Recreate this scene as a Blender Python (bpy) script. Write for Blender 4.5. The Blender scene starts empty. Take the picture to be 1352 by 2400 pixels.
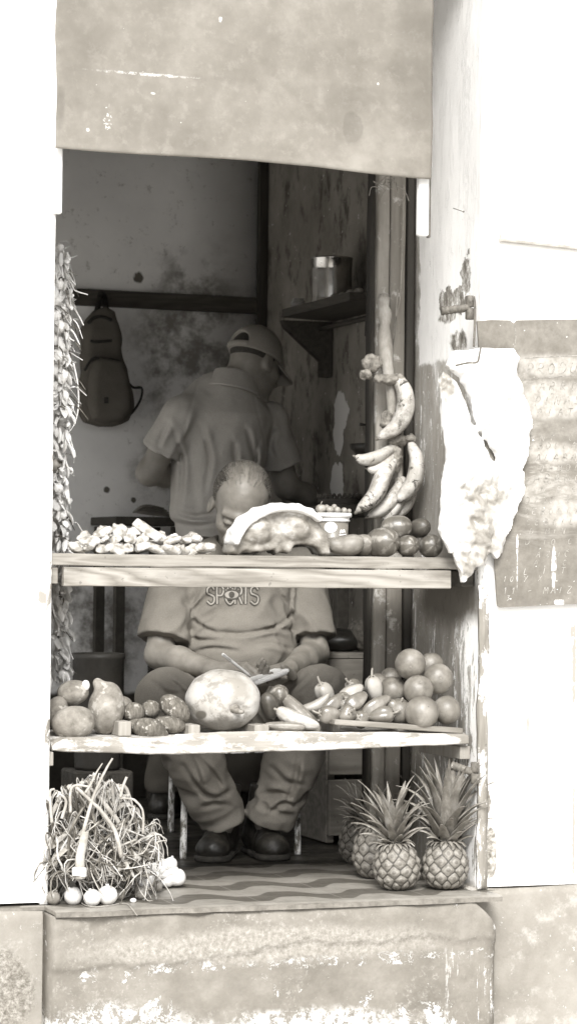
import bpy, math, random
import numpy as np
from mathutils import Vector, Matrix, Euler
from mathutils.bvhtree import BVHTree

random.seed(7)
RNG = np.random.default_rng(11)
scene = bpy.context.scene
COL = scene.collection
rad = math.radians

# ------------------------------------------------------------------ camera
F_PX = 6160.0                       # focal length in pixels of the 1352 px wide photograph
YAW, PITCH, ROLL = rad(19.5), rad(1.02), 0.0106
CAM = np.array([-6.6 * math.tan(YAW), -6.6, 0.90])
_R = (Matrix.Rotation(-YAW, 3, 'Z') @ Matrix.Rotation(rad(90) + PITCH, 3, 'X') @ Matrix.Rotation(ROLL, 3, 'Z'))
RC = np.array(_R)


def A(px, py, Y):
    """world point seen at a pixel of the photograph, at depth Y behind the facade"""
    d = RC @ np.array([(px - 676) / F_PX, -(py - 1200) / F_PX, -1.0])
    return CAM + d * ((Y - CAM[1]) / d[1])


def AX(px, py, X):
    d = RC @ np.array([(px - 676) / F_PX, -(py - 1200) / F_PX, -1.0])
    return CAM + d * ((X - CAM[0]) / d[0])


def AF(px, py, z=0.0):
    d = RC @ np.array([(px - 676) / F_PX, -(py - 1200) / F_PX, -1.0])
    return CAM + d * ((z - CAM[2]) / d[2])


def S(Y):
    return (Y + 6.6) * 1.722e-4      # metres per photograph pixel


CR = RC[:, 0]; CF = np.array([math.sin(YAW), math.cos(YAW), 0.0]); UP = np.array([0, 0, 1.0])
CRH = np.array([math.cos(YAW), -math.sin(YAW), 0.0])

cam_d = bpy.data.cameras.new('camera'); cam_o = bpy.data.objects.new('camera', cam_d)
COL.objects.link(cam_o); scene.camera = cam_o
cam_o.matrix_world = Matrix.Translation(CAM) @ _R.to_4x4()
cam_d.sensor_fit = 'HORIZONTAL'; cam_d.sensor_width = 36.0
cam_d.lens = F_PX / 1352 * 36.0
cam_d.clip_end = 300.0
cam_d.dof.use_dof = True
cam_d.dof.focus_distance = 7.05
cam_d.dof.aperture_fstop = 13.0

# ------------------------------------------------------------------ objects


def tag(o, label, cat, group=None):
    o['label'] = label; o['category'] = cat
    if group: o['group'] = group
    return o


def thing(name, label, cat, loc=(0, 0, 0), group=None, rot=None):
    o = bpy.data.objects.new(name, None); COL.objects.link(o)
    o.location = tuple(float(v) for v in loc); o.empty_display_size = .02
    if rot is not None: o.rotation_euler = rot
    return tag(o, label, cat, group)


def mk(name, V, F, mat=None, parent=None, smooth=True, local=False, off=None):
    V = np.asarray(V, float).reshape(-1, 3)
    if parent is not None and not local:
        p = parent; o_ = np.zeros(3)
        while p is not None:
            o_ = o_ + np.array(p.location); p = p.parent
        V = V - o_
    me = bpy.data.meshes.new(name)
    me.from_pydata(V.tolist(), [], [tuple(int(i) for i in f) for f in F])
    if smooth: me.polygons.foreach_set('use_smooth', [True] * len(me.polygons))
    if mat is not None: me.materials.append(mat)
    me.update()
    o = bpy.data.objects.new(name, me); COL.objects.link(o)
    if parent is not None: o.parent = parent
    if off is not None: o.location = tuple(off)
    return o


def solo(name, V, F, mat, label, cat, group=None, smooth=True):
    V = np.asarray(V, float)
    c = np.array([(V[:, 0].min() + V[:, 0].max()) / 2, (V[:, 1].min() + V[:, 1].max()) / 2, V[:, 2].min()])
    o = mk(name, V - c, F, mat, None, smooth); o.location = tuple(c)
    return tag(o, label, cat, group)


def dup(root, loc, rot=None, label=None, scale=None):
    kids = list(root.children)
    r = root.copy(); COL.objects.link(r); r.location = tuple(float(v) for v in loc)
    if rot is not None: r.rotation_euler = rot
    if scale is not None: r.scale = scale if hasattr(scale, '__len__') else (scale,) * 3
    if label: r['label'] = label
    for ch in kids:
        c = ch.copy(); COL.objects.link(c); c.parent = r
        for g in list(ch.children):
            d = g.copy(); COL.objects.link(d); d.parent = c
    return r


class MB:
    """collects shapes that make ONE mesh"""
    def __init__(s): s.V = []; s.F = []; s.n = 0

    def add(s, V, F):
        V = np.asarray(V, float).reshape(-1, 3)
        s.V.append(V); s.F += [tuple(int(i) + s.n for i in f) for f in F]; s.n += len(V); return s

    def out(s): return np.concatenate(s.V), s.F


def box(c, d, rot=None, bev=.0):
    """box with chamfered edges; c centre, d full dims"""
    d = np.asarray(d, float) / 2; b = min(bev, d.min() * .45)
    if b <= 0:
        V = np.array([[x, y, z] for x in (-1, 1) for y in (-1, 1) for z in (-1, 1)], float) * d
        Fc = [(0, 1, 3, 2), (4, 6, 7, 5), (0, 4, 5, 1), (2, 3, 7, 6), (0, 2, 6, 4), (1, 5, 7, 3)]
    else:
        V = []; idx = {}
        for sx in (-1, 1):
            for sy in (-1, 1):
                for sz in (-1, 1):
                    s3 = (sx, sy, sz)
                    for ax in range(3):
                        v = [s3[i] * (d[i] if i == ax else d[i] - b) for i in range(3)]
                        idx[(s3, ax)] = len(V); V.append(v)
        V = np.array(V); Fc = []
        for ax in range(3):
            o1, o2 = [i for i in range(3) if i != ax]
            for s_ in (-1, 1):
                q = []
                for a_, b_ in ((-1, -1), (1, -1), (1, 1), (-1, 1)):
                    k = [0, 0, 0]; k[ax] = s_; k[o1] = a_; k[o2] = b_
                    q.append(idx[(tuple(k), ax)])
                Fc.append(q)
        for ax in range(3):               # edges along ax
            o1, o2 = [i for i in range(3) if i != ax]
            for a_ in (-1, 1):
                for b_ in (-1, 1):
                    k0 = [0, 0, 0]; k0[o1] = a_; k0[o2] = b_; k1 = list(k0); k0[ax] = -1; k1[ax] = 1
                    k0, k1 = tuple(k0), tuple(k1)
                    Fc.append([idx[(k0, o1)], idx[(k0, o2)], idx[(k1, o2)], idx[(k1, o1)]])
        for sx in (-1, 1):
            for sy in (-1, 1):
                for sz in (-1, 1):
                    Fc.append([idx[((sx, sy, sz), i)] for i in range(3)])
        # make windings outward
        F2 = []
        for f in Fc:
            p = V[list(f)]; n = np.cross(p[1] - p[0], p[2] - p[0])
            F2.append(tuple(f) if n @ p.mean(0) > 0 else tuple(f[::-1]))
        Fc = F2
    if rot is not None: V = V @ np.asarray(rot).T
    return V + np.asarray(c, float), Fc


def frame_box(p, q, w, t, side, bev=.002):
    """bar from p to q; w along side vector, t across"""
    p = np.asarray(p, float); q = np.asarray(q, float)
    u = q - p; L = np.linalg.norm(u); u = u / L
    s_ = np.asarray(side, float); s_ = s_ - u * (s_ @ u); s_ /= np.linalg.norm(s_)
    n = np.cross(u, s_)
    return box((p + q) / 2, (L, w, t), np.stack([u, s_, n], 1), bev)


def lathe(prof, seg=32, cap=True):
    prof = np.asarray(prof, float); n = len(prof)
    a = np.linspace(0, 2 * np.pi, seg, endpoint=False)
    V = np.stack([np.outer(prof[:, 0], np.cos(a)), np.outer(prof[:, 0], np.sin(a)), np.repeat(prof[:, 1:2], seg, 1)], -1).reshape(-1, 3)
    Fc = [(i * seg + j, i * seg + (j + 1) % seg, (i + 1) * seg + (j + 1) % seg, (i + 1) * seg + j) for i in range(n - 1) for j in range(seg)]
    if cap:
        Fc.append(tuple(range(seg))[::-1]); Fc.append(tuple((n - 1) * seg + j for j in range(seg)))
    return V, Fc


def spline(pts, n):
    """Catmull-Rom through pts"""
    P = np.asarray(pts, float); P = np.vstack([2 * P[0] - P[1], P, 2 * P[-1] - P[-2]])
    m = len(P) - 3; t = np.linspace(0, m - 1e-6, n); i = t.astype(int); u = (t - i)[:, None]
    p0, p1, p2, p3 = P[i], P[i + 1], P[i + 2], P[i + 3]
    return .5 * (2 * p1 + (p2 - p0) * u + (2 * p0 - 5 * p1 + 4 * p2 - p3) * u ** 2 + (3 * p1 - p0 - 3 * p2 + p3) * u ** 3)


def frames(P):
    T = np.gradient(P, axis=0); T /= np.linalg.norm(T, axis=1)[:, None] + 1e-12
    ref = np.array([0, 0, 1.0]) if abs(T[0][2]) < .9 else np.array([1.0, 0, 0])
    N = np.zeros_like(P); n = ref - T[0] * (ref @ T[0]); n /= np.linalg.norm(n)
    for i in range(len(P)):
        n = n - T[i] * (n @ T[i]); n /= np.linalg.norm(n) + 1e-12; N[i] = n
    return T, N, np.cross(T, N)


def tube(P, r, seg=8, cap=True):
    P = np.asarray(P, float); n = len(P); r = np.broadcast_to(np.asarray(r, float), (n,))
    T, N, B = frames(P); a = np.linspace(0, 2 * np.pi, seg, endpoint=False)
    V = (P[:, None] + r[:, None, None] * (np.cos(a)[None, :, None] * N[:, None] + np.sin(a)[None, :, None] * B[:, None])).reshape(-1, 3)
    Fc = [(i * seg + j, i * seg + (j + 1) % seg, (i + 1) * seg + (j + 1) % seg, (i + 1) * seg + j) for i in range(n - 1) for j in range(seg)]
    if cap:
        Fc.append(tuple(range(seg))[::-1]); Fc.append(tuple((n - 1) * seg + j for j in range(seg)))
    return V, Fc


def blade(P, w, side, fold=.3, thick=.0006):
    """leaf blade along P, widths w, with a folded section (two sided, with a little thickness)"""
    P = np.asarray(P, float); n = len(P); w = np.broadcast_to(np.asarray(w, float), (n,))
    T = np.gradient(P, axis=0); T /= np.linalg.norm(T, axis=1)[:, None] + 1e-12
    s_ = np.broadcast_to(np.asarray(side, float), P.shape)
    s_ = s_ - T * (s_ * T).sum(1)[:, None]; s_ = s_ / (np.linalg.norm(s_, axis=1)[:, None] + 1e-9)
    N = np.cross(T, s_)
    a = P + s_ * w[:, None] * .5 + N * w[:, None] * fold
    b = P - s_ * w[:, None] * .5 + N * w[:, None] * fold
    V = np.concatenate([a, P, b, a - N * thick, P - N * thick * 2, b - N * thick]); Fc = []
    for i in range(n - 1):
        for k0, k1 in ((0, 1), (1, 2), (4, 3), (5, 4), (3, 0), (2, 5)):
            Fc.append((k0 * n + i, k1 * n + i, k1 * n + i + 1, k0 * n + i + 1))
    return V, Fc


def slab(G, off, off_n=None):
    """G: (nu,nv,3) front grid, extruded by the vector off into a closed solid"""
    nu, nv = G.shape[:2]; V = np.concatenate([G.reshape(-1, 3), (G + np.asarray(off, float)).reshape(-1, 3)]); m = nu * nv; Fc = []
    for i in range(nu - 1):
        for j in range(nv - 1):
            a, b, c, d = i * nv + j, (i + 1) * nv + j, (i + 1) * nv + j + 1, i * nv + j + 1
            Fc.append((a, b, c, d)); Fc.append((m + a, m + d, m + c, m + b))
    ring = [i * nv for i in range(nu)] + [(nu - 1) * nv + j for j in range(1, nv)] + [i * nv + nv - 1 for i in range(nu - 2, -1, -1)] + [j for j in range(nv - 2, 0, -1)]
    for k in range(len(ring)):
        a, b = ring[k], ring[(k + 1) % len(ring)]
        Fc.append((b, a, m + a, m + b))
    return V, Fc


def sphere(r=1.0, nu=24, nv=16):
    th = np.linspace(0, np.pi, nv + 1)[1:-1]; a = np.linspace(0, 2 * np.pi, nu, endpoint=False)
    V = [np.array([0, 0, r])]
    for t in th:
        for b in a: V.append(np.array([r * math.sin(t) * math.cos(b), r * math.sin(t) * math.sin(b), r * math.cos(t)]))
    V.append(np.array([0, 0, -r])); V = np.array(V); Fc = []; m = len(th)
    for j in range(nu):
        Fc.append((0, 1 + j, 1 + (j + 1) % nu))
        Fc.append((len(V) - 1, 1 + (m - 1) * nu + (j + 1) % nu, 1 + (m - 1) * nu + j))
        for i in range(m - 1):
            Fc.append((1 + i * nu + j, 1 + (i + 1) * nu + j, 1 + (i + 1) * nu + (j + 1) % nu, 1 + i * nu + (j + 1) % nu))
    return V, Fc


# ------------------------------------------------------------------ noise and implicit surfaces
_T = np.random.default_rng(3).random(65536).astype(np.float32)


def vnoise(P, seed=0):
    P = np.asarray(P, np.float32); i = np.floor(P).astype(np.int64); f = P - i; f = f * f * (3 - 2 * f); r = 0
    for dx in (0, 1):
        for dy in (0, 1):
            for dz in (0, 1):
                h = ((i[..., 0] + dx) * 73856093) ^ ((i[..., 1] + dy) * 19349663) ^ ((i[..., 2] + dz) * 83492791) ^ (seed * 2654435)
                w = (f[..., 0] if dx else 1 - f[..., 0]) * (f[..., 1] if dy else 1 - f[..., 1]) * (f[..., 2] if dz else 1 - f[..., 2])
                r = r + _T[h & 65535] * w
    return r * 2 - 1


def fbm(P, seed=0, oct=3):
    P = np.asarray(P, np.float32); r = 0; a = 1.0
    for k in range(oct):
        r = r + a * vnoise(P * (2.03 ** k) + k * 7.3, seed + k); a *= .5
    return r / 1.75


def smin(a, b, k):
    h = np.clip(.5 + .5 * (b - a) / k, 0, 1); return b * (1 - h) + a * h - k * h * (1 - h)


def smax(a, b, k): return -smin(-a, -b, k)


def ell(P, c, r, R=None):
    q = P - np.asarray(c, np.float32)
    if R is not None: q = q @ np.asarray(R, np.float32)      # columns of R = axes
    r = np.asarray(r, np.float32); k0 = np.linalg.norm(q / r, axis=-1); k1 = np.linalg.norm(q / (r * r), axis=-1)
    return k0 * (k0 - 1) / (k1 + 1e-9)


def cap(P, a, b, ra, rb=None):
    rb = ra if rb is None else rb
    a = np.asarray(a, np.float32); b = np.asarray(b, np.float32); ab = b - a
    t = np.clip(((P - a) @ ab) / (ab @ ab + 1e-12), 0, 1)
    return np.linalg.norm(P - a - t[..., None] * ab, axis=-1) - (ra + (rb - ra) * t)


def chain(P, pts, rs, k=.01):
    d = None
    for i in range(len(pts) - 1):
        c = cap(P, pts[i], pts[i + 1], rs[i], rs[i + 1]); d = c if d is None else smin(d, c, k)
    return d


def rbox(P, c, h, r, R=None):
    q = P - np.asarray(c, np.float32)
    if R is not None: q = q @ np.asarray(R, np.float32)
    q = np.abs(q) - (np.asarray(h, np.float32) - r)
    return np.linalg.norm(np.maximum(q, 0), axis=-1) + np.minimum(q.max(-1), 0) - r


def plane(P, p, n):
    n = np.asarray(n, np.float32); n = n / np.linalg.norm(n); return (P - np.asarray(p, np.float32)) @ n


def poly2(x, y, pts):
    """signed distance to a closed 2D polygon"""
    pts = np.asarray(pts, np.float32); d = np.full(x.shape, 1e9, np.float32); s_ = np.ones(x.shape, np.float32); n = len(pts)
    for i in range(n):
        a = pts[i]; b = pts[i - 1]; ex, ey = b[0] - a[0], b[1] - a[1]; wx, wy = x - a[0], y - a[1]
        t = np.clip((wx * ex + wy * ey) / (ex * ex + ey * ey + 1e-12), 0, 1)
        d = np.minimum(d, (wx - ex * t) ** 2 + (wy - ey * t) ** 2)
        c1 = y >= a[1]; c2 = y < b[1]; c3 = ex * wy > ey * wx
        fl = (c1 & c2 & c3) | (~c1 & ~c2 & ~c3); s_ = np.where(fl, -s_, s_)
    return s_ * np.sqrt(d)


def sdf_mesh(fn, lo, hi, h, B=8, slack=1.5):
    lo = np.asarray(lo, float); hi = np.asarray(hi, float)
    nb = np.ceil((hi - lo) / (h * B)).astype(int); n = nb * B
    D = np.full(n, 1.0, np.float32)
    bi = np.stack(np.meshgrid(*[np.arange(k) for k in nb], indexing='ij'), -1).reshape(-1, 3)
    dc = fn((lo + (bi * B + (B - 1) / 2) * h).astype(np.float32))
    act = np.abs(dc) < B * h * .87 * slack
    loc = np.stack(np.meshgrid(*[np.arange(B)] * 3, indexing='ij'), -1).reshape(-1, 3)
    for k in np.nonzero(~act & (dc < 0))[0]:
        b = bi[k] * B; D[b[0]:b[0] + B, b[1]:b[1] + B, b[2]:b[2] + B] = -1
    ai = bi[act]
    for s_ in range(0, len(ai), 400):
        bb = ai[s_:s_ + 400]; idx = (bb[:, None] * B + loc[None]).reshape(-1, 3)
        D[idx[:, 0], idx[:, 1], idx[:, 2]] = fn((lo + idx * h).astype(np.float32))
    D[0] = D[-1] = 1; D[:, 0] = D[:, -1] = 1; D[:, :, 0] = D[:, :, -1] = 1
    sg = D < 0
    c = [sg[i:n[0] - 1 + i, j:n[1] - 1 + j, k:n[2] - 1 + k] for i in (0, 1) for j in (0, 1) for k in (0, 1)]
    tot = sum(x.astype(np.int8) for x in c); cell = (tot > 0) & (tot < 8)
    ci = np.argwhere(cell); vid = np.full(cell.shape, -1, np.int64); vid[cell] = np.arange(len(ci))
    acc = np.zeros((len(ci), 3)); cnt = np.zeros(len(ci))
    offs = [np.array(o) for o in [(i, j, k) for i in (0, 1) for j in (0, 1) for k in (0, 1)]]
    for o in offs:
        for ax in range(3):
            if o[ax]: continue
            o2 = o.copy(); o2[ax] = 1
            a = ci + o; b = ci + o2; va = D[a[:, 0], a[:, 1], a[:, 2]]; vb = D[b[:, 0], b[:, 1], b[:, 2]]
            m = (va < 0) != (vb < 0); t = np.where(m, va / np.where(m, va - vb, 1), 0)
            acc += np.where(m[:, None], a + (b - a) * t[:, None], 0); cnt += m
    V = lo + acc / cnt[:, None] * h; Fc = []
    for ax in range(3):
        o1, o2 = [(1, 2), (2, 0), (0, 1)][ax]
        sl = [slice(1, n[i] - 1) for i in range(3)]; sl[ax] = slice(0, n[ax] - 1)
        sl2 = list(sl); sl2[ax] = slice(1, n[ax])
        s0 = sg[tuple(sl)]; s1 = sg[tuple(sl2)]; e = np.argwhere(s0 != s1); base = np.array([1, 1, 1]); base[ax] = 0; e = e + base
        e0 = s0[s0 != s1]
        u1 = np.zeros(3, int); u1[o1] = 1; u2 = np.zeros(3, int); u2[o2] = 1
        q = [vid[tuple((e - u1 * a - u2 * b).T)] for a, b in ((0, 0), (1, 0), (1, 1), (0, 1))]
        q = np.stack(q, 1); q[~e0] = q[~e0][:, ::-1]; Fc.append(q)
    return V, np.concatenate(Fc)


def rotm(rx=0, ry=0, rz=0): return np.array(Euler((rx, ry, rz)).to_matrix())


def basis(u, v):
    """orthonormal columns: u first, v made perpendicular, then u x v"""
    u = np.asarray(u, float); u = u / np.linalg.norm(u); v = np.asarray(v, float); v = v - u * (u @ v); v /= np.linalg.norm(v)
    return np.stack([u, v, np.cross(u, v)], 1)
# ------------------------------------------------------------------ materials
def tone(v):
    """a grey of albedo v in the warm monochrome of the photograph"""
    if hasattr(v, '__len__'): return tuple(v)[:3] + (1.0,)
    t = min(max((v - .04) / .6, 0), 1)
    return (min(v * (1.09 - .075 * t), 1), v * (.985 + .015 * t), v * (.82 + .155 * t), 1.0)


class NB:
    def __init__(s, name):
        s.m = bpy.data.materials.new(name); s.m.use_nodes = True; s.t = s.m.node_tree
        s.bsdf = s.t.nodes['Principled BSDF']; s.tc = s.t.nodes.new('ShaderNodeTexCoord').outputs['Object']

    def N(s, k, **kw):
        n = s.t.nodes.new(k)
        for a, b in kw.items(): setattr(n, a, b)
        return n

    def L(s, sock, val):
        if val is None: return
        if isinstance(val, bpy.types.NodeSocket): s.t.links.new(val, sock)
        elif sock.type == 'RGBA': sock.default_value = tone(val)
        else: sock.default_value = val

    def vec(s, stretch=(1, 1, 1), loc=(0, 0, 0), src=None):
        n = s.N('ShaderNodeMapping'); s.L(n.inputs['Vector'], src or s.tc); n.inputs['Scale'].default_value = stretch
        n.inputs['Location'].default_value = loc; return n.outputs[0]

    def noise(s, scale, detail=5, rough=.6, dist=0, stretch=(1, 1, 1), loc=(0, 0, 0), src=None):
        n = s.N('ShaderNodeTexNoise'); s.L(n.inputs['Vector'], s.vec(stretch, loc, src)); n.inputs['Scale'].default_value = scale
        n.inputs['Detail'].default_value = detail; n.inputs['Roughness'].default_value = rough; n.inputs['Distortion'].default_value = dist
        return n.outputs[0]

    def voro(s, scale, feature='F1', stretch=(1, 1, 1), rnd=1.0):
        n = s.N('ShaderNodeTexVoronoi', feature=feature); s.L(n.inputs['Vector'], s.vec(stretch)); n.inputs['Scale'].default_value = scale
        n.inputs['Randomness'].default_value = rnd; return n.outputs['Distance']

    def wave(s, scale, dist=2, detail=2, direction='X', stretch=(1, 1, 1), dscale=1.0):
        n = s.N('ShaderNodeTexWave', bands_direction=direction); s.L(n.inputs['Vector'], s.vec(stretch)); n.inputs['Scale'].default_value = scale
        n.inputs['Distortion'].default_value = dist; n.inputs['Detail'].default_value = detail; n.inputs['Detail Scale'].default_value = dscale
        return n.outputs[1]

    def ramp(s, fac, stops, interp='LINEAR'):
        n = s.N('ShaderNodeValToRGB'); s.L(n.inputs[0], fac); cr = n.color_ramp; cr.interpolation = interp
        while len(cr.elements) < len(stops): cr.elements.new(.5)
        for e, (p, v) in zip(cr.elements, stops): e.position = p; e.color = tone(v)
        return n.outputs[0]

    def mr(s, x, a, b, c=0, d=1):
        n = s.N('ShaderNodeMapRange', interpolation_type='SMOOTHSTEP'); s.L(n.inputs[0], x)
        for i, v in zip((1, 2, 3, 4), (a, b, c, d)): n.inputs[i].default_value = v
        return n.outputs[0]

    def math(s, op, a, b=None):
        n = s.N('ShaderNodeMath', operation=op); s.L(n.inputs[0], a); s.L(n.inputs[1], b); return n.outputs[0]

    def mix(s, fac, a, b, mode='MIX'):
        n = s.N('ShaderNodeMix', data_type='RGBA', blend_type=mode); s.L(n.inputs[0], fac); s.L(n.inputs[6], a); s.L(n.inputs[7], b)
        return n.outputs[2]

    def sep(s, src=None):
        n = s.N('ShaderNodeSeparateXYZ'); s.L(n.inputs[0], src or s.tc); return n.outputs

    def blob(s, c, r, amp=.5, nscale=12, soft=.25, detail=5):
        """mask of a ragged ellipsoid patch centred at c (object coordinates) with radii r"""
        n = s.N('ShaderNodeVectorMath', operation='SUBTRACT'); s.L(n.inputs[0], s.tc); n.inputs[1].default_value = c
        k = s.N('ShaderNodeVectorMath', operation='DIVIDE'); s.L(k.inputs[0], n.outputs[0]); k.inputs[1].default_value = r
        l = s.N('ShaderNodeVectorMath', operation='LENGTH'); s.L(l.inputs[0], k.outputs[0])
        nz = s.math('MULTIPLY', s.math('SUBTRACT', s.noise(nscale, detail), .5), amp * 2)
        return s.mr(s.math('ADD', l.outputs['Value'], nz), 1 + soft, 1 - soft)

    def mx(s, *m):
        r = m[0]
        for x in m[1:]: r = s.math('MAXIMUM', r, x)
        return r

    def bump(s, h, strength=.4, dist=.005, nrm=None):
        n = s.N('ShaderNodeBump'); s.L(n.inputs['Height'], h); n.inputs['Strength'].default_value = strength; n.inputs['Distance'].default_value = dist
        s.L(n.inputs['Normal'], nrm); return n.outputs[0]

    def attr(s, name):
        n = s.N('ShaderNodeAttribute', attribute_name=name); return n.outputs['Fac']

    def out(s, col, rough=.7, nrm=None, metal=0, spec=.5, sss=0, coat=0):
        b = s.bsdf.inputs; s.L(b['Base Color'], col); s.L(b['Roughness'], rough); s.L(b['Normal'], nrm); b['Metallic'].default_value = metal
        b['Specular IOR Level'].default_value = spec
        if sss: b['Subsurface Weight'].default_value = sss; b['Subsurface Radius'].default_value = (.01, .008, .006); b['Subsurface Scale'].default_value = .5
        if coat: b['Coat Weight'].default_value = coat; b['Coat Roughness'].default_value = .2
        return s.m


def organic(name, lo, hi, scale=20, rough=.55, bump=.3, bscale=60, bdist=.003, spots=None, spec=.5, stretch=(1, 1, 1), sss=0, mid=None):
    b = NB(name); n = b.noise(scale, 6, .65, stretch=stretch); m_ = (lo + hi) / 2 if mid is None else mid
    col = b.ramp(n, [(.3, lo), (.5, m_), (.7, hi)])
    if spots:
        sv, sc, th = spots; k = b.noise(sc, 3, .5, loc=(3, 1, 2)); col = b.mix(b.mr(k, th, th + .06), col, sv)
    r = b.mr(b.noise(scale * 1.7, 3), .3, .7, rough - .12, min(rough + .12, 1))
    return b.out(col, r, b.bump(b.noise(bscale, 5, .6, stretch=stretch), bump, bdist), spec=spec, sss=sss)


def cloth(name, lo, hi, weave=900, rough=.9, scale=6):
    b = NB(name); n = b.noise(scale, 5, .6); col = b.ramp(n, [(.3, lo), (.7, hi)])
    col = b.mix(.25, col, b.ramp(b.noise(350, 2), [(.3, lo * .6), (.7, min(hi * 1.3, .9))]))
    h = b.math('ADD', b.math('MULTIPLY', b.noise(weave, 1), .35), b.noise(45, 4))
    return b.out(col, rough, b.bump(h, .25, .002), spec=.15)


def wood(name, lo, hi, axis=0, scale=10, rough=.7, stain=None, grain=1.0, white=None):
    """grain runs along axis"""
    st = [1, 1, 1]; st[axis] = .05
    st2 = [1, 1, 1]; st2[axis] = .35
    b = NB(name)
    g = b.noise(scale * 10, 7, .7, .2, stretch=st); g2 = b.noise(scale * 2.2, 5, .6, .8, stretch=st)
    q = b.noise(scale * 1.1, 3, .5, 0, stretch=[k * (1.6 if k == 1 else 4) for k in st])
    ring = b.math('FRACT', b.math('MULTIPLY', q, 7.0)); ring = b.math('ABSOLUTE', b.math('SUBTRACT', b.math('MULTIPLY', ring, 2.0), 1.0))
    f = b.math('ADD', b.math('MULTIPLY', g, .42), b.math('ADD', b.math('MULTIPLY', g2, .38), b.math('MULTIPLY', ring, .12 * grain)))
    col = b.ramp(f, [(.30, lo), (.46, (lo + hi) / 2), (.62, hi)])
    col = b.mix(b.mr(b.noise(7, 6, .65, stretch=st2), .48, .68, 0, .5), col, (lo * .8))
    col = b.mix(b.mr(b.noise(60, 3, .6), .66, .72, 0, .5), col, lo * .6)
    if stain is not None: col = b.mix(b.mr(b.noise(14, 6, .7), .56, .66), col, stain)
    if white is not None: col = b.mix(b.mr(b.noise(16, 8, .75, stretch=st2, loc=(5, 2, 1)), white[0], white[0] + .07), col, white[1])
    return b.out(col, rough, b.bump(f, .5, .003), spec=.25)
# ------------------------------------------------------------------ setting: street, floor, building
XL, XR = A(113, 1300, 0)[0], A(1131, 1700, 0)[0]       # the two edges of the shop opening
XROOM, YBACK, XROOML, ZCEIL = 0.90, 2.85, -1.3, 2.75
TWALL = 0.50

# --- street
b = NB('paving'); col = b.ramp(b.noise(6, 8, .7), [(.3, .50), (.7, .62)])
m_pave = b.out(col, .9, b.bump(b.noise(40, 8, .7), .5, .01))
g = np.array([[[x, y, -0.62] for y in np.linspace(12, -60, 30)] for x in np.linspace(-40, 40, 24)])
V, Fc = slab(g, (0, 0, -.2)); V = V[:, [0, 1, 2]]
o = mk('pavement', V, [f[::-1] for f in Fc], m_pave, smooth=False); o['kind'] = 'structure'

# --- patterned tile floor: one sheet of pale tiles with a dark wavy band, darker plain tiles further in
TS = 0.235
b = NB('wave_tiles'); sx, sy, sz = b.sep()
fy = b.math('FRACT', b.math('DIVIDE', b.math('ADD', sy, .1), TS))
# a stepped wave: triangle wave in X, limited, gives the facetted band of the photo
tx = b.math('FRACT', b.math('DIVIDE', b.math('ADD', sx, 5.03), .235))
tri = b.math('ABSOLUTE', b.math('SUBTRACT', b.math('MULTIPLY', tx, 2), 1.0))
w_ = b.mr(tri, .18, .82, -.16, .16)
d_ = b.math('ABSOLUTE', b.math('SUBTRACT', b.math('ADD', fy, w_), .52))
band = b.mr(d_, .215, .235, 1, 0)
n1 = b.noise(9, 6, .7)
light = b.ramp(n1, [(.3, .21), (.7, .31)]); dark = b.ramp(n1, [(.3, .08), (.7, .13)])
col = b.mix(band, light, dark)
joint = b.mx(b.mr(b.math('ABSOLUTE', b.math('SUBTRACT', fy, .0)), .012, .02, 1, 0), b.mr(tx, .012, .018, 1, 0))
col = b.mix(b.math('MULTIPLY', joint, .6), col, .3)
dirt = b.mr(b.noise(22, 7, .75), .5, .68); col = b.mix(b.math('MULTIPLY', dirt, .4), col, .11)
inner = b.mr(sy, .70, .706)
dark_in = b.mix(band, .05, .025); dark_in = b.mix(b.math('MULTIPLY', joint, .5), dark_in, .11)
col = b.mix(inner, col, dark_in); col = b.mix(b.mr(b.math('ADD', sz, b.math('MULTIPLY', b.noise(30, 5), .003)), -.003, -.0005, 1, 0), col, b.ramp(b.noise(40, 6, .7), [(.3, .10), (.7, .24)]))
spk = b.mr(b.noise(160, 2), .74, .78); col = b.mix(spk, col, .4)
m_tile = b.out(col, b.mr(b.noise(14, 4), .3, .7, .35, .6), b.bump(b.noise(35, 5), .15, .003), spec=.4)
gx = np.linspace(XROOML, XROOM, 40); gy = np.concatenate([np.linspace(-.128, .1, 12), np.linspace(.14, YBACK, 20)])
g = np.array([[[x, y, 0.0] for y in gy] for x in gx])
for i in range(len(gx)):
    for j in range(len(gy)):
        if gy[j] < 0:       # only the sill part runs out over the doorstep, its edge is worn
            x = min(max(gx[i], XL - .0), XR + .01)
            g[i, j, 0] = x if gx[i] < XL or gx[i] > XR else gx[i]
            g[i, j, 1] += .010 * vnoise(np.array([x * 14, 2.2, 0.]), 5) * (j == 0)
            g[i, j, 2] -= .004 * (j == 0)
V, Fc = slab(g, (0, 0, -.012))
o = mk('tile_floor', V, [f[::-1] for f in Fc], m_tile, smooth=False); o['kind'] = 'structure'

# --- building
bld = thing('market_building', 'white plastered street building with one tall open shop window', 'building', (0, 0, 0))


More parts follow.
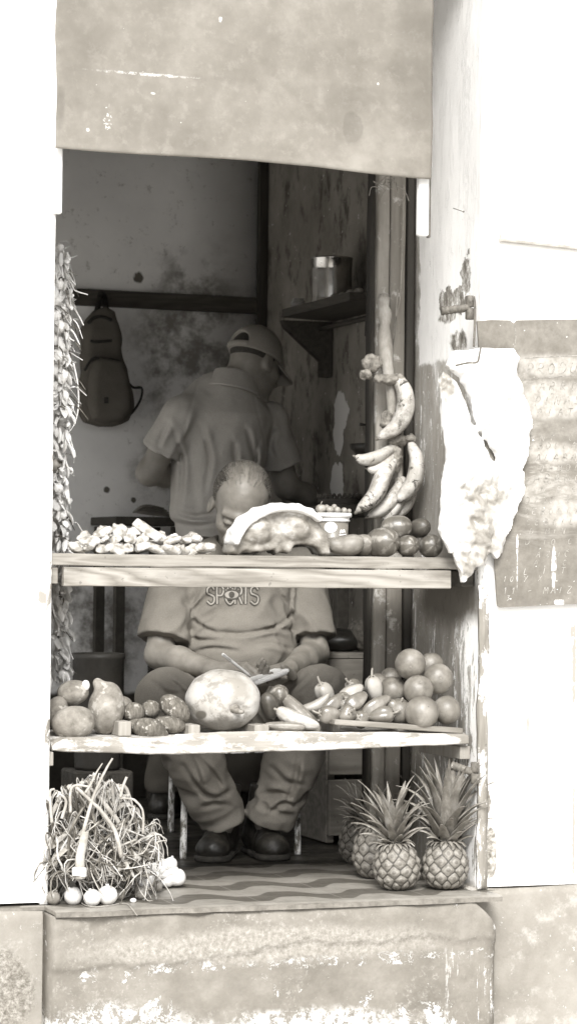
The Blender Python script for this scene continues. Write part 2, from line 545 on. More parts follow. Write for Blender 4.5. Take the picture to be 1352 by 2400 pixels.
def plaster_mat():
    b = NB('white_plaster'); sx, sy, sz = b.sep()
    col = b.ramp(b.noise(3, 8, .65), [(.25, .84), (.75, .90)])
    hx = A(1092, 712, -.002)
    m_ = [b.blob(A(1068, 712, -.002), (.055, .2, .045), .55, 18, .12), b.blob(A(1092, 640, -.002), (.018, .2, .06), .5, 20, .12),
          b.blob(A(1062, 735, 0), (.05, .2, .02), .7, 30, .15), b.blob(A(1085, 800, 0), (.04, .2, .035), .9, 30, .15)]
    msk = b.mx(*m_)
    grey = b.ramp(b.noise(40, 6, .75), [(.35, .10), (.5, .26), (.62, .8)])
    col = b.mix(msk, col, grey)
    bare = b.mx(b.blob(A(1150, 2005, 0), (.020, .3, .075), .35, 14, .06), b.blob(A(1140, 1880, 0), (.014, .3, .035), .4, 14, .08))
    col = b.mix(bare, col, b.ramp(b.noise(60, 5, .7), [(.35, .10), (.48, .26), (.6, .44)]))
    sm = b.mx(b.blob(A(100, 1400, 0), (.012, .2, .02), .9, 60, .2), b.blob(A(1237, 1700, 0), (.004, .2, .03), .9, 60, .2), b.blob(A(1345, 1560, 0), (.006, .2, .12), 1.3, 60, .2),
              b.blob(A(1344, 1950, 0), (.004, .2, .16), 1.2, 50, .2), b.blob(A(1340, 1480, 0), (.005, .2, .02), 1.2, 90, .2))
    col = b.mix(sm, col, .30)
    # ragged damp lower edge
    edge = b.mr(b.math('ADD', sz, b.math('MULTIPLY', b.noise(30, 6, .7), .02)), .012, .02, 1, 0)
    col = b.mix(b.math('MULTIPLY', edge, .6), col, .42)
    h = b.math('ADD', b.noise(9, 6, .6), b.math('MULTIPLY', b.noise(120, 3), .15)); h = b.math('SUBTRACT', h, b.math('MULTIPLY', msk, .5))
    return b.out(col, .9, b.bump(h, .25, .006), spec=.2)


m_plaster = plaster_mat()


def wall_grid(xs, zs, y, amp=.0025, seed=1):
    X, Z = np.meshgrid(xs, zs, indexing='ij'); Y = y + amp * fbm(np.stack([X * 2.2, Z * 2.2, X * 0], -1), seed)
    return np.stack([X, Y, Z], -1)


W = MB()
zs = np.concatenate([np.linspace(0.008, 2.6, 90), [4.2]])
# left pier, right pier: the edge along the opening is uneven, as plaster is
for side, xe in ((-1, XL), (1, XR)):
    e = xe + .0025 * fbm(np.stack([zs * 9, zs * 0 + side, zs * 0], -1), 9, 4)
    t = np.concatenate([[0, .004, .02, .05], np.linspace(.09, .5, 8), [1.2, 4.0]])
    if side < 0: t = t * np.where(t > .4, (XL - XROOML + .15) / 4.0, 1); t = np.unique(np.clip(t, 0, XL - XROOML + .15))  # left pier cut short out of view so sun reaches the added side opening
    X = e[None, :] + side * t[:, None]; Z = np.repeat(zs[None], len(t), 0); Yv = .0025 * fbm(np.stack([X * 2.2, Z * 2.2, X * 0], -1), 1)
    Yv[0] += .005; Yv[1] += .001
    g = np.stack([X, Yv, Z], -1)
    V, Fc = slab(g, (0, TWALL - .012, 0)); W.add(V, Fc if side == 1 else [f[::-1] for f in Fc])
g = wall_grid(np.linspace(XL + .002, XR - .002, 20), np.linspace(2.62, 4.2, 10), .001)
V, Fc = slab(g, (0, TWALL - .012, 0)); W.add(V, Fc)
mk('front_wall', *W.out(), m_plaster, bld, smooth=False)

# grey plinth right and left, below the white plaster
b = NB('grey_plinth'); sx, sy, sz = b.sep()
col = b.ramp(b.noise(4, 9, .7), [(.3, .19), (.5, .26), (.7, .33)])
col = b.mix(b.math('MULTIPLY', b.mr(b.noise(10, 7, .75, loc=(4, 0, 2)), .52, .66), .6), col, .44)
col = b.mix(b.mr(b.noise(70, 4, .7), .66, .72), col, .6)
col = b.mix(b.blob((XL - .12, 0, -.22), (.10, .3, .1), .4, 14, .15), col, b.ramp(b.noise(90, 6, .8), [(.38, .12), (.5, .22), (.62, .36)]))
m_plinth = b.out(col, .92, b.bump(b.noise(30, 9, .72), .5, .008), spec=.2)
W = MB()
for x0, x1, zt, sd in ((XROOML - .15, XL + .02, -.008, 3), (XR - .03, XR + 4, .004, 4)):
    xs = np.linspace(x0, x1, 50) if sd == 3 else np.concatenate([np.linspace(x0, x0 + .9, 50), np.linspace(x0 + 1, x1, 6)])
    zz = np.linspace(-.62, zt, 32)
    X, Z = np.meshgrid(xs, zz, indexing='ij'); Z = Z.copy(); Z[:, -1] += .006 * fbm(np.stack([xs * 14, xs * 0, xs * 0 + sd], -1), 2)
    Yv = -.006 + .005 * fbm(np.stack([X * 6, Z * 6, X * 0], -1), sd, 4); Yv[:, -1] += .006
    V, Fc = slab(np.stack([X, Yv, Z], -1), (0, TWALL, 0)); W.add(V, Fc)
mk('plinth', *W.out(), m_plinth, bld)

# doorstep block in front, broken right corner, layer of peeling render on its face
xs = np.linspace(XL - .004, A(1172, 2200, -.12)[0], 150); zz = np.linspace(-.60, -.013, 90)
X, Z = np.meshgrid(xs, zz, indexing='ij'); u = (Z + .60) / .587
xr = xs[-1]; drop = np.clip((xs - (xr - .085)) / .085, 0, 1) ** 1.6 * .085 + .006 * np.abs(fbm(np.stack([xs * 25, xs * 0, xs * 0], -1), 3))
Z = -.60 + u * (.587 - drop[:, None])
P3 = np.stack([X * 1.0, Z, X * 0], -1)
lay = -.125 + .045 * fbm(np.stack([X * 4, X * 0, X * 0 + 3], -1), 21, 2) + .03 * np.sin(X * 4 + 1) + .016 * fbm(np.stack([X * 22, Z * 9, X * 0 + 3], -1), 25, 4)
Yv = -.122 + .004 * fbm(P3 * 9, 5, 4) + .002 * fbm(P3 * 40, 6, 3) + .008 * (1 / (1 + np.exp(-(lay - Z) / .0025)))
edge = np.clip((Z + .05) / .037, 0, 1); Yv += .010 * edge ** 2 * (1 + .8 * fbm(P3 * 20, 8)) + .03 * np.clip((X - (xr - .03)) / .03, 0, 1) ** 2
hole = np.exp(-(((X - A(250, 2170, -.12)[0]) / .10) ** 2 + ((Z + .055) / .035) ** 2)); Yv += .012 * hole * (1 + fbm(P3 * 30, 12))
b = NB('peeling_concrete'); sx, sy, sz = b.sep()
base = b.ramp(b.noise(5, 10, .72), [(.28, .13), (.5, .205), (.7, .29)])
base = b.mix(b.math('MULTIPLY', b.mr(b.noise(75, 8, .8), .53, .60), b.mr(b.noise(4, 6, .7, loc=(3, 3, 3)), .46, .62, .0, .5)), base, .42)
# white paint that is left: thick in the lower half, in flakes
low = b.mr(sz, -.40, -.18, .06, -.02)
flake = b.mr(b.math('ADD', b.noise(7, 14, .8, .5), low), .575, .60)
drip = b.math('MULTIPLY', b.math('MULTIPLY', b.mr(b.noise(34, 8, .75, stretch=(1, 1, .10)), .57, .60), b.mr(b.noise(60, 8, .8), .44, .50)), b.math('MULTIPLY', b.mr(sx, .36, .52), b.mr(b.math('ADD', sz, b.math('MULTIPLY', b.noise(20, 4), .12)), -.04, -.10)))
band = b.blob((A(700, 2260, -.12)[0], -.12, -.155), (.55, .5, .016), 1.1, 16, .2)
whole = b.mx(flake, drip, b.math('MULTIPLY', band, b.mr(b.noise(24, 10, .85, .4), .53, .57)), b.math('MULTIPLY', b.blob((A(260, 2370, -.12)[0], -.12, -.34), (.22, .5, .09), .8, 9, .3), b.mr(b.noise(18, 14, .85), .49, .53)), b.math('MULTIPLY', b.blob((A(720, 2410, -.12)[0], -.12, -.35), (.25, .5, .06), .8, 9, .4), b.mr(b.noise(26, 12, .82), .45, .53)))
col = b.mix(whole, base, b.ramp(b.noise(12, 5), [(.3, .80), (.7, .88)]))
col = b.mix(b.blob((A(640, 2225, -.12)[0], -.12, -.11), (.5, .5, .045), .5, 10, .3), col, b.ramp(b.noise(80, 8, .8), [(.38, .20), (.50, .28), (.60, .36), (.655, .44), (.68, .74)]))
m_step = b.out(col, .92, b.bump(b.math('ADD', b.noise(45, 9, .75), b.math('MULTIPLY', whole, .35)), .6, .006), spec=.2)
V, Fc = slab(np.stack([X, Yv, Z], -1), (0, .115, 0)); mk('doorstep', V, Fc, m_step, bld)

# --- inner room
b = NB('stained_room_wall')
col = b.ramp(b.noise(2.2, 6, .6), [(.3, .70), (.7, .85)])
st = b.mx(b.blob(A(440, 800, YBACK), (.22, .5, .30), .9, 5, .5), b.blob(A(380, 1100, YBACK), (.12, .5, .12), .9, 6, .5), b.blob(A(230, 1450, YBACK), (.2, .6, .3), .9, 7, .5))
col = b.mix(b.math('MULTIPLY', st, b.mr(b.noise(9, 7, .7), .38, .62, .15, .85)), col, .13)
sp = b.mx(b.blob(A(250, 1148, YBACK), (.012, .3, .012), .4, 60), b.blob(A(313, 1172, YBACK), (.010, .3, .010), .4, 60), b.blob(A(325, 650, YBACK), (.02, .3, .02), .7, 60))
col = b.mix(sp, col, .12); col = b.mix(b.math('MULTIPLY', b.mr(b.noise(30, 6, .7), .58, .7), .5), col, .25)
sx, sy, sz = b.sep(); low_shade = b.mr(b.math('ADD', sz, b.math('MULTIPLY', b.noise(12, 5), .03)), .40, .42, 1, 0); col = b.mix(low_shade, col, b.ramp(b.noise(9, 6, .7), [(.3, .035), (.7, .08)]))  # shade of the lower room painted into the wall colour as a dark band
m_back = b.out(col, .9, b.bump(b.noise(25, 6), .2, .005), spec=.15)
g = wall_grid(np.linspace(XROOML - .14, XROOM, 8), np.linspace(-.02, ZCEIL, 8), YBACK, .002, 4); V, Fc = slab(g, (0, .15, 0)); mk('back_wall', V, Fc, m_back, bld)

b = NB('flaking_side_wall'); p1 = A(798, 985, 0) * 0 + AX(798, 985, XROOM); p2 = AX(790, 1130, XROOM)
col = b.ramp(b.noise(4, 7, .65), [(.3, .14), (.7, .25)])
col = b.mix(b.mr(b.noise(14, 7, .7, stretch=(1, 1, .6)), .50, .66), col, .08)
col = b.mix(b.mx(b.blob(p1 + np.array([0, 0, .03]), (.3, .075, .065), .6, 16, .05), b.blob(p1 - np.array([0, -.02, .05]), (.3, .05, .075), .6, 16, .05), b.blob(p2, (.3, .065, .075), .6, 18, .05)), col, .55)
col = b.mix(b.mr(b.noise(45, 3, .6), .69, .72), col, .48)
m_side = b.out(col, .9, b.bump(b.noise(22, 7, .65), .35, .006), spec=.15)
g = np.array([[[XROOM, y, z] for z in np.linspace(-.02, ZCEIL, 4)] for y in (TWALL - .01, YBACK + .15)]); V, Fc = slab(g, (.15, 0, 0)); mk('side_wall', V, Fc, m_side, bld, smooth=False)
# the far side wall, out of sight from the street, has a tall opening added to brighten the back room
W = MB()
for y0, y1, z0, z1 in ((TWALL - .01, .60, -.02, ZCEIL), (YBACK - .05, YBACK + .15, -.02, ZCEIL), (.60, YBACK - .05, 1.88, ZCEIL)):
    V, Fc = box((XROOML - .075, (y0 + y1) / 2, (z0 + z1) / 2), (.15, y1 - y0, z1 - z0)); W.add(V, Fc)
mk('added_opening_wall', *W.out(), m_back, bld, smooth=False)
b = NB('dark_ceiling'); m_ceil = b.out(b.ramp(b.noise(4), [(.3, .04), (.7, .07)]), .9)
V, Fc = box(((XROOM + XROOML) / 2, (YBACK + TWALL) / 2, ZCEIL + .08), (XROOM - XROOML + .3, YBACK - TWALL + .35, .15)); mk('ceiling', V, Fc, m_ceil, bld, smooth=False)
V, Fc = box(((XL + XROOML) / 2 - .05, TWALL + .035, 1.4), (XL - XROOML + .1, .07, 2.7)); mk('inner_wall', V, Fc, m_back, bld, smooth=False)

m_darkwood = wood('dark_batten_wood', .035, .085, 0, 8); m_darkwood_v = wood('dark_post_wood', .02, .05, 2, 8)
# batten along the back wall, post in the corner
p = A(130, 688, YBACK - .015); q = A(628, 702, YBACK - .015)
V, Fc = frame_box(np.array([XROOML + .02, YBACK - .012, p[2]]), np.array([XROOM - .02, YBACK - .012, p[2] - .012]), .062, .024, (0, 0, 1)); mk('wall_batten', V, Fc, m_darkwood, bld, smooth=False)
V, Fc = frame_box((XROOM - .02, YBACK - .035, 0), (XROOM - .02, YBACK - .035, ZCEIL), .035, .03, (1, 0, 0)); mk('corner_post', V, Fc, m_darkwood_v, bld, smooth=False)

# --- right jamb: weathered board lining with flaking white paint
b = NB('flaking_jamb'); sx, sy, sz = b.sep()
grey = b.ramp(b.noise(7, 9, .75, .4, stretch=(1, 1, .3)), [(.3, .16), (.5, .31), (.68, .47)])
wht = b.ramp(b.noise(8, 5), [(.3, .84), (.7, .90)])
zone = b.mr(b.math('ADD', sz, b.math('MULTIPLY', b.math('SUBTRACT', b.noise(18, 5), .5), .05)), 1.46, 1.475)      # upper part still painted white
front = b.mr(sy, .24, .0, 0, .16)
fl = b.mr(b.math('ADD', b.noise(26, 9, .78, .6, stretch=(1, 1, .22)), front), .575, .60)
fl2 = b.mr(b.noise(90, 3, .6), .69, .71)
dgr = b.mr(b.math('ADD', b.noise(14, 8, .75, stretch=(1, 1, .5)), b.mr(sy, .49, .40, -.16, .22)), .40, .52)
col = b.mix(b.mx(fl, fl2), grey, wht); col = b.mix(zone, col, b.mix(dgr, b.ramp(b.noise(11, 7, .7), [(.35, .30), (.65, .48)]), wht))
col = b.mix(b.blob((XR, .2, .80), (.2, .25, .08), .5, 10, .4), col, .13)
hp = AX(1060, 690, XR - .012)
peel = b.mx(b.blob(AX(1062, 705, XR - .012), (.3, .085, .035), 1.5, 22, .1), b.blob(AX(1092, 640, XR - .012), (.3, .035, .055), 1.3, 26, .1), b.blob(AX(1075, 800, XR - .012), (.3, .06, .03), 1.0, 24, .2), b.blob(AX(1050, 740, XR - .012), (.3, .06, .018), .9, 30, .2))
col = b.mix(peel, col, b.ramp(b.noise(38, 8, .8, stretch=(1, 1, .5)), [(.34, .07), (.47, .22), (.56, .5), (.62, .85)]))
m_jamb = b.out(col, .85, b.bump(b.math('ADD', b.noise(30, 8, .75, stretch=(1, 1, .25)), b.math('MULTIPLY', b.mx(fl, fl2), .3)), .6, .005), spec=.2)
jy = np.linspace(.002, TWALL - .003, 26); jz = np.linspace(.002, 2.61, 110)
Yj, Zj = np.meshgrid(jy, jz, indexing='ij'); Xj = XR - .012 + .003 * fbm(np.stack([Yj * 7, Zj * 3, Yj * 0], -1), 31, 4)
V, Fc = slab(np.stack([Xj, Yj, Zj], -1), (.02, 0, 0)); mk('jamb_lining', V, Fc, m_jamb, bld)
V, Fc = slab(np.stack([2 * XL - (Xj - (XR - XL)) + 0 * Xj - XL + .0, Yj, Zj], -1), (-.02, 0, 0)); V[:, 0] = V[:, 0] - V[:, 0].max() + XL + .012
mk('jamb_lining', V, Fc, m_jamb, bld)

# outer door stop: a narrow painted stile on the right edge of the opening
m_stile = wood('painted_stile', .12, .30, 2, 9, white=(.50, .84))
ym = -.012
for x0, x1, z0, z1 in ((1108, 1132, 2095, 1500),):
    a = A(1120, 2098, -.008); c = A(1119, 1372, -.008)
    zz = np.linspace(.004, c[2], 80); e = .004 * fbm(np.stack([zz * 16, zz * 0, zz * 0], -1), 44, 4)
    g = np.array([[[XR - .017 + t * .029 + (e[k] if t in (0, 1) else 0), -.010 + .001 * fbm(np.array([[zz[k] * 30, t, 0.]]), 3)[0], zz[k]] for k in range(len(zz))] for t in (0, .33, .66, 1)])
    V, Fc = slab(g, (0, .011, 0)); mk('door_stile', V, Fc, m_stile, bld)

# upright boards of the inner frame at the back of the reveal
m_board_a = wood('frame_board_grey', .20, .38, 2, 4, stain=.50, grain=.3); m_board_b = wood('frame_board_dark', .03, .06, 2, 3, grain=.2)
m_board_c = wood('frame_board_brown', .15, .30, 2, 4, stain=.42, grain=.3)
YB = TWALL - .03


def board(x0, x1, Y, z0, z1, m, t=.03, name='frame_board'):
    X0 = A(x0, 1300, Y)[0]; X1 = A(x1, 1300, Y)[0]
    zz = np.linspace(z0, z1, 60); w = np.array([0, .08, .92, 1])
    e0 = .0025 * fbm(np.stack([zz * 8, zz * 0 + x0, zz * 0], -1), 4, 3)
    g = np.array([[[X0 + (X1 - X0) * u + (e0[k] if u in (0, 1) else 0), Y + (.003 if u in (0, 1) else 0), zz[k]] for k in range(60)] for u in w])
    V, Fc = slab(g, (0, t, 0)); return mk(name, V, Fc, m, bld)


board(880, 906, YB, .003, 2.6, m_board_a); board(908, 944, YB + .012, .003, 2.6, m_board_c)
board(948, 974, YB + .03, .003, 2.6, m_board_b, .02); board(868, 879, YB + .03, .003, 2.6, m_board_b, .05)

# white guide strips that hold the canvas
b = NB('white_strip_paint'); m_strip = b.out(b.ramp(b.noise(12, 5), [(.3, .74), (.7, .84)]), .6, b.bump(b.noise(40, 4), .1, .002))
m_edge = organic('dark_strip_edge', .05, .12, 30)
p0 = A(126, 345, -.010); p1 = A(145, 500, -.010)
V, Fc = box(((p0[0] + p1[0]) / 2, -.002, (2.6 + p1[2]) / 2), (p1[0] - p0[0], .022, 2.6 - p1[2]), bev=.003); mk('guide_strip', V, Fc, m_strip, bld, smooth=False)
p0 = A(981, 418, -.010); p1 = A(1004, 553, -.010)
V, Fc = box(((p0[0] + p1[0]) / 2, -.004, (2.6 + p1[2]) / 2), (p1[0] - p0[0], .024, 2.6 - p1[2]), bev=.004); mk('guide_strip', V, Fc, m_strip, bld, smooth=False)
p0 = A(1004, 418, -.010); p1 = A(1008, 556, -.010)
V, Fc = box(((p0[0] + p1[0]) / 2, -.005, (2.6 + p1[2]) / 2), (p1[0] - p0[0], .016, 2.6 - p1[2]), bev=.001); mk('strip_edge', V, Fc, m_edge, bld, smooth=False)

# rusty hinges with barrel and strap
m_rust = organic('rusty_iron', .05, .17, 60, .75, .7, 120, .002, spots=(.34, 90, .66))


def hinge(c, a, barrel_len, ang, parent, rodlen=0):
    """strap from a to c, barrel upright at c"""
    V, Fc = tube(spline([a, a * .5 + c * .5 + np.array([0, -.002, 0]), c], 24), np.linspace(.0125, .010, 24) * (1 + .10 * np.sin(np.arange(24) * 1.9)), 10)
    st = mk('hinge_strap', V, Fc, m_rust, parent)
    M_ = MB()
    for s_, l_ in ((1, .5), (-1, .5)):
        z0 = c[2] + (s_ > 0) * .001 + (-.5 * barrel_len if s_ < 0 else 0); z1 = z0 + barrel_len * .5 - .002
        V, Fc = lathe([(.0105, z0), (.0125, z0 + .002), (.0125, z1 - .002), (.0105, z1)], 14); V[:, :2] += c[:2]; M_.add(V, Fc)
    mk('hinge_barrel', *M_.out(), m_rust, st)
    return st


hinge(A(1101, 720, -.022), A(1034, 728, -.014), .066, 0, bld)
hinge(A(1113, 1812, -.018), A(1058, 1795, .02), .060, 0, bld)

# flat iron bar nailed to the plaster at the right
m_iron = organic('grey_iron', .22, .42, 30, .6, .3, 60)
bar = thing('iron_bar', 'flat grey iron bar fixed to the white wall above the chalk board', 'bar', A(1260, 570, -.004))
p = A(1170, 561, -.008); q = A(1440, 590, -.008)
V, Fc = frame_box(p, q, .010, .012, (0, 0, 1), .002); mk('bar_body', V, Fc, m_iron, bar, smooth=False)
V, Fc = frame_box(p + np.array([.002, -.002, -.007]), p + np.array([.002, -.004, .014]), .004, .006, (1, 0, 0), .001); mk('end_hook', V, Fc, m_iron, bar, smooth=False)
nl = MB(); p = A(1062, 487, -.001); q = p + CRH * .020 + np.array([0, -.035, -.004]); q = A(1086, 495, -.03)
nl.add(*tube([p, (p + q) / 2, q], .0011, 6)); nl.add(*tube([q - (q - p) * .02, q + (q - p) * .03], .0026, 8))
solo('wall_nail', *nl.out(), m_rust, 'bent nail sticking out of the white wall beside the canvas', 'nail')
# ------------------------------------------------------------------ canvas blind
b = NB('canvas'); sx, sy, sz = b.sep()
o0 = np.array([A(570, 400, -.03)[0], -.03, A(570, 410, -.03)[2]])
c = lambda px, py: A(px, py, -.03) - o0
n1 = b.noise(5, 8, .7); col = b.ramp(n1, [(.28, .15), (.5, .195), (.72, .26)])
col = b.mix(b.math('MULTIPLY', b.mr(b.noise(26, 7, .75), .5, .66), .45), col, .27)
dk = b.mx(b.blob(c(828, 297), (.026, .3, .042), .9, 9, .15), b.blob(c(133, 258), (.02, .3, .05), .9, 12, .3), b.blob(c(970, 60), (.06, .4, .3), .9, 5, .5))
col = b.mix(b.math('MULTIPLY', dk, .32), col, .08)
col = b.mix(b.math('MULTIPLY', b.mr(b.noise(3, 5, .6, loc=(7, 0, 1)), .5, .75), .4), col, .11)
scr = b.mx(b.math('MULTIPLY', b.blob(c(340, 173), (.115, .3, .0035), .9, 50, .5), b.mr(b.noise(90, 4, .7), .42, .55)), b.blob(c(515, 45), (.005, .3, .008), 1.2, 90, .2), b.math('MULTIPLY', b.blob(c(252, 275), (.012, .3, .035), .5, 40, .1), b.mr(b.noise(150, 2), .58, .62)), b.blob(c(358, 218), (.006, .3, .003), .6, 90, .2),
           b.blob(c(205, 303), (.004, .3, .004), 1.2, 120, .1), b.blob(c(885, 195), (.003, .3, .004), 1.3, 160, .1))
col = b.mix(b.math('MULTIPLY', scr, .75), col, .6); col = b.mix(b.mr(b.noise(100, 2, .5, loc=(2, 9, 0)), .785, .80), col, .5)
col = b.mix(b.mr(sx, c(985, 200)[0], c(1006, 200)[0], 0, .35), col, .14)
m_canvas = b.out(col, .85, b.bump(b.math('ADD', b.noise(700, 1), b.math('MULTIPLY', b.noise(14, 6), 1.6)), .25, .004), spec=.2)
nu, nv = 150, 130; G = np.zeros((nu, nv, 3))
zt = 2.85
for i in range(nu):
    u = i / (nu - 1)
    pb = A(127 + 880 * u, 347 + 72 * u + 2.0 * math.sin(u * 9) - 6 * math.sin(u * math.pi), -.03)
    for j in range(nv):
        v = j / (nv - 1); z = pb[2] + (zt - pb[2]) * v ** 1.0
        xl = A(127 + 3 * math.sin(v * 14), 347, -.03)[0]; xr_ = A(1008 + 3 * min(1, v * 3), 420, -.03)[0]
        G[i, j] = (xl + (xr_ - xl) * u, -.034, z)
q = np.stack([G[..., 0] * 3, G[..., 2] * 3, G[..., 0] * 0], -1)
f_ = .016 * fbm(q, 61, 3) + .004 * fbm(q * 5, 62, 3)
rot_ = (G[..., 0] * .62 + G[..., 2] * .78); r2 = (G[..., 0] * .78 - G[..., 2] * .62)
f_ += .011 * fbm(np.stack([rot_ * 11, r2 * 2.5, rot_ * 0], -1), 63, 3) * np.clip(1.25 - (G[..., 2] - 1.95) * 1.2, .3, 1)
cr = A(700, 240, -.03); f_ += -.007 * np.exp(-((rot_ - (cr[0] * .62 + cr[2] * .78)) / .014) ** 2) * np.exp(-((r2 - (cr[0] * .78 - cr[2] * .62)) / .16) ** 2)
f_ += .0012 * np.exp(-((G[..., 2] - A(500, 178, -.03)[2]) / .006) ** 2)        # old fold line
f_ += .012 * np.exp(-((G[..., 0] - G[-1, 0, 0]) / .03) ** 2) * (fbm(np.stack([G[..., 2] * 9, G[..., 0] * 0, G[..., 0] * 0], -1), 8))
f_ += .010 * np.exp(-((G[..., 0] - G[0, 0, 0]) / .03) ** 2) * fbm(np.stack([G[..., 2] * 12, G[..., 0] * 0, G[..., 0] * 0 + 4], -1), 8)
G[..., 1] -= f_ * .8 + .004
hem = np.exp(-((np.arange(nv) - 1.2) / .8) ** 2); G[..., 1] -= .002 * hem[None]
V, Fc = slab(G, (0, .002, 0))
o = mk('canvas_blind', V - o0, Fc, m_canvas); o.location = tuple(o0)
tag(o, 'stained beige canvas blind pulled down over the top of the shop window', 'blind')

# ------------------------------------------------------------------ upper shelf
m_pine = wood('pale_pine', .13, .31, 0, 9, grain=1.3); m_pine2 = wood('pale_pine_rail', .13, .33, 0, 7, grain=2.2)
UZ = A(600, 1302, .02)[2]; YU0, YU1 = .012, .335
ush = thing('counter_shelf', 'upper pine counter shelf with a front rail across the window', 'shelf', ((XL + XR) / 2, .18, UZ - .03))


def plankmesh(x0, x1, y0, y1, z0, z1, seed, amp=.0018, bev=.002):
    n = 70; xs = np.linspace(x0, x1, n); pr = [(y0, z0 + bev), (y0 + bev, z0), (y1, z0), (y1, z1), (y0 + bev, z1), (y0, z1 - bev)]
    V = []
    for i, x in enumerate(xs):
        for k, (y, z) in enumerate(pr):
            e = amp * fbm(np.array([[x * 8, k * 3.1, 0.]]), seed, 3)[0]; e2 = amp * fbm(np.array([[x * 8, k * 3.1, 5.]]), seed + 1, 3)[0]
            V.append((x, y + e, z + e2))
    m = len(pr); Fc = [(i * m + k, i * m + (k + 1) % m, (i + 1) * m + (k + 1) % m, (i + 1) * m + k)[::-1] for i in range(n - 1) for k in range(m)]
    Fc += [tuple(range(m)), tuple((n - 1) * m + k for k in range(m))[::-1]]
    return np.array(V), Fc


uL = A(114, 1297, YU0)[0]
V, Fc = plankmesh(uL, XR - .016, YU0, YU1, UZ - .032, UZ, 3); mk('top_board', V, Fc, m_pine, ush, smooth=False)
r0 = A(150, 1322, .004); r1 = A(1056, 1372, .004)
V, Fc = plankmesh(r0[0], r1[0], .003, .026, UZ - .085, UZ - .0355, 9); mk('front_rail', V, Fc, m_pine2, ush, smooth=False)
p0 = A(116, 1326, .02); p1 = A(136, 1362, .02)
V, Fc = box(((p0[0] + p1[0]) / 2, .09, UZ - .058), (p1[0] - p0[0], .14, .042), bev=.002); mk('support_block', V, Fc, m_pine, ush, smooth=False)
V, Fc = box((XR - .036, .16, UZ - .058), (.036, .26, .044), bev=.002); mk('support_block', V, Fc, m_darkwood, ush, smooth=False)

# ------------------------------------------------------------------ lower shelf
m_old = wood('weathered_plank', .17, .36, 0, 7, white=(.46, .50), stain=.22); m_old2 = wood('weathered_board', .20, .34, 0, 7)
m_blk = wood('pine_block', .22, .36, 2, 10)
LZ = A(600, 1722, .03)[2]; YL0, YL1 = .02, .34
lsh = thing('display_shelf', 'lower weathered plank shelf with a wavy front edge carrying fruit', 'shelf', ((XL + XR) / 2, .18, LZ - .045))
top = [(122, 1752), (132, 1742), (160, 1729), (250, 1728), (330, 1731), (405, 1730), (412, 1722), (520, 1716), (640, 1714), (720, 1716), (800, 1717), (900, 1716), (1000, 1720), (1090, 1722), (1099, 1725)]
bot = [(120, 1760), (150, 1763), (250, 1765), (350, 1769), (440, 1768), (600, 1763), (760, 1759), (900, 1753), (1000, 1748), (1090, 1746), (1100, 1744)]
tp = np.array([A(x, y, YL0) for x, y in top]); bp = np.array([A(x, y, YL0) for x, y in bot])
xs = np.linspace(tp[0, 0] + .001, tp[-1, 0] - .001, 120); zt_ = np.interp(xs, tp[:, 0], tp[:, 2]); zb_ = np.interp(xs, bp[:, 0], bp[:, 2])
zt_ += .0012 * fbm(np.stack([xs * 40, xs * 0, xs * 0], -1), 3); zb_ += .0015 * fbm(np.stack([xs * 30, xs * 0, xs * 0], -1), 4)
V = []
for i, x in enumerate(xs):
    wv = .003 * fbm(np.array([[x * 10, 0, 0.]]), 6)[0]
    for y, z in ((YL0 + wv, zb_[i] + .003), (YL0 + .003 + wv, zb_[i]), (YL1, zb_[i]), (YL1, LZ - .002), (YL0 + .05, LZ - .002), (YL0 + .004 + wv, zt_[i]), (YL0 + wv, zt_[i] - .004)): V.append((x, y, z))
m = 7; Fc = [(i * m + k, i * m + (k + 1) % m, (i + 1) * m + (k + 1) % m, (i + 1) * m + k)[::-1] for i in range(119) for k in range(m)] + [tuple(range(m)), tuple(119 * m + k for k in range(m))[::-1]]
mk('plank', V, Fc, m_old, lsh, smooth=False)
for px, py, w_, h_, Y in ((293, 1709, 30, 34, .05), (456, 1705, 28, 24, .05), (614, 1700, 36, 22, .05), (790, 1692, 20, 22, .10), (940, 1694, 18, 18, .10)):
    p = A(px, py, Y); V, Fc = box((p[0], p[1] + .09, LZ + h_ * S(Y) / 2 - .002), (w_ * S(Y), .18, h_ * S(Y)), bev=.002); mk('divider', V, Fc, m_blk, lsh, smooth=False)
p = A(778, 1692, .055); q = A(1078, 1713, .055)
V, Fc = frame_box(p, q, .015, .045, (0, 0, 1), .002); mk('slat', V, Fc, m_pine, lsh, smooth=False)
p = A(126, 1779, .03); V, Fc = box((XL + .012, .15, p[2]), (.028, .26, .036), bev=.002); mk('support_cleat', V, Fc, m_blk, lsh, smooth=False)
p = A(1080, 1765, .05); V, Fc = box((XR - .034, .19, p[2] - .0), (.030, .30, .036), bev=.002); mk('support_cleat', V, Fc, m_blk, lsh, smooth=False)

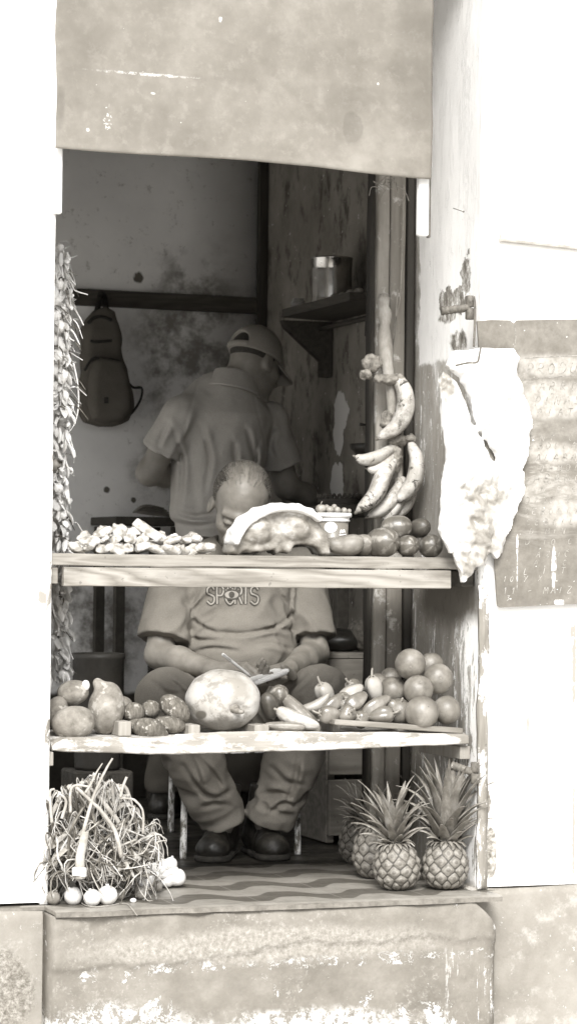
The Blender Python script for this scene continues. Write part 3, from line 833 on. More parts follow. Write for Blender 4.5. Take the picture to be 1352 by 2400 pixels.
# ------------------------------------------------------------------ chalk board with its handwriting
m_ib = None
b = NB('smeared_board'); o0 = np.array([A(1250, 1420, -.02)[0], -.02, A(1250, 1420, -.02)[2]])
c = lambda px, py: A(px, py, -.022) - o0
sx, sy, sz = b.sep()
col = b.ramp(b.noise(8, 9, .75), [(.30, .095), (.5, .165), (.68, .25)])
zt0 = c(1250, 840)[2]; zt1 = c(1250, 1240)[2]
smear = b.mr(b.noise(9, 7, .72, .6, stretch=(.35, 1, 1.3)), .46, .60)
zone = b.math('MULTIPLY', b.mr(sz, zt1 - .10, zt1 + .06), b.mr(sz, zt0 + .02, zt0 - .03))
wht = b.mx(b.math('MULTIPLY', smear, b.math('MULTIPLY', zone, .9)), b.blob(c(1290, 940), (.12, .5, .05), .6, 12, .35), b.blob(c(1290, 855), (.12, .4, .03), .6, 12, .4), b.blob(c(1300, 1060), (.10, .4, .028), .6, 12, .4),
           b.blob(c(1320, 1205), (.08, .4, .04), .7, 12, .4))
col = b.mix(wht, col, b.ramp(b.noise(30, 6, .7), [(.35, .25), (.65, .42)]))
dkp = b.mx(b.blob(c(1320, 1008), (.09, .4, .03), .5, 12, .3), b.blob(c(1300, 775), (.13, .4, .03), 1.0, 9, .6))
col = b.mix(b.math('MULTIPLY', dkp, .8), col, b.ramp(b.noise(24, 6, .8), [(.3, .12), (.7, .26)]))
drp = b.mx(b.blob(c(1298, 1330), (.007, .4, .05), .6, 30, .2), b.blob(c(1212, 1280), (.003, .4, .03), .8, 30, .2), b.blob(c(1212, 1330), (.0016, .4, .06), .6, 30, .2), b.blob(c(1310, 1412), (.014, .4, .008), 1.0, 60, .2))
col = b.mix(b.math('MULTIPLY', drp, b.mr(b.noise(50, 7, .8), .38, .55)), col, .75); col = b.mix(b.mr(b.noise(80, 2, .5), .74, .76), col, .75)
m_cb = b.out(col, .75, b.bump(b.noise(40, 7, .7), .25, .003), spec=.3)
cb = thing('price_board', 'smeared grey board with a handwritten price list hung on the white wall', 'board', o0)
pts = [(1118, 752), (1150, 749), (1195, 750), (1205, 758), (1211, 750), (1300, 748), (1440, 747), (1440, 1412), (1352, 1416), (1260, 1420), (1172, 1424), (1166, 1420), (1160, 1330), (1150, 1200), (1136, 1000), (1125, 850)]
P = np.array([A(x, y, -.022) for x, y in pts]); P[:, 1] = -.022
n = len(P); V = np.concatenate([P, P + np.array([0, .006, 0])]); Fc = [tuple(range(n))[::-1], tuple(range(n, 2 * n))] + [(i, (i + 1) % n, n + (i + 1) % n, n + i) for i in range(n)]
mk('board_panel', V, Fc, m_cb, cb, smooth=False)
b = NB('dark_writing'); m_wr = b.out(b.ramp(b.noise(90, 4, .7), [(.35, .13), (.65, .38)]), .9)
b = NB('white_chalk'); m_chalk = b.out(b.ramp(b.noise(160, 4, .7), [(.35, .26), (.6, .50)]), .9)
GL = {'A': [[(0, 0), (.45, 1), (.8, 0)], [(.15, .4), (.7, .42)]], 'B': [[(.1, 0), (.15, 1), (.6, .9), (.6, .6), (.2, .52), (.75, .4), (.7, .08), (.1, 0)]], 'C': [[(.7, .85), (.35, 1), (.05, .5), (.3, 0), (.7, .15)]],
      'D': [[(.1, 0), (.1, 1), (.6, .85), (.75, .4), (.5, .05), (.1, 0)]], 'E': [[(.7, 1), (.1, .95), (.1, .05), (.7, 0)], [(.1, .5), (.55, .52)]], 'I': [[(.3, 1), (.25, 0)]], 'J': [[(.1, 1), (.7, 1)], [(.45, 1), (.42, .1), (.1, 0)]],
      'L': [[(.2, 1), (.1, .05), (.6, 0)]], 'M': [[(0, 0), (.15, 1), (.4, .4), (.7, 1), (.8, 0)]], 'N': [[(.05, 0), (.12, 1), (.65, 0), (.75, 1)]], 'O': [[(.4, 1), (.08, .6), (.2, .05), (.6, .05), (.72, .6), (.4, 1)]],
      'P': [[(.1, -.1), (.2, 1), (.65, .9), (.6, .5), (.15, .45)]], 'R': [[(.1, 0), (.15, 1), (.6, .9), (.55, .55), (.15, .5), (.75, 0)]], 'S': [[(.7, .9), (.3, 1), (.15, .7), (.6, .4), (.55, .05), (.05, .08)]],
      'T': [[(.0, 1), (.75, 1)], [(.4, 1), (.35, 0)]], 'U': [[(.1, 1), (.1, .2), (.4, 0), (.65, .25), (.7, 1)]], 'Z': [[(.1, 1), (.7, 1), (.1, 0), (.75, .05)]], '1': [[(.2, .75), (.4, 1), (.35, 0)]], '0': [[(.4, 1), (.1, .5), (.35, 0), (.65, .5), (.4, 1)]],
      '3': [[(.1, .9), (.55, .95), (.35, .55), (.65, .3), (.1, 0)]], '-': [[(.1, .45), (.7, .5)]], '~': [[(.1, 1.15), (.35, 1.25), (.6, 1.12)]], 'V': [[(.05, 1), (.35, 0), (.7, 1)]], 'X': [[(.1, 1), (.7, 0)], [(.7, 1), (.1, 0)]], 'Y': [[(.1, 1), (.4, .5)], [(.75, 1), (.2, 0)]]}
rr = random.Random(4)


def ribbon2(P, w):
    P = np.asarray(P, float); T = np.gradient(P, axis=0); T /= np.linalg.norm(T, axis=1)[:, None] + 1e-9
    Nn = np.stack([-T[:, 1], T[:, 0]], 1); a = P + Nn * w / 2; b_ = P - Nn * w / 2
    V = np.concatenate([a, b_]); n = len(P); return V, [(i, i + 1, n + i + 1, n + i) for i in range(n - 1)]


def write(txt, px, py, h, step, mb, w=.0021, slope=-.02, Y=-.0228):
    x = px
    for ch in txt:
        if ch in GL:
            for st in GL[ch]:
                q = [(x + (a + .22 * b_) * h * .85 + rr.uniform(-.6, .6), py - b_ * h + (x - px) * slope + rr.uniform(-.7, .7)) for a, b_ in st]
                q = spline(q, 4 * len(q)) if len(q) > 2 else np.array(q)
                W3 = np.array([A(a, b_, Y) for a, b_ in q]); V2, Fc = ribbon2(W3[:, [0, 2]], w * rr.uniform(.8, 1.2)); mb.add(np.stack([V2[:, 0], np.full(len(V2), Y), V2[:, 1]], 1), Fc)
        x += step * rr.uniform(.92, 1.08)


D_, C_ = MB(), MB()
for t, x, y, h, st in (('PRODUCTOS', 1232, 876, 24, 26), ('ARROZ', 1262, 915, 19, 25), ('PINAS', 1252, 949, 19, 23), ('PIATA', 1258, 974, 15, 25), ('MNT CA', 1242, 1034, 13, 22), ('EBOLLAN', 1240, 1052, 14, 19),
                       ('ALABAZA', 1254, 1082, 17, 22), ('JANDI', 1266, 1104, 14, 20), ('ABANO', 1250, 1131, 19, 23), ('IN D E', 1250, 1154, 12, 18), ('DTOC Z', 1230, 1180, 14, 20), ('CEBOLLA', 1228, 1206, 14, 20), ('CEBOLLA', 1232, 1231, 14, 20),
                       ('D MIN', 1240, 1252, 12, 19), ('D TO C', 1230, 1277, 13, 21), ('AZUC', 1256, 1306, 13, 21), ('A TC', 1250, 1326, 12, 22)):
    write(t, x, y, h, st, D_, .0020)
write('~', 1285, 945, 19, 20, D_)
for a, c_ in (((1229, 839), (1440, 828)), ((1217, 890), (1440, 872)), ((1206, 760), (1209, 790)), ((1209, 790), (1205, 822))):
    p, q = A(*a, -.0228), A(*c_, -.0228); V2, Fc = ribbon2(np.array([p[[0, 2]], q[[0, 2]]]), .0018); D_.add(np.stack([V2[:, 0], np.full(4, -.0228), V2[:, 1]], 1), Fc)
for t, x, y, h, st in (('L I T', 1226, 1346, 14, 22), ('10 Y X', 1178, 1364, 13, 16), ('11 - MAIZ S', 1178, 1393, 15, 18), ('3', 1186, 1408, 13, 20)): write(t, x, y, h, st, C_, .0013)
mk('handwriting', *D_.out(), m_wr, cb, smooth=False); mk('chalk_writing', *C_.out(), m_chalk, cb, smooth=False)

# ------------------------------------------------------------------ wall shelf in the room, tin, jar, rod
m_dshelf = wood('dark_shelf_wood', .03, .07, 1, 9)
wsz = AX(760, 722, XROOM - .1)[2] - .03
y0s, y1s = AX(700, 740, XROOM - .10)[1] + .28, 1.45
zs_ = AX(645, 747, XROOM - .12)[2]
wsh = thing('wall_shelf', 'dark wooden wall shelf on a triangular bracket in the room', 'shelf', (XROOM - .1, 2.2, zs_ - .2))
sy0 = A(645, 745, 0); Ysh1 = AX(650, 745, XROOM - .22)[1]
g = []
ys = np.linspace(1.35, Ysh1, 16)
for i, x in enumerate(np.linspace(XROOM - .22, XROOM - .002, 5)):
    g.append([[x, min(y, Ysh1 - .05 * (1 - i / 4) ** 2 * (k == 15)), zs_] for k, y in enumerate(ys)])
V, Fc = slab(np.array(g), (0, 0, -.028)); mk('shelf_board', V, Fc, m_dshelf, wsh, smooth=False)
yb_ = AX(765, 800, XROOM - .02)[1]
pr = [(XROOM - .005, zs_ - .030), (XROOM - .19, zs_ - .030), (XROOM - .18, zs_ - .055), (XROOM - .045, zs_ - .17), (XROOM - .045, zs_ - .225), (XROOM - .005, zs_ - .225)]
n = len(pr); V = [(x, yb_ - .018, z) for x, z in pr] + [(x, yb_ + .018, z) for x, z in pr]
mk('bracket', V, [tuple(range(n)), tuple(range(n, 2 * n))[::-1]] + [(i, n + i, n + (i + 1) % n, (i + 1) % n) for i in range(n)], m_dshelf, wsh, smooth=False)
p = AX(750, 770, XROOM - .05); q = p.copy(); q[1] = 1.4
V, Fc = tube([p, (p + q) / 2, q], .009, 8); mk('hanging_rod', V, Fc, m_dshelf, wsh)
p = AX(862, 745, XROOM - .05); strap = thing('hanging_strap', 'short dark strap looped over the rod under the wall shelf', 'strap', p)
V, Fc = blade(spline([p + (0, 0, -.10), p + (0, -.012, -.02), p + (0, 0, .014), p + (0, .012, -.02), p + (0, .014, -.06)], 20), .010, (1, 0, 0), 0, .002); mk('strap_loop', V, Fc, organic('dark_strap', .02, .04, 40), strap)

b = NB('tin_plate'); m_tin = b.out(b.ramp(b.noise(25, 5), [(.3, .42), (.7, .62)]), b.mr(b.noise(14, 4), .3, .7, .14, .28), metal=1.0)
b = NB('tin_inside'); m_tini = b.out(.08, .6, metal=.6)
Yt = AX(775, 720, XROOM - .115)[1]; pt = np.array([XROOM - .112, Yt, zs_ + .001])
th_ = 108 * S(Yt) * 1.04; tr = 48 * S(Yt)
prof = [(tr * .99, 0), (tr * 1.03, .002), (tr * 1.03, .006), (tr * .99, .008), (tr * .99, .016)]
for k in range(16):
    z = .02 + (th_ - .060) * k / 16; dz = (th_ - .060) / 16
    prof += [(tr * .99, z), (tr * .972, z + dz * .5)]
prof += [(tr * .99, th_ - .038), (tr * .99, th_ - .030), (tr * 1.005, th_ - .028), (tr * 1.0, th_ - .008), (tr * 1.03, th_ - .006), (tr * 1.03, th_ - .001), (tr * .98, th_), (tr * .96, th_ - .01), (tr * .96, .01)]
V, Fc = lathe(prof, 48); t = mk('tin_can', V, Fc, m_tin); t.location = tuple(pt); tag(t, 'large ribbed shiny tin can standing on the dark wall shelf', 'can')
b = NB('jar_glass'); b.bsdf.inputs['Transmission Weight'].default_value = .8; m_glass = b.out(.7, .1)
Yj_ = AX(705, 720, XROOM - .14)[1]; V, Fc = lathe([(.005, .0), (.022, .0), (.026, .008), (.026, .028), (.020, .036), (.020, .042), (.0175, .042), (.0175, .036), (.023, .027), (.023, .009), (.004, .004)], 24)
t = mk('small_jar', V, Fc, m_glass); t.location = (XROOM - .15, Yj_, zs_ + .001); tag(t, 'small glass jar at the far end of the wall shelf beside the tin', 'jar')
m_odd = organic('pale_oddment', .18, .34, 50)
for k in range(4):
    yy = Yt - .16 - k * .075; V, Fc = sphere(.017 - .002 * (k % 2), 12, 8); V = V * (1, 1.3, .75) * (1 + .12 * fbm(V * 60, k)[:, None])
    t = mk('small_bulb', V, Fc, m_odd); t.location = (XROOM - .16, yy, zs_ + .012); tag(t, 'small pale bulb lying on the wall shelf right of the tin', 'bulb', 'small bulbs on the wall shelf')

# dark bowl hung on the side wall, nail above it
m_bowl = organic('dark_bowl', .02, .05, 30, .5)
p = AX(856, 1043, XROOM - .05); V, Fc = lathe([(.004, -.035), (.035, -.033), (.060, -.012), (.066, .004), (.062, .004), (.056, -.010), (.033, -.028), (.003, -.030)], 28)
V = V * (.72, 1.25, 1); t = mk('dark_bowl', V, Fc, m_bowl); t.location = (XROOM - .05, p[1], p[2]); tag(t, 'dark shallow bowl fixed to the flaking side wall behind the plantains', 'bowl')
p = AX(872, 996, XROOM); V, Fc = tube([p + (0.0, 0, 0), p + (-.03, 0, .0), p + (-.045, 0, .002)], [.004, .004, .006], 8)
solo('wall_peg', V, Fc, m_bowl, 'dark peg in the side wall above the dark bowl', 'peg')

# ------------------------------------------------------------------ backpack on the batten
m_bag = cloth('grey_backpack', .075, .115); m_bag2 = cloth('grey_backpack_pocket', .085, .12); m_black = organic('black_trim', .012, .025, 40, .8)
YBP = YBACK - .10; sB = S(YBP)
bp_o = A(240, 1000, YBP); bag = thing('backpack', 'dark grey backpack hanging from the batten on the back wall', 'backpack', bp_o)
Q = lambda px, py, dy=0: A(px, py, YBP + dy)
body_poly = [(200, 990), (185, 960), (188, 900), (192, 850), (192, 780), (204, 745), (222, 728), (242, 722), (262, 732), (274, 760), (280, 800), (286, 850), (300, 890), (306, 930), (312, 955), (296, 985), (270, 998), (235, 1001)]
BP = np.array([Q(x, y)[[0, 2]] for x, y in body_poly]); yc = YBP


def f_bag(P):
    d2 = poly2(P[:, 0], P[:, 2], BP); w = np.stack([d2 + .028, np.abs(P[:, 1] - yc) - .055 + .028], -1)
    d = np.linalg.norm(np.maximum(w, 0), axis=1) + np.minimum(w.max(1), 0) - .028
    return d + .005 * fbm(P * 14, 40, 3) + .003 * np.sin(P[:, 2] * 60 + 8 * P[:, 0])


V, Fc = sdf_mesh(f_bag, (BP[:, 0].min() - .03, yc - .1, BP[:, 1].min() - .03), (BP[:, 0].max() + .03, yc + .1, BP[:, 1].max() + .03), .007); mk('bag_body', V, Fc, m_bag, bag)
PP = np.array([Q(x, y)[[0, 2]] for x, y in [(206, 985), (196, 950), (198, 900), (206, 850), (222, 838), (250, 842), (276, 846), (288, 880), (296, 930), (296, 965), (275, 986), (238, 992)]])


def f_pock(P):
    d2 = poly2(P[:, 0], P[:, 2], PP); w = np.stack([d2 + .03, np.abs(P[:, 1] - (yc - .05)) - .045 + .03], -1)
    return np.linalg.norm(np.maximum(w, 0), axis=1) + np.minimum(w.max(1), 0) - .03 + .004 * fbm(P * 16, 43, 3)


V, Fc = sdf_mesh(f_pock, (PP[:, 0].min() - .03, yc - .13, PP[:, 1].min() - .03), (PP[:, 0].max() + .03, yc + .05, PP[:, 1].max() + .03), .007); mk('front_pocket', V, Fc, m_bag2, bag)
for pts, dy, r in (([(198, 868), (210, 848), (224, 838), (240, 845), (262, 842), (284, 850), (292, 880), (298, 915)], -.078, .005), ([(212, 798), (222, 801), (240, 800), (262, 798)], -.060, .005), ([(206, 757), (220, 744), (240, 742), (262, 750)], -.056, .006)):
    V, Fc = tube(spline([Q(x, y, dy) for x, y in pts], 24), r, 6); mk('zip', V, Fc, m_black, bag)
V, Fc = blade(spline([Q(226, 735, -.02), Q(234, 700, .05), Q(240, 684, .085), Q(246, 700, .05), Q(250, 735, -.02)], 16), .022, (1, 0, 0), 0, .004); mk('hanging_loop', V, Fc, m_black, bag)
V, Fc = blade(spline([Q(292, 880, -.04), Q(312, 905, -.02), Q(334, 908, -.01), Q(332, 935, -.02), Q(314, 965, -.02), Q(290, 985, -.01)], 24), .030, (.3, 1, .2), 0, .004); mk('shoulder_strap', V, Fc, m_black, bag)
V, Fc = box(Q(249, 938, -.098), (.016, .003, .022), bev=.001); mk('badge', V, Fc, m_black, bag, smooth=False)

# ------------------------------------------------------------------ things stored in the room
m_crate = wood('crate_wood', .12, .22, 0, 6, grain=1.6); m_sack = organic('dark_sacking', .03, .07, 30, .9, .6, 80, .01); m_plank = wood('leaning_plank', .08, .16, 2, 9)
# wooden crate behind the fruit at right
Yc = 1.15; p0 = A(772, 1560, Yc); p1 = A(884, 1660, Yc); cr = thing('wooden_crate', 'upright wooden crate in the dark behind the oranges and peppers', 'crate', ((p0[0] + p1[0]) / 2, Yc + .15, 0))
zt_ = A(830, 1532, Yc)[2]
for k in range(3):
    z0 = zt_ - .02 - k * .19; V, Fc = box(((p0[0] + p1[0]) / 2, Yc, z0 - .085), (p1[0] - p0[0], .018, .175), bev=.003); mk('side_board', V, Fc, m_crate, cr, smooth=False)
V, Fc = box(((p0[0] + p1[0]) / 2, Yc + .16, zt_ - .008), (p1[0] - p0[0] + .02, .34, .018), bev=.003); mk('lid_board', V, Fc, m_crate, cr, smooth=False)
for x in (p0[0] + .015, p1[0] - .015):
    V, Fc = box((x, Yc + .16, zt_ / 2 - .01), (.028, .28, zt_ - .03), bev=.003); mk('end_panel', V, Fc, m_crate, cr, smooth=False)
p = A(866, 1830, 1.0); q = A(874, 1480, 1.02); V, Fc = frame_box(p * (1, 1, 0) + (0, 0, 0.001), np.array([q[0], q[1], q[2]]), .040, .024, CRH, .003)
solo('leaning_plank', V, Fc, m_plank, 'narrow grey plank leaning upright between the crate and the frame boards', 'plank', smooth=False)


def lump(c, r, seed, amp=.25, fr=14, h=.012):
    c = np.asarray(c, float)
    return sdf_mesh(lambda P: ell(P, c, r) + min(r) * amp * fbm((P - c) * fr, seed, 4), c - np.array(r) * 1.4, c + np.array(r) * 1.4, h)


p = A(858, 1508, Yc + .12); V, Fc = lump((p[0], p[1], zt_ + .055), (.055, .07, .058), 5, .3, 40, .006); solo('dark_bundle', V, Fc, organic('dark_bundle_skin', .04, .12, 60, .9, .6, 90), 'dark wrinkled bundle lying on top of the wooden crate', 'bundle')
p = A(800, 1512, Yc + .15); V, Fc = lump((p[0], p[1] + .02, zt_ + .035), (.085, .09, .04), 8, .25, 18, .007); solo('black_bag', V, Fc, organic('black_plastic', .01, .02, 20, .45), 'shapeless black bag spread over the left part of the crate lid', 'bag')
for k, (px, py, r, sd, lb) in enumerate((((795), 1868, (.10, .12, .10), 3, 'dark sack on the floor behind the seated man and nearest the pineapples'), (726, 1880, (.09, .11, .08), 11, 'low dark sack on the floor right of the stool legs'), (770, 1812, (.10, .12, .07), 17, 'dark sack lying across the tops of the two floor sacks'))):
    p = A(px, py, 1.75); V, Fc = lump((p[0], p[1], max(p[2], r[2] * .9) if k < 2 else p[2] - .0), r, sd, .3, 12, .012); V[:, 2] = np.maximum(V[:, 2], .001); solo('sack', V, Fc, m_sack, lb, 'sack')
# dark tub at the lower left
p0 = A(165, 1790, 1.3); p1 = A(290, 1790, 1.3); r_ = (p1 - p0) @ CRH / 2; pc = (p0 + p1) / 2; z0 = A(228, 1825, 1.3)[2]
V, Fc = lathe([(.001, 0), (r_ * .86, 0), (r_ * .88, .01), (r_, .34), (r_ * 1.04, .345), (r_ * 1.04, .36), (r_ * .97, .36), (r_ * .85, .02), (.001, .015)], 32, False)
t = mk('dark_tub', V, Fc, organic('dark_tub_plastic', .02, .04, 12, .6)); t.location = (pc[0], pc[1], .24); tag(t, 'dark round tub standing on a low block behind the dried onions', 'tub')
V, Fc = box((pc[0], pc[1], .12), (r_ * 2.3, r_ * 2.2, .238), bev=.006); solo('low_block', V, Fc, m_sack, 'dark low block under the dark tub at the lower left', 'block', smooth=False)
# work counter along the side wall and narrow table on the left with a dry husk
m_counter = wood('dark_counter', .03, .06, 1, 7)
zc = A(780, 1192, 2.15)[2]; ct = thing('work_counter', 'dark work counter along the side wall in front of the standing man', 'counter', (.78, 2.2, 0))
V, Fc = box((.765, 1.95, zc - .02), (.25, 1.3, .035), bev=.003); mk('counter_top', V, Fc, m_counter, ct, smooth=False)
for yy in (1.36, 2.55):
    for xx in (.665, .865):
        V, Fc = box((xx, yy, zc / 2 - .02), (.04, .04, zc - .042), bev=.002); mk('leg', V, Fc, m_counter, ct, smooth=False)
# scalloped basket
b = NB('pale_wicker'); m_wick = b.out(b.ramp(b.wave(60, 3, 2, 'Z'), [(.3, .07), (.7, .14)]), .8, b.bump(b.wave(60, 3, 2, 'Z'), .6, .004))
p = A(795, 1180, 1.75); M_ = MB(); M_.add(*lathe([(.001, 0), (.062, 0), (.074, .028), (.071, .028), (.058, .005), (.001, .004)], 40, False))
for k in range(26):
    a = k / 26 * 2 * np.pi; V, Fc = tube([(.074 * math.cos(a + t_) , .074 * math.sin(a + t_), .028 + .014 * math.sin((t_ + .1) / .2 * np.pi)) for t_ in np.linspace(-.1, .1, 7)], .0035, 6); M_.add(V, Fc)
V, Fc = M_.out(); t = mk('scalloped_basket', V, Fc, m_wick); t.location = (p[0], p[1], zc - .002); tag(t, 'small basket with a scalloped rim on the counter by the side wall', 'basket')
zl = A(350, 1212, 2.5)[2]; tb = thing('side_table', 'dark side table against the back wall left of the standing man', 'table', (A(350, 1212, 2.5)[0], 2.6, 0))
x0, x1 = A(262, 1212, 2.5)[0], A(425, 1212, 2.5)[0]
V, Fc = box(((x0 + x1) / 2, 2.62, zl - .015), (x1 - x0, .34, .03), bev=.003); mk('table_top', V, Fc, m_counter, tb, smooth=False)
for xx in (x0 + .025, x1 - .025):
    for yy in (2.48, 2.75): V, Fc = box((xx, yy, zl / 2 - .016), (.035, .035, zl - .034), bev=.002); mk('leg', V, Fc, m_counter, tb, smooth=False)
hu = MB()
for k in range(5):
    a = A(312 + k * 2, 1202, 2.47); e = A(385 + k * 6, 1192 + k * 5, 2.46)
    hu.add(*blade(spline([a, (a * .6 + e * .4) + (0, 0, .014 - .004 * k), e], 12), np.sin(np.linspace(.25, 2.9, 12)) * .028 + .002, (0, 1, .2), .25))
solo('dry_husk', *hu.out(), organic('dry_husk', .16, .30, 40), 'dry pale husk lying on the dark side table', 'husk')
# ------------------------------------------------------------------ fruit and vegetables
R_ = np.random.default_rng(5)


def place(o, loc, rot=None, sc=1.0):
    o.location = tuple(float(v) for v in loc)
    if rot is not None: o.rotation_euler = rot
    o.scale = (sc,) * 3 if not hasattr(sc, '__len__') else sc
    return o


# ---- round citrus -------------------------------------------------
b = NB('citrus_skin'); n1 = b.noise(18, 5, .6); col = b.ramp(n1, [(.3, .10), (.5, .16), (.72, .25)])
col = b.mix(b.math('MULTIPLY', b.mr(b.noise(7, 6, .65, loc=(2, 4, 1)), .52, .66), .8), col, .32); col = b.mix(b.mr(b.noise(130, 2), .70, .74), col, .09); col = b.mix(b.math('MULTIPLY', b.mr(b.noise(14, 7, .75, loc=(8, 2, 2)), .56, .64), .55), col, .075)
m_cit = b.out(col, .42, b.bump(b.voro(340), .25, .0012), spec=.5)
m_stem = organic('dry_stem_end', .10, .24, 120)
V0, F0 = sphere(1, 36, 24); r = np.linalg.norm(V0[:, :2], axis=1)
top = np.exp(-(r / .14) ** 2) * (V0[:, 2] > 0) * .05; V = V0 * (1 - top[:, None]) * (1, 1, .96); V = V * (1 + .045 * fbm(V0 * 1.3, 3, 2)[:, None] + .008 * fbm(V0 * 7, 5)[:, None])
cit = thing('grapefruit', 'x', 'grapefruit'); mk('rind', V * .0405, F0, m_cit, cit)
mb = MB(); mb.add(*lathe([(.001, .0375), (.0042, .0375), (.0036, .0383), (.001, .0385)], 10)); mk('stem_scar', *mb.out(), m_stem, cit)
CIT = [((961, 1557), 37, .12, 'topmost grapefruit of the pile, pale stem scar facing the street', (1.75, 0, -.35)),
       ((1026, 1592), 37, .10, 'grapefruit second from the top, at the right shoulder of the pile with dark stem scar', (1.5, .1, -.2)),
       ((921, 1618), 33, .17, 'shaded grapefruit left of the pile centre, next to the peppers', (.5, .3, 0)),
       ((980, 1618), 36, .085, 'grapefruit in the very centre of the pile, ringed by four others', (.3, -.9, 1)),
       ((1047, 1665), 35, .085, 'rightmost grapefruit of the bottom row, against the painted jamb', (.9, .9, 1)),
       ((988, 1671), 41, .055, 'largest grapefruit, frontmost of the pile, lying on the slat', (.1, .5, 2)),
       ((936, 1668), 32, .11, 'small grapefruit half hidden behind the largest front one', (.2, .5, 1)),
       ((886, 1606), 28, .25, 'dark grapefruit at the left back of the pile, behind the peppers', (.8, .3, 2)),
       ((1010, 1558), 30, .19, 'grapefruit almost hidden behind the two topmost ones', (.2, .2, 3)),
       ((914, 1588), 23, .28, 'tiny pale grapefruit peeking out furthest back of the pile', (1, 0, 2))]
for k, ((px, py), r, Y, lb, rot) in enumerate(CIT):
    p = A(px, py, Y); s_ = r * S(Y) / .0405
    o = cit if k == 0 else dup(cit, p)
    place(o, p, rot, (s_, s_, s_)); o['label'] = lb; o['group'] = 'grapefruit piled on the lower shelf'
# hidden ones that carry the pile
# ---- peppers ----------------------------------------------------------
b = NB('pepper_skin'); col = b.ramp(b.noise(14, 4, .6), [(.3, .09), (.5, .16), (.7, .29)])
m_pep = b.out(col, .22, b.bump(b.noise(30, 3), .12, .003), spec=.6, coat=.3)
b = NB('pepper_skin_pale'); m_pep2 = b.out(b.ramp(b.noise(10, 4, .6), [(.3, .22), (.7, .38)]), .25, b.bump(b.noise(30, 3), .12, .003), spec=.6, coat=.3)
m_pst = organic('pepper_stalk', .16, .30, 80)


def pepper(L, Rr, lob, sd, bend):
    nu, nv = 36, 30; V = []; prof_t = np.linspace(0, 1, nv)
    for t in prof_t:
        rr = Rr * (np.sin(np.clip(t * 1.0, 0, 1) * np.pi) ** .42) * (1.0 - .32 * t) if 0 < t < 1 else 0
        for a in np.linspace(0, 2 * np.pi, nu, endpoint=False):
            r2 = rr * (1 + .10 * np.cos(lob * a + sd) * (1 - .3 * t) + .05 * np.cos(2 * a + sd * 2))
            V.append((t * L - .5 * L, r2 * np.cos(a), r2 * np.sin(a)))
    V = np.array(V); tt = (V[:, 0] / L + .5)
    dim = np.exp(-(np.linalg.norm(V[:, 1:], axis=1) / (Rr * .45)) ** 2); V[:, 0] += np.where(tt < .3, dim * L * .07, 0)
    V[:, 2] += bend * (tt - .5) ** 2 * L; V += (fbm(V * 22, sd) * .0022)[:, None] * np.array([.4, 1, 1])
    Fc = [(i * nu + j, i * nu + (j + 1) % nu, (i + 1) * nu + (j + 1) % nu, (i + 1) * nu + j) for i in range(nv - 1) for j in range(nu)]
    return V, Fc


def mkpep(L, Rr, lob, sd, bend, mat):
    o = thing('bell_pepper', 'x', 'pepper'); V, Fc = pepper(L, Rr, lob, sd, bend); mk('pepper_body', V, Fc, mat, o)
    z0 = bend * .25 * L; e = -.5 * L + L * .05
    mb = MB(); mb.add(*tube(spline([(e + .004, 0, z0), (e - .010, .001, z0 + .002), (e - .022, .005, z0 + .008)], 9), np.linspace(.0042, .0030, 9), 8))
    for a in np.linspace(0, 2 * np.pi, 5, endpoint=False): mb.add(*blade([(e - .002, 0, z0), (e - .002, .007 * math.cos(a), z0 + .007 * math.sin(a)), (e + .004, .014 * math.cos(a), z0 + .014 * math.sin(a))], [.008, .008, .002], (0, -math.sin(a), math.cos(a)), .1))
    mk('stalk', *mb.out(), m_pst, o); return o


PV = [mkpep(.085, .030, 4, 1, .1, m_pep), mkpep(.115, .024, 3, 2, -.4, m_pep), mkpep(.070, .030, 3, 5, .0, m_pep), mkpep(.085, .030, 4, 3, .1, m_pep2), mkpep(.10, .022, 3, 4, .5, m_pep2)]
used = set()
PEP = [((742, 1655), .16, 4, (0, -.5, -.3), 'long pale pepper pointing left at the left end of the pepper heap'), ((762, 1628), .22, 3, (0, .9, .5), 'small pale pepper standing at the upper left of the heap'),
       ((779, 1652), .14, 1, (0.6, -.75, 0), 'long dark pepper leaning upright beside the long pale one'), ((834, 1616), .22, 0, (.3, .4, .6), 'topmost pepper of the heap, under the knee of the seated man'),
       ((822, 1626), .17, 3, (0, -.55, -.4), 'pale lobed pepper just below the topmost pepper'), ((806, 1648), .15, 2, (0, .4, 1.2), 'short squat pepper in the middle of the heap'),
       ((834, 1646), .11, 0, (.5, -.55, .2), 'shiny pepper in the middle with a broad highlight'), ((876, 1616), .16, 3, (0, 1.35, 0), 'pale pepper with upright stalk next to the grapefruit'),
       ((876, 1656), .10, 1, (.4, -.65, -.1), 'long glossy pepper slanting down at the centre right'), ((812, 1674), .09, 2, (1, .2, 1.6), 'squat pepper at the bottom, behind the slat end'),
       ((772, 1674), .09, 2, (0, .05, .1), 'small pepper at bottom left with its stalk pointing left'), ((892, 1678), .085, 0, (0, .15, 2.8), 'bumpy front pepper resting on the slat'),
       ((915, 1662), .115, 2, (.3, .5, 2.2), 'small pepper squeezed in beside the frontmost grapefruit'), ((846, 1686), .10, 2, (0, .2, .8), 'pepper lowest in the heap, mostly behind the slat')]
for (px, py), Y, kind, rot, lb in PEP:
    p = A(px, py, Y); o = PV[kind] if kind not in used else dup(PV[kind], p); used.add(kind)
    place(o, p, rot, .95); o['label'] = lb; o['group'] = 'peppers heaped on the lower shelf'

# ---- cucumbers, squash, gourds: long bodies -----------------------------------


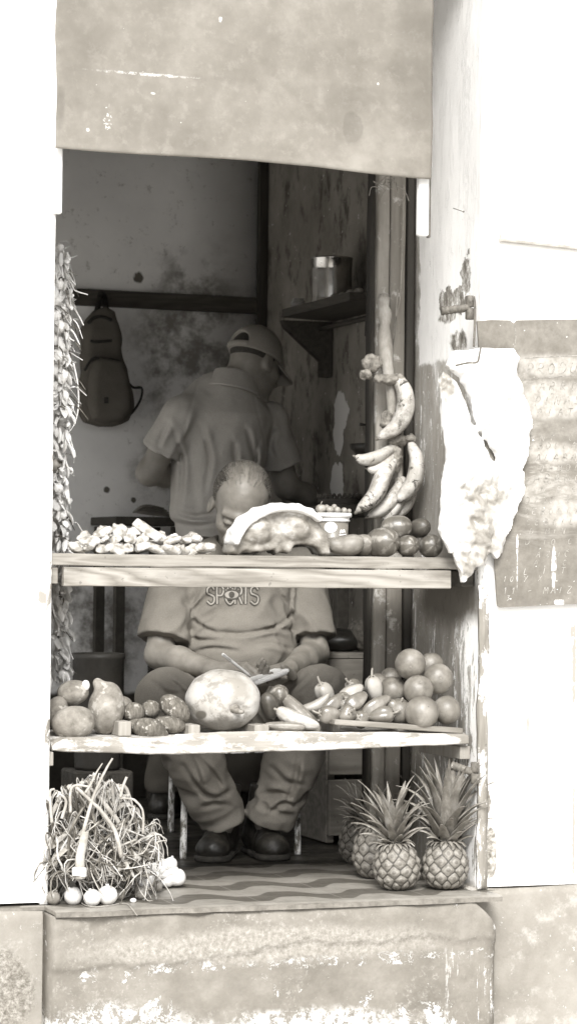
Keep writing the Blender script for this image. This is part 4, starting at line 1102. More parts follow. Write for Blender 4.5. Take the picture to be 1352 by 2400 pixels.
def gourd_mat(name, lo, hi, stripe, nst, rough=.35):
    b = NB(name); sx, sy, sz = b.sep(); a = b.math('ARCTAN2', sz, sy)
    w = b.math('SINE', b.math('ADD', b.math('MULTIPLY', a, nst), b.math('MULTIPLY', b.noise(22, 5), 5.0)))
    col = b.ramp(b.noise(16, 6, .65), [(.3, lo), (.7, hi)]); col = b.mix(b.math('MULTIPLY', b.math('MULTIPLY', b.mr(w, .0, 1.0), b.mr(b.noise(30, 6, .7), .38, .62)), .85), col, stripe)
    col = b.mix(b.mr(b.noise(75, 3, .6), .68, .73), col, lo * .6)
    return b.out(col, rough, b.bump(b.noise(45, 4), .15, .002), spec=.5)


m_cuc = gourd_mat('striped_cucumber', .07, .15, .32, 6); m_cucd = gourd_mat('dark_cucumber', .05, .08, .10, 7, .45); m_egg = gourd_mat('pale_squash', .26, .40, .55, 5); m_gou = gourd_mat('mottled_gourd', .12, .22, .27, 5, .5)
m_sqd = gourd_mat('striped_squash', .13, .20, .34, 9, .5)


def longbody(name, L, Rr, mat, cat, taper=.0, bend=0., sd=1, neck=0):
    nu, nv = 32, 30; t = np.linspace(0, 1, nv); V = []
    for u in t:
        rr = Rr * np.sqrt(max(1 - abs(2 * u - 1) ** 2.6, 0)) * (1 + taper * (u - .5)) * (1 - neck * np.exp(-((u - .35) / .16) ** 2))
        for a in np.linspace(0, 2 * np.pi, nu, endpoint=False): V.append(((u - .5) * L, rr * np.cos(a), rr * np.sin(a)))
    V = np.array(V); V[:, 2] += bend * ((V[:, 0] / L) ** 2 * 4 - .5) * L * .2; V += (.02 * Rr * fbm(V * 1.2 / Rr, sd, 3))[:, None] * (V * (0, 1, 1)) / Rr * 2
    Fc = [(i * nu + j, i * nu + (j + 1) % nu, (i + 1) * nu + (j + 1) % nu, (i + 1) * nu + j) for i in range(nv - 1) for j in range(nu)]
    o = thing(name, 'x', cat); mk(name.split('_')[0] + '_skin' if False else 'skin', V, Fc, mat, o)
    mb = MB(); zb = bend * .5 * L * .2; mb.add(*tube([(-.5 * L + .004, 0, zb), (-.5 * L - .003, 0, zb), (-.5 * L - .007, .001, zb + .001)], [.0055, .0045, .004], 8)); mk('stem_end', *mb.out(), m_pst, o)
    return o


def aim(d, roll=0):
    """rotation that turns local +X towards d"""
    d = Vector(tuple(d)); return (d.to_track_quat('X', 'Z') @ Euler((roll, 0, 0)).to_quaternion()).to_euler()


dc = -CF  # towards the camera
# upper shelf right
G_UP = 'cucumbers and gourds on the counter shelf'
cu = longbody('striped_cucumber', .15, .036, m_cuc, 'cucumber', sd=2)
U = [((896, 1272), .15, (.3, -1, .1), 36, 'plump striped cucumber on the counter next to the gourd, end towards the street'), ((955, 1279), .14, (.15, -1, .05), 25, 'striped cucumber in the bottom row between two others, pale star at its end'),
     ((1009, 1280), .16, (-.1, -1, .1), 28, 'rightmost cucumber of the bottom row, near the hanging meat'), ((929, 1237), .18, (1, -.45, .12), 29, 'cucumber lying across the top of the bottom row')]
for k, ((px, py), Y, d, r, lb) in enumerate(U):
    p = A(px, py, Y); o = cu if k == 0 else dup(cu, p); s_ = r * S(Y) / .036
    place(o, p, aim(d, k), (.62 * s_ if k < 3 else .60, s_, s_)); o['label'] = lb; o['group'] = G_UP
cd = longbody('dark_cucumber', .12, .024, m_cucd, 'cucumber', sd=4); p = A(983, 1238, .18); place(cd, p, aim((.1, -1, .15)), (.7, 1.05, 1.12)); cd['label'] = 'small dark cucumber on top of the row at its right end'; cd['group'] = G_UP
gd = longbody('mottled_gourd', .125, .032, m_gou, 'gourd', .25, .35, 6, .18); p = A(808, 1276, .12); place(gd, p, aim(CRH * 1 + UP * .03), (.86, .95, .92)); gd['label'] = 'bent mottled gourd lying in front of the plastic tub'; gd['group'] = G_UP
g2 = dup(gd, A(838, 1276, .19), aim(CRH * .5 - CF * .6), 'mottled gourd half hidden behind the bent one', .95)
# lower shelf middle
G_LO = 'squash and cucumbers on the lower shelf'
c2 = dup(cd, A(632, 1654, .16), aim((-.35, -.3, .8)), 'dark smooth cucumber standing upright against the pumpkin', (.66, 1.02, 1.02)); c2['group'] = G_LO
c3 = dup(cu, A(652, 1632, .20), aim((.2, -.6, .7)), 'pale striped cucumber behind the dark one beside the pumpkin', (.45, .74, .74)); c3['group'] = G_LO
sq = longbody('pale_squash', .14, .026, m_egg, 'squash', -.35, .25, 3)
p = A(697, 1686, .075); place(sq, p, aim(CRH * 1 - UP * .38), (.9, .82, .82)); sq['label'] = 'shiny pale squash pointing down to the right in front of the others'; sq['group'] = G_LO
s2 = longbody('striped_squash', .17, .024, m_sqd, 'squash', .25, .1, 5); place(s2, A(703, 1672, .15), aim(CRH * .75 - UP * .72 - CF * .5), (.95, .95, .95)); s2['label'] = 'long greyish squash standing aslant behind the pale squash'; s2['group'] = G_LO
s3 = dup(s2, A(668, 1703, .055), aim(CRH * 1 - UP * .05), 'flat striped squash lying lowest on the plank right of the pumpkin', (.66, .72, .55)); s3['group'] = G_LO

# ---- pumpkin ----------------------------------------------------------------
b = NB('pale_pumpkin'); col = b.ramp(b.noise(9, 7, .65), [(.3, .30), (.5, .45), (.7, .58)])
col = b.mix(b.math('MULTIPLY', b.mr(b.noise(20, 7, .7, loc=(1, 5, 2)), .50, .62), .7), col, .17); col = b.mix(b.blob((-.075, -.05, .045), (.012, .04, .012), .4, 40), col, .12)
col = b.mix(b.blob((.02, -.08, .12), (.03, .06, .04), 1.2, 24, .6), col, .27); col = b.mix(b.math('MULTIPLY', b.blob((-.02, -.07, .01), (.10, .1, .03), 1.1, 25, .5), .8), col, .10)
col = b.mix(b.math('MULTIPLY', b.mr(b.noise(150, 3), .66, .7), .6), col, .14)
m_pum = b.out(col, .42, b.bump(b.noise(30, 6, .6), .2, .004), spec=.45)
Yp = .145; pc = A(522, 1641, Yp); rx = 87 * S(Yp); rz = 71 * S(Yp)
pu = thing('pumpkin', 'big pale blotched pumpkin with a knobby stem in the middle of the lower shelf', 'pumpkin', (pc[0], pc[1], pc[2] - rz))
ax = A(557, 1668, Yp - .1) - pc; ax = ax / np.linalg.norm(ax); Bp = basis(ax, UP)
V, Fc = sphere(1, 64, 48); a = np.arctan2(V[:, 1], V[:, 0]); rr = np.linalg.norm(V[:, :2], axis=1)
V = V * (1 + .012 * np.cos(a * 9)[:, None] * rr[:, None]); V[:, 2] -= .18 * np.exp(-(rr / .22) ** 2) * (V[:, 2] > 0); V *= (1 + .035 * fbm(V * 1.3, 4))[:, None]
Lw = V[:, 2:3] * Bp[:, 0] + V[:, 1:2] * Bp[:, 1] + V[:, 0:1] * Bp[:, 2]
dx = Lw @ CRH; dz = Lw[:, 2]; dy = Lw @ CF; W3 = pc + np.outer(dx * rx, CRH) + np.outer(dy * rx * .92, CF) + np.outer(dz * rz, UP)
mk('pumpkin_rind', W3, Fc, m_pum, pu)
st = pc + ax * .080; mb = MB(); mb.add(*tube(spline([st, st + ax * .012, st + ax * .024 + CRH * .006, st + ax * .03 + CRH * .014], 14), np.array([.017, .013, .011, .010, .009, .009, .0085, .008, .008, .0075, .007, .006, .0055, .003]), 9))
V, Fc = mb.out(); V += .0015 * fbm(V * 150, 3)[:, None]; mk('stem', V, Fc, m_stem, pu)

# ---- roots: big tubers at the left, ringed taro in the middle --------------------------
m_tub = organic('earthy_tuber', .10, .32, 24, .8, .6, 70, .004, spots=(.34, 34, .60), spec=.25)
m_cut = organic('white_cut_flesh', .60, .75, 40, .6)


def tuber(px, py, Y, rx, rz, ry, tilt, sd, name, label, group, mat, extra=None, ring=0, amp=.12):
    c = A(px, py, Y); s_ = S(Y); r = np.array([rx * s_, ry, rz * s_]); Rb = np.stack([CRH, CF, UP], 1) @ rotm(0, tilt, 0)

    def f(P):
        d = ell(P, c, r, Rb)
        if extra is not None:
            for (ex, ey, er) in extra: d = smin(d, np.linalg.norm(P - A(ex, ey, Y).astype(np.float32), axis=1) - er * s_, .02)
        d = d + min(r) * amp * fbm((P - c) * (.55 / min(r)), sd, 4)
        if ring:
            q = (P - c) @ Rb[:, 0]; d = d - .0022 * (np.abs(np.sin(q * ring + 1.3 * fbm((P - c) * 40, sd)))) ** .5 - .0015 * fbm((P - c) * 130, sd, 2)
        return d
    mm = max(r) * 1.35 + .035
    V, Fc = sdf_mesh(f, c - mm, c + mm, .0035 if ring else .0045)
    return solo(name, V, Fc, mat, label, 'root', group)


GT = 'big earthy tubers at the left end of the lower shelf'
tuber(171, 1624, .15, 37, 30, .042, -.2, 3, 'tuber', 'round tuber with a white cut end, topmost of the left pile', GT, m_tub)
p = A(201, 1607, .125); V, Fc = sphere(1, 16, 10); solo('cut_root_end', p + V * (.011, .011, .014) * (1 + .1 * fbm(V * 2, 2))[:, None], Fc, m_cut, 'small white cut root piece wedged between the two top tubers', 'root piece')
tuber(249, 1660, .13, 40, 62, .055, .12, 7, 'tuber', 'tallest tuber, light brown with a knob on its top', GT, m_tub, extra=[(228, 1600, 13)])
tuber(172, 1694, .075, 49, 40, .045, -.1, 12, 'tuber', 'smooth rounded tuber at the front left corner of the plank', GT, m_tub)
tuber(133, 1668, .14, 26, 36, .04, .3, 15, 'tuber', 'tuber squeezed behind the wall edge at far left', GT, m_tub)
tuber(290, 1655, .24, 22, 22, .03, .3, 19, 'tuber', 'small dark tuber behind the tallest one', GT, m_tub)
m_taro = organic('ringed_taro', .05, .20, 45, .85, .8, 90, .004, spots=(.34, 70, .6), spec=.2, stretch=(2.5, 1, 1))
GR = 'ringed taro roots left of the pumpkin'
TA = [(314, 1671, .13, 24, 21, .03, .2, 2, 'round taro root at the upper left of the group'), (352, 1664, .15, 20, 21, .03, 1.2, 5, 'taro root with its blunt end facing the street'), (410, 1662, .13, 41, 25, .035, .7, 8, 'biggest taro root, slanting down towards the pumpkin'),
      (399, 1699, .10, 37, 18, .028, .15, 11, 'taro root lying flat under the biggest one'), (345, 1707, .07, 31, 22, .03, .1, 14, 'front taro root with pale rings and a pointed tip'), (322, 1700, .12, 22, 18, .03, .1, 17, 'taro root hidden behind the front ringed one'), (303, 1700, .16, 20, 20, .03, .1, 21, 'dark taro root behind the first wooden divider')]
for px, py, Y, rx, rz, ry, t_, sd, lb in TA: tuber(px, py, Y, rx, rz, ry, t_, sd, 'taro_root', lb, GR, m_taro, ring=520, amp=.16, extra=[(385, 1722, 7), (370, 1718, 9)] if sd == 14 else None)

# ---- pale chunks heaped at the left of the counter shelf ------------------------------
b = NB('pale_fat'); n1 = b.noise(24, 6, .65); col = b.ramp(n1, [(.30, .15), (.42, .26), (.50, .44), (.66, .66)])
m_fat = b.out(col, .45, b.bump(b.noise(50, 6, .6), .5, .005), spec=.5, sss=.1)
CH = []
for sd in range(7):
    ax = np.array([.026, .018, .014]) * R_.uniform(.85, 1.2, 3)
    V, Fc = sdf_mesh(lambda P: np.maximum(np.maximum(ell(P, (0, 0, 0), ax) + .011 * fbm(P * 62, sd * 5 + 3, 4), plane(P, (0, 0, -.009), (0, .1, -1))), plane(P, (.022, 0, 0), (1, .3 - sd * .1, .5))) , (-.045, -.04, -.035), (.045, .04, .035), .0032)
    CH.append((V, Fc))
protos = []; cnt = 0
outline_x = [155, 175, 215, 260, 300, 330, 350, 380, 420, 460, 485, 500]; outline_y = [1290, 1262, 1232, 1222, 1218, 1212, 1232, 1238, 1233, 1242, 1262, 1290]
rc = random.Random(12)
spots_ = []
for row, (yy, dep) in enumerate(((1286, .05), (1284, .11), (1266, .075), (1262, .14), (1247, .10), (1244, .17), (1230, .13))):
    x = 172 + rc.uniform(0, 16)
    while x < 492:
        ly = np.interp(x, outline_x, outline_y)
        if yy - 15 > ly: spots_.append((x, yy + rc.uniform(-4, 4), dep + rc.uniform(-.015, .015)))
        x += rc.uniform(27, 38)
for px, py, Y in spots_:
    k = cnt % 7; p = A(px, py, Y); rot = (rc.uniform(-.6, .6), rc.uniform(-.6, .6), rc.uniform(0, 6.28))
    if k >= len(protos):
        V, Fc = CH[k]; o = mk('fat_chunk', V, Fc, m_fat); tag(o, 'pale knobbly chunk of pork fat in the heap at the left of the counter', 'pork fat', 'chunks of pork fat heaped on the counter shelf'); protos.append(o)
    else:
        o = protos[k].copy(); COL.objects.link(o)
    place(o, p, rot, rc.uniform(.8, 1.15)); cnt += 1
# the upright pale slab in the middle of the heap
p = A(345, 1243, .09); V, Fc = sdf_mesh(lambda P: rbox(P, p, (.042, .012, .014), .008, np.stack([CRH, CF, UP], 1) @ rotm(0, .62, 0)) + .004 * fbm(P * 60, 4, 3), p - .07, p + .07, .0035)
solo('fat_slab', V, Fc, m_fat, 'long white slab of pork fat sticking up in the middle of the heap', 'pork fat')

# ---- cut of meat with a fat cap on the counter shelf -----------------------------------
Ym = .13; Mq = lambda px, py: A(px, py, Ym)[[0, 2]]
outl = np.array([Mq(*q) for q in [(531, 1293), (536, 1262), (550, 1240), (575, 1214), (605, 1196), (640, 1187), (675, 1188), (705, 1197), (728, 1214), (740, 1234), (752, 1252), (762, 1275), (758, 1297), (744, 1299), (735, 1285), (722, 1277), (703, 1274), (686, 1281), (676, 1294), (652, 1292), (638, 1298), (634, 1286), (610, 1290), (585, 1298), (565, 1291), (548, 1299)]])
capl = np.array([Mq(*q) for q in [(537, 1275), (545, 1252), (565, 1226), (600, 1204), (640, 1194), (680, 1195), (708, 1205), (730, 1222)]])
b = NB('raw_meat'); n1 = b.noise(20, 6, .6, .3, stretch=(1, 1, 1.5)); col = b.ramp(n1, [(.32, .10), (.45, .20), (.58, .30), (.70, .58)])
m_meat = b.out(col, .38, b.bump(b.noise(55, 6, .6), .5, .004), spec=.5)


def f_meat(P):
    d2 = poly2(P[:, 0], P[:, 2], outl); w = np.stack([d2 + .010, np.abs(P[:, 1] - Ym) - .055 + .018], -1)
    d = np.linalg.norm(np.maximum(w, 0), axis=1) + np.minimum(w.max(1), 0) - .010
    for (px, py, rx, rz) in ((602, 1246, 42, 28), (692, 1240, 36, 26)):
        c = A(px, py, Ym - .045); d = smin(d, ell(P, c, (rx * S(Ym), .022, rz * S(Ym))), .008)
    g = A(648, 1240, Ym - .07); d = smax(d, -cap(P, A(650, 1205, Ym - .070), A(643, 1278, Ym - .070), .012, .020), .006)
    c = A(703, 1296, Ym - .06); d = smax(d, -ell(P, c, (.028, .08, .024)), .006)
    for (px, py, a_, b_) in ((705, 1297, .030, .022), (668, 1300, .014, .010), (600, 1302, .026, .010)): d = smax(d, -ell(P, A(px, py, Ym - .06), (a_, .075, b_)), .005)
    return d + .0050 * fbm(P * 34, 77, 4) - .006 * np.abs(fbm(P * 24, 79, 3))


lo = np.array([outl[:, 0].min() - .03, Ym - .11, outl[:, 1].min() - .02]); hi = np.array([outl[:, 0].max() + .03, Ym + .08, outl[:, 1].max() + .03])
mt = thing('cut_of_meat', 'arched cut of raw meat with a thick white fat cap on the counter shelf', 'meat', (outl[:, 0].mean(), Ym, UZ))
V, Fc = sdf_mesh(f_meat, lo, hi, .0038); mk('flesh', V, Fc, m_meat, mt)
cp3 = [np.array([x, Ym - .03, z]) for x, z in capl]
b = NB('white_rind'); m_rind = b.out(b.ramp(b.noise(20, 5), [(.3, .66), (.7, .82)]), .4, b.bump(b.noise(60, 5), .2, .002), spec=.5)


def f_cap(P):
    d = None
    for y in np.linspace(-.058, .036, 11):
        c = chain(P, [q + np.array([0, y + .03 - .012, .0050]) for q in cp3], [.0065, .007, .0075, .008, .008, .0075, .0065, .005], .006); d = c if d is None else smin(d, c, .013)
    return d + .0022 * fbm(P * 45, 5, 3)


V, Fc = sdf_mesh(f_cap, lo, hi + .02, .0038); mk('fat_cap', V, Fc, m_rind, mt)

# ---- plastic tub with small fruit ---------------------------------------------------------
Yt_ = .22; tb_c = A(779, 1262, Yt_); s_ = S(Yt_); zt_ = A(779, 1203, Yt_)[2] - UZ
b = NB('tub_white'); m_tw = b.out(.78, .35, spec=.5)
b = NB('tub_grey_label'); m_tg = b.out(b.ramp(b.noise(10, 3), [(.3, .16), (.7, .20)]), .35)
tu = thing('plastic_tub', 'grey food tub with a white rim filled with small fruit on the counter', 'tub', (tb_c[0], Yt_, UZ + .0005))
rb, rt = 33 * s_, 38 * s_
V, Fc = lathe([(.001, 0), (rb, 0), (rb * 1.01, .004), (rt, zt_ - .020), (rt * .97, zt_ - .02), (rb * .95, .004), (.001, .003)], 48, False); mk('tub_wall', V, Fc, m_tg, tu, local=True)
V, Fc = lathe([(rt * 1.005, zt_ - .024), (rt * 1.06, zt_ - .0235), (rt * 1.07, zt_ - .019), (rt * 1.04, zt_ - .0175), (rt * 1.05, zt_ - .012), (rt * 1.17, zt_ - .011), (rt * 1.185, zt_ - .006), (rt * 1.17, zt_), (rt * 1.09, zt_), (rt * 1.02, zt_ - .004), (rt * .98, zt_ - .022), (rt * 1.005, zt_ - .024)], 48, False); mk('rim', V, Fc, m_tw, tu, local=True)


def on_tub(px, py, lift=.0006):
    """pixel offset from tub centre line to a point on its wall facing the camera"""
    z = zt_ - (py - 1203) * s_; rr = rb + (rt - rb) * z / (zt_ - .02) + lift; a = math.asin(max(-1, min(1, (px - 779) * s_ / rr)))
    d = CRH * math.sin(a) - CF * math.cos(a); return (d[0] * rr, d[1] * rr, z)


V = [on_tub(774, 1237)]; n = 28
Fo = []
for q_ in (1, 2, 3, 4):
    for k in range(n): V.append(on_tub(774 + 15 * q_ / 4 * math.cos(k / n * 6.283), 1237 - 13 * q_ / 4 * math.sin(k / n * 6.283), .0011))
Fo = [(0, 1 + k, 1 + (k + 1) % n) for k in range(n)] + [(1 + q_ * n + k, 1 + (q_ + 1) * n + k, 1 + (q_ + 1) * n + (k + 1) % n, 1 + q_ * n + (k + 1) % n) for q_ in range(3) for k in range(n)]
V[0] = on_tub(774, 1237, .0011); mk('oval_emblem', V, Fo, m_tw, tu, local=True)
M_ = MB()
for pts in ([(796, 1251), (799, 1243), (802, 1250)], [(803, 1250), (805, 1242), (808, 1249)], [(794, 1255), (802, 1254), (811, 1253)], [(754, 1222), (764, 1222)], [(796, 1222), (810, 1223)]):
    q = spline(pts, 10) if len(pts) > 2 else np.linspace(pts[0], pts[1], 5); T = np.gradient(q, axis=0); T /= np.linalg.norm(T, axis=1)[:, None]; Nn = np.stack([-T[:, 1], T[:, 0]], 1) * 1.5
    V = [on_tub(*v, .0012) for v in q + Nn] + [on_tub(*v, .0012) for v in q - Nn]; M_.add(V, [(i, i + 1, 10 + i + 1, 10 + i) if len(q) == 10 else (i, i + 1, 5 + i + 1, 5 + i) for i in range(len(q) - 1)])
mk('label_print', *M_.out(), m_tw, tu, smooth=False, local=True)
m_frt = organic('small_fruit_skin', .16, .34, 40, .4, .2)
for k, (px, py, r, dy, lb) in enumerate(((752, 1193, 13, -.01, 'largest small fruit, at the left of the tub opening'), (773, 1195, 10, -.015, 'second small fruit from the left in the tub'), (790, 1196, 9, -.01, 'small fruit in the middle of the tub opening'), (806, 1197, 8, -.005, 'small fruit right of the middle in the tub'),
                                       (818, 1198, 6, .0, 'tiny fruit at the right rim of the tub'), (783, 1189, 8, .02, 'small fruit standing highest at the back of the tub'), (765, 1190, 8, .02, 'small fruit at the back left of the tub'))):
    p = A(px, py, Yt_ + dy); V, Fc = sphere(r * s_, 16, 12); V = V * (1, 1, .92); V[:, 2] -= .15 * r * s_ * np.exp(-((V[:, 0] ** 2 + V[:, 1] ** 2) / (r * s_ * .3) ** 2)) * (V[:, 2] > 0)
    o = mk('small_fruit', V, Fc, m_frt); place(o, p, (k * .4, .3 * k, k)); tag(o, lb, 'fruit', 'small fruit in the tub')
    if k in (0, 2): mb = MB(); mb.add(*tube(spline([(0, 0, r * s_ * .8), (.001, 0, r * s_ * 1.15), (.004, .001, r * s_ * 1.4)], 6), .0012, 6)); mk('fruit_stalk', *mb.out(), m_pst, o, local=True)

# ---- plantains on their stalk ------------------------------------------------------------------
b = NB('plantain_skin'); n1 = b.noise(26, 6, .7, .8); col = b.ramp(n1, [(.3, .26), (.55, .42), (.75, .54)])
col = b.mix(b.mr(b.noise(30, 8, .8, .6, loc=(2, 1, 5)), .55, .60), col, .045); col = b.mix(b.math('MULTIPLY', b.mr(b.noise(14, 6, .7, loc=(9, 1, 5)), .50, .62), .7), col, .16)
m_pla = b.out(col, .5, b.bump(b.noise(60, 5), .25, .002), spec=.4)
m_tip = organic('dark_plantain_end', .05, .14, 60, .7, .6)
b = NB('plantain_stalk'); n1 = b.noise(14, 7, .7, stretch=(1, 1, .4)); m_psk = b.out(b.ramp(n1, [(.3, .12), (.5, .24), (.7, .42)]), .6, b.bump(b.noise(40, 7, .7, stretch=(1, 1, .4)), .7, .005))
m_dry = organic('dry_hand_cut', .05, .30, 55, .8, .9, 70, .006)
YP = .40; TP = lambda px, py, dy=0: A(px, py, YP + dy)
pb_ = thing('plantain_bunch', 'bunch of blotched plantains hanging on a thick stalk beside the frame boards', 'plantains', TP(905, 1220))
sp_ = spline([TP(899, 690, .035), TP(899, 715, .03), TP(902, 745, .025), TP(901, 790, .02), TP(905, 850, .0), TP(915, 905, -.005), TP(920, 980, .0), TP(928, 1050, 0), TP(935, 1130, .01), TP(932, 1200, .02)], 90)
rs = np.interp(np.linspace(0, 1, 90), [0, .05, .12, .2, .27, .32, .4, .55, .75, .9, 1], [.013, .019, .016, .021, .015, .019, .022, .015, .013, .011, .005])
V, Fc = tube(sp_, rs, 14); V += .003 * fbm(V * 45, 3, 4)[:, None]; mk('stalk', V, Fc, m_psk, pb_)


def ragged(c, r, sd, h=.004): return sdf_mesh(lambda P: ell(P, c, r) + .010 * fbm(P * 60, sd, 4), np.array(c) - np.array(r) - .02, np.array(c) + np.array(r) + .02, h)


for (px, py, rx, rz, dy, sd) in ((872, 852, 24, 22, -.015, 3), (858, 878, 14, 14, -.02, 9), (905, 888, 34, 13, -.03, 14), (930, 892, 24, 14, -.03, 15), (905, 985, 18, 22, -.01, 17), (930, 1030, 26, 16, -.02, 25), (960, 1030, 14, 12, -.02, 29), (928, 1075, 15, 32, -.02, 33), (935, 1140, 10, 22, -.01, 37)):
    c = TP(px, py, dy); V, Fc = ragged(c, (rx * S(YP), .02, rz * S(YP)), sd); mk('hand_cut', V, Fc, m_dry, pb_)


def plantain(pts, r, name='plantain', tip=True):
    P = spline(pts, 26); t = np.linspace(0, 1, 26); rr = r * np.clip(np.sin(np.pi * (.06 + .90 * t)), 0, 1) ** .52; rr[0] = r * .34; rr[-1] = r * .22; rr[-2] = min(rr[-2], r * .40); rr[1] = r * .46
    T, N, B_ = frames(P); a = np.linspace(0, 2 * np.pi, 15, endpoint=False); k = 1 + .075 * np.cos(5 * a)
    V = (P[:, None] + (rr[:, None] * k[None])[..., None] * (np.cos(a)[None, :, None] * N[:, None] + np.sin(a)[None, :, None] * B_[:, None])).reshape(-1, 3)
    Fc = [(i * 15 + j, i * 15 + (j + 1) % 15, (i + 1) * 15 + (j + 1) % 15, (i + 1) * 15 + j) for i in range(25) for j in range(15)] + [tuple(range(15))[::-1], tuple(25 * 15 + j for j in range(15))]
    o = mk(name, V, Fc, m_pla, pb_); d = P[-1] - P[-3]; d /= np.linalg.norm(d)
    V, Fc = tube([P[-1] - d * .004, P[-1] + d * .004, P[-1] + d * .009], [r * .25, r * .22, r * .10], 8); mk('plantain_tip', V, Fc, m_tip, o)


s0 = S(YP)
plantain([TP(925, 880, -.02), TP(948, 915, -.05), TP(950, 960, -.055), TP(930, 1000, -.05), TP(885, 1027, -.04)], 22 * s0)
plantain([TP(925, 1045, -.02), TP(890, 1068, -.045), TP(855, 1078, -.05), TP(832, 1070, -.05)], 15 * s0)
plantain([TP(925, 1060, -.01), TP(905, 1085, -.04), TP(880, 1100, -.045), TP(860, 1098, -.045)], 13 * s0)
plantain([TP(925, 1075, -.02), TP(898, 1115, -.06), TP(878, 1160, -.065), TP(836, 1200, -.06)], 21 * s0)
plantain([TP(960, 1035, -.02), TP(976, 1075, -.055), TP(970, 1125, -.06), TP(945, 1160, -.05), TP(928, 1170, -.05)], 20 * s0)
plantain([TP(945, 1120, 0), TP(925, 1160, -.03), TP(900, 1190, -.035), TP(862, 1212, -.03)], 18 * s0)
plantain([TP(950, 1140, 0), TP(935, 1170, -.02), TP(915, 1200, -.025), TP(898, 1222, -.02)], 18 * s0)
plantain([TP(960, 1110, .01), TP(962, 1150, -.01), TP(950, 1185, -.015), TP(930, 1212, -.01)], 16 * s0)
cordm = organic('pale_cord', .14, .26, 60)
for k, pts in enumerate(([(946, 432), (943, 560), (938, 690), (925, 760), (918, 850)], [(932, 676), (926, 760), (916, 840)])):
    V, Fc = tube(spline([TP(x, y, .045) for x, y in pts], 40), .0022, 6); mk('cord', V, Fc, cordm, pb_)
M_ = MB()
for k in range(10):
    a = TP(900 + R_.uniform(-10, 30), 432 + R_.uniform(-8, 14), .03); e = a + np.array([R_.uniform(-.04, .04), R_.uniform(-.03, .0), R_.uniform(-.07, .03)]); M_.add(*tube(spline([a, (a + e) / 2 + R_.uniform(-.02, .02, 3), e], 10), .0013, 5))
mk('tied_fibres', *M_.out(), cordm, pb_)

# ---- crumpled plastic bag on the hook at the right ------------------------------------------------
YH = -.045; Hq = lambda px, py: A(px, py, YH)[[0, 2]]
hout = np.array([Hq(*q) for q in [(1052, 842), (1062, 824), (1088, 820), (1120, 815), (1160, 816), (1205, 815), (1216, 838), (1212, 870), (1222, 905), (1236, 935), (1250, 985), (1240, 1020), (1238, 1060), (1228, 1100), (1230, 1150), (1212, 1190), (1200, 1230), (1186, 1262), (1176, 1300), (1162, 1312), (1148, 1296), (1138, 1325), (1112, 1328), (1106, 1345), (1092, 1362), (1082, 1366), (1080, 1340), (1070, 1318), (1064, 1290), (1056, 1296), (1044, 1270), (1030, 1240), (1034, 1160), (1046, 1080), (1040, 1010), (1034, 950), (1030, 890)]])
oH = np.array([hout[:, 0].mean(), YH, hout[:, 1].min()])
hc = lambda px, py: A(px, py, YH - .03) - oH
b = NB('thin_white_plastic'); n1 = b.noise(16, 7, .7, .6)
low = b.mx(b.blob(hc(1140, 1160), (.075, .2, .05), .9, 14, .5), b.blob(hc(1140, 1250), (.060, .2, .09), .8, 16, .5), b.blob(hc(1055, 900), (.02, .2, .05), 1.0, 24, .4), b.blob(hc(1105, 1320), (.035, .2, .035), .9, 22, .5))
col = b.mix(low, b.ramp(n1, [(.3, .62), (.7, .80)]), b.ramp(b.noise(22, 7, .7, 1.2), [(.32, .17), (.5, .28), (.66, .44)]))
m_bagp = b.out(col, .30, b.bump(b.noise(40, 8, .7, 1.0), .3, .003), spec=.6)


def ridged(P, st, f, sd): return 1 - 2.6 * np.abs(fbm(P * np.float32(st) * f, sd, 2))


def f_hang(P):
    d2 = poly2(P[:, 0], P[:, 2], hout) + .006 * fbm(P * 26, 91, 4); zt = (hout[:, 1].max() - P[:, 2])
    q = P + .025 * np.stack([fbm(P * 9, 5, 2), 0 * P[:, 0], fbm(P * 9, 6, 2)], -1)
    rot = np.stack([q[:, 0] * .92 + q[:, 2] * .38, q[:, 1] * 0, q[:, 2] * .92 - q[:, 0] * .38], -1)
    h = 0
    for k, (ax_, az_, f_, am_) in enumerate(((1, .12, 17, .007), (.9, .45, 26, .0055), (.55, -.8, 21, .005), (.25, 1, 34, .0036), (1, -.3, 47, .003), (.7, .7, 62, .002))):
        w_ = (q[:, 0] * ax_ + q[:, 2] * az_) * f_ + 1.7 * k + 1.1 * fbm(P * 7, 61 + k, 2); h = h + am_ * (np.abs(w_ - np.floor(w_) - .5) * 4 - 1) * (.55 + .9 * np.clip(vnoise(P * 8, 71 + k) + .3, 0, 1))
    h = h * np.clip(zt / .06, .25, 1.15)
    vl = [A(*q_, YH)[[0, 2]] for q_ in [(1048, 868), (1075, 890), (1098, 935), (1110, 985), (1135, 1030), (1160, 1075)]]
    dl = np.full(len(P), 9.0)
    for a_, b_ in zip(vl[:-1], vl[1:]):
        e = b_ - a_; t = np.clip(((P[:, 0] - a_[0]) * e[0] + (P[:, 2] - a_[1]) * e[1]) / (e @ e), 0, 1); dl = np.minimum(dl, np.hypot(P[:, 0] - a_[0] - e[0] * t, P[:, 2] - a_[1] - e[1] * t))
    front = .014 + h * .65 + .010 * np.clip(1 - np.abs(d2) / .05, 0, 1) * -1 - .030 * np.exp(-(dl / .010) ** 2)
    y = YH - P[:, 1]
    return np.maximum(np.maximum(d2, (y - front) * .62), -y - .012)


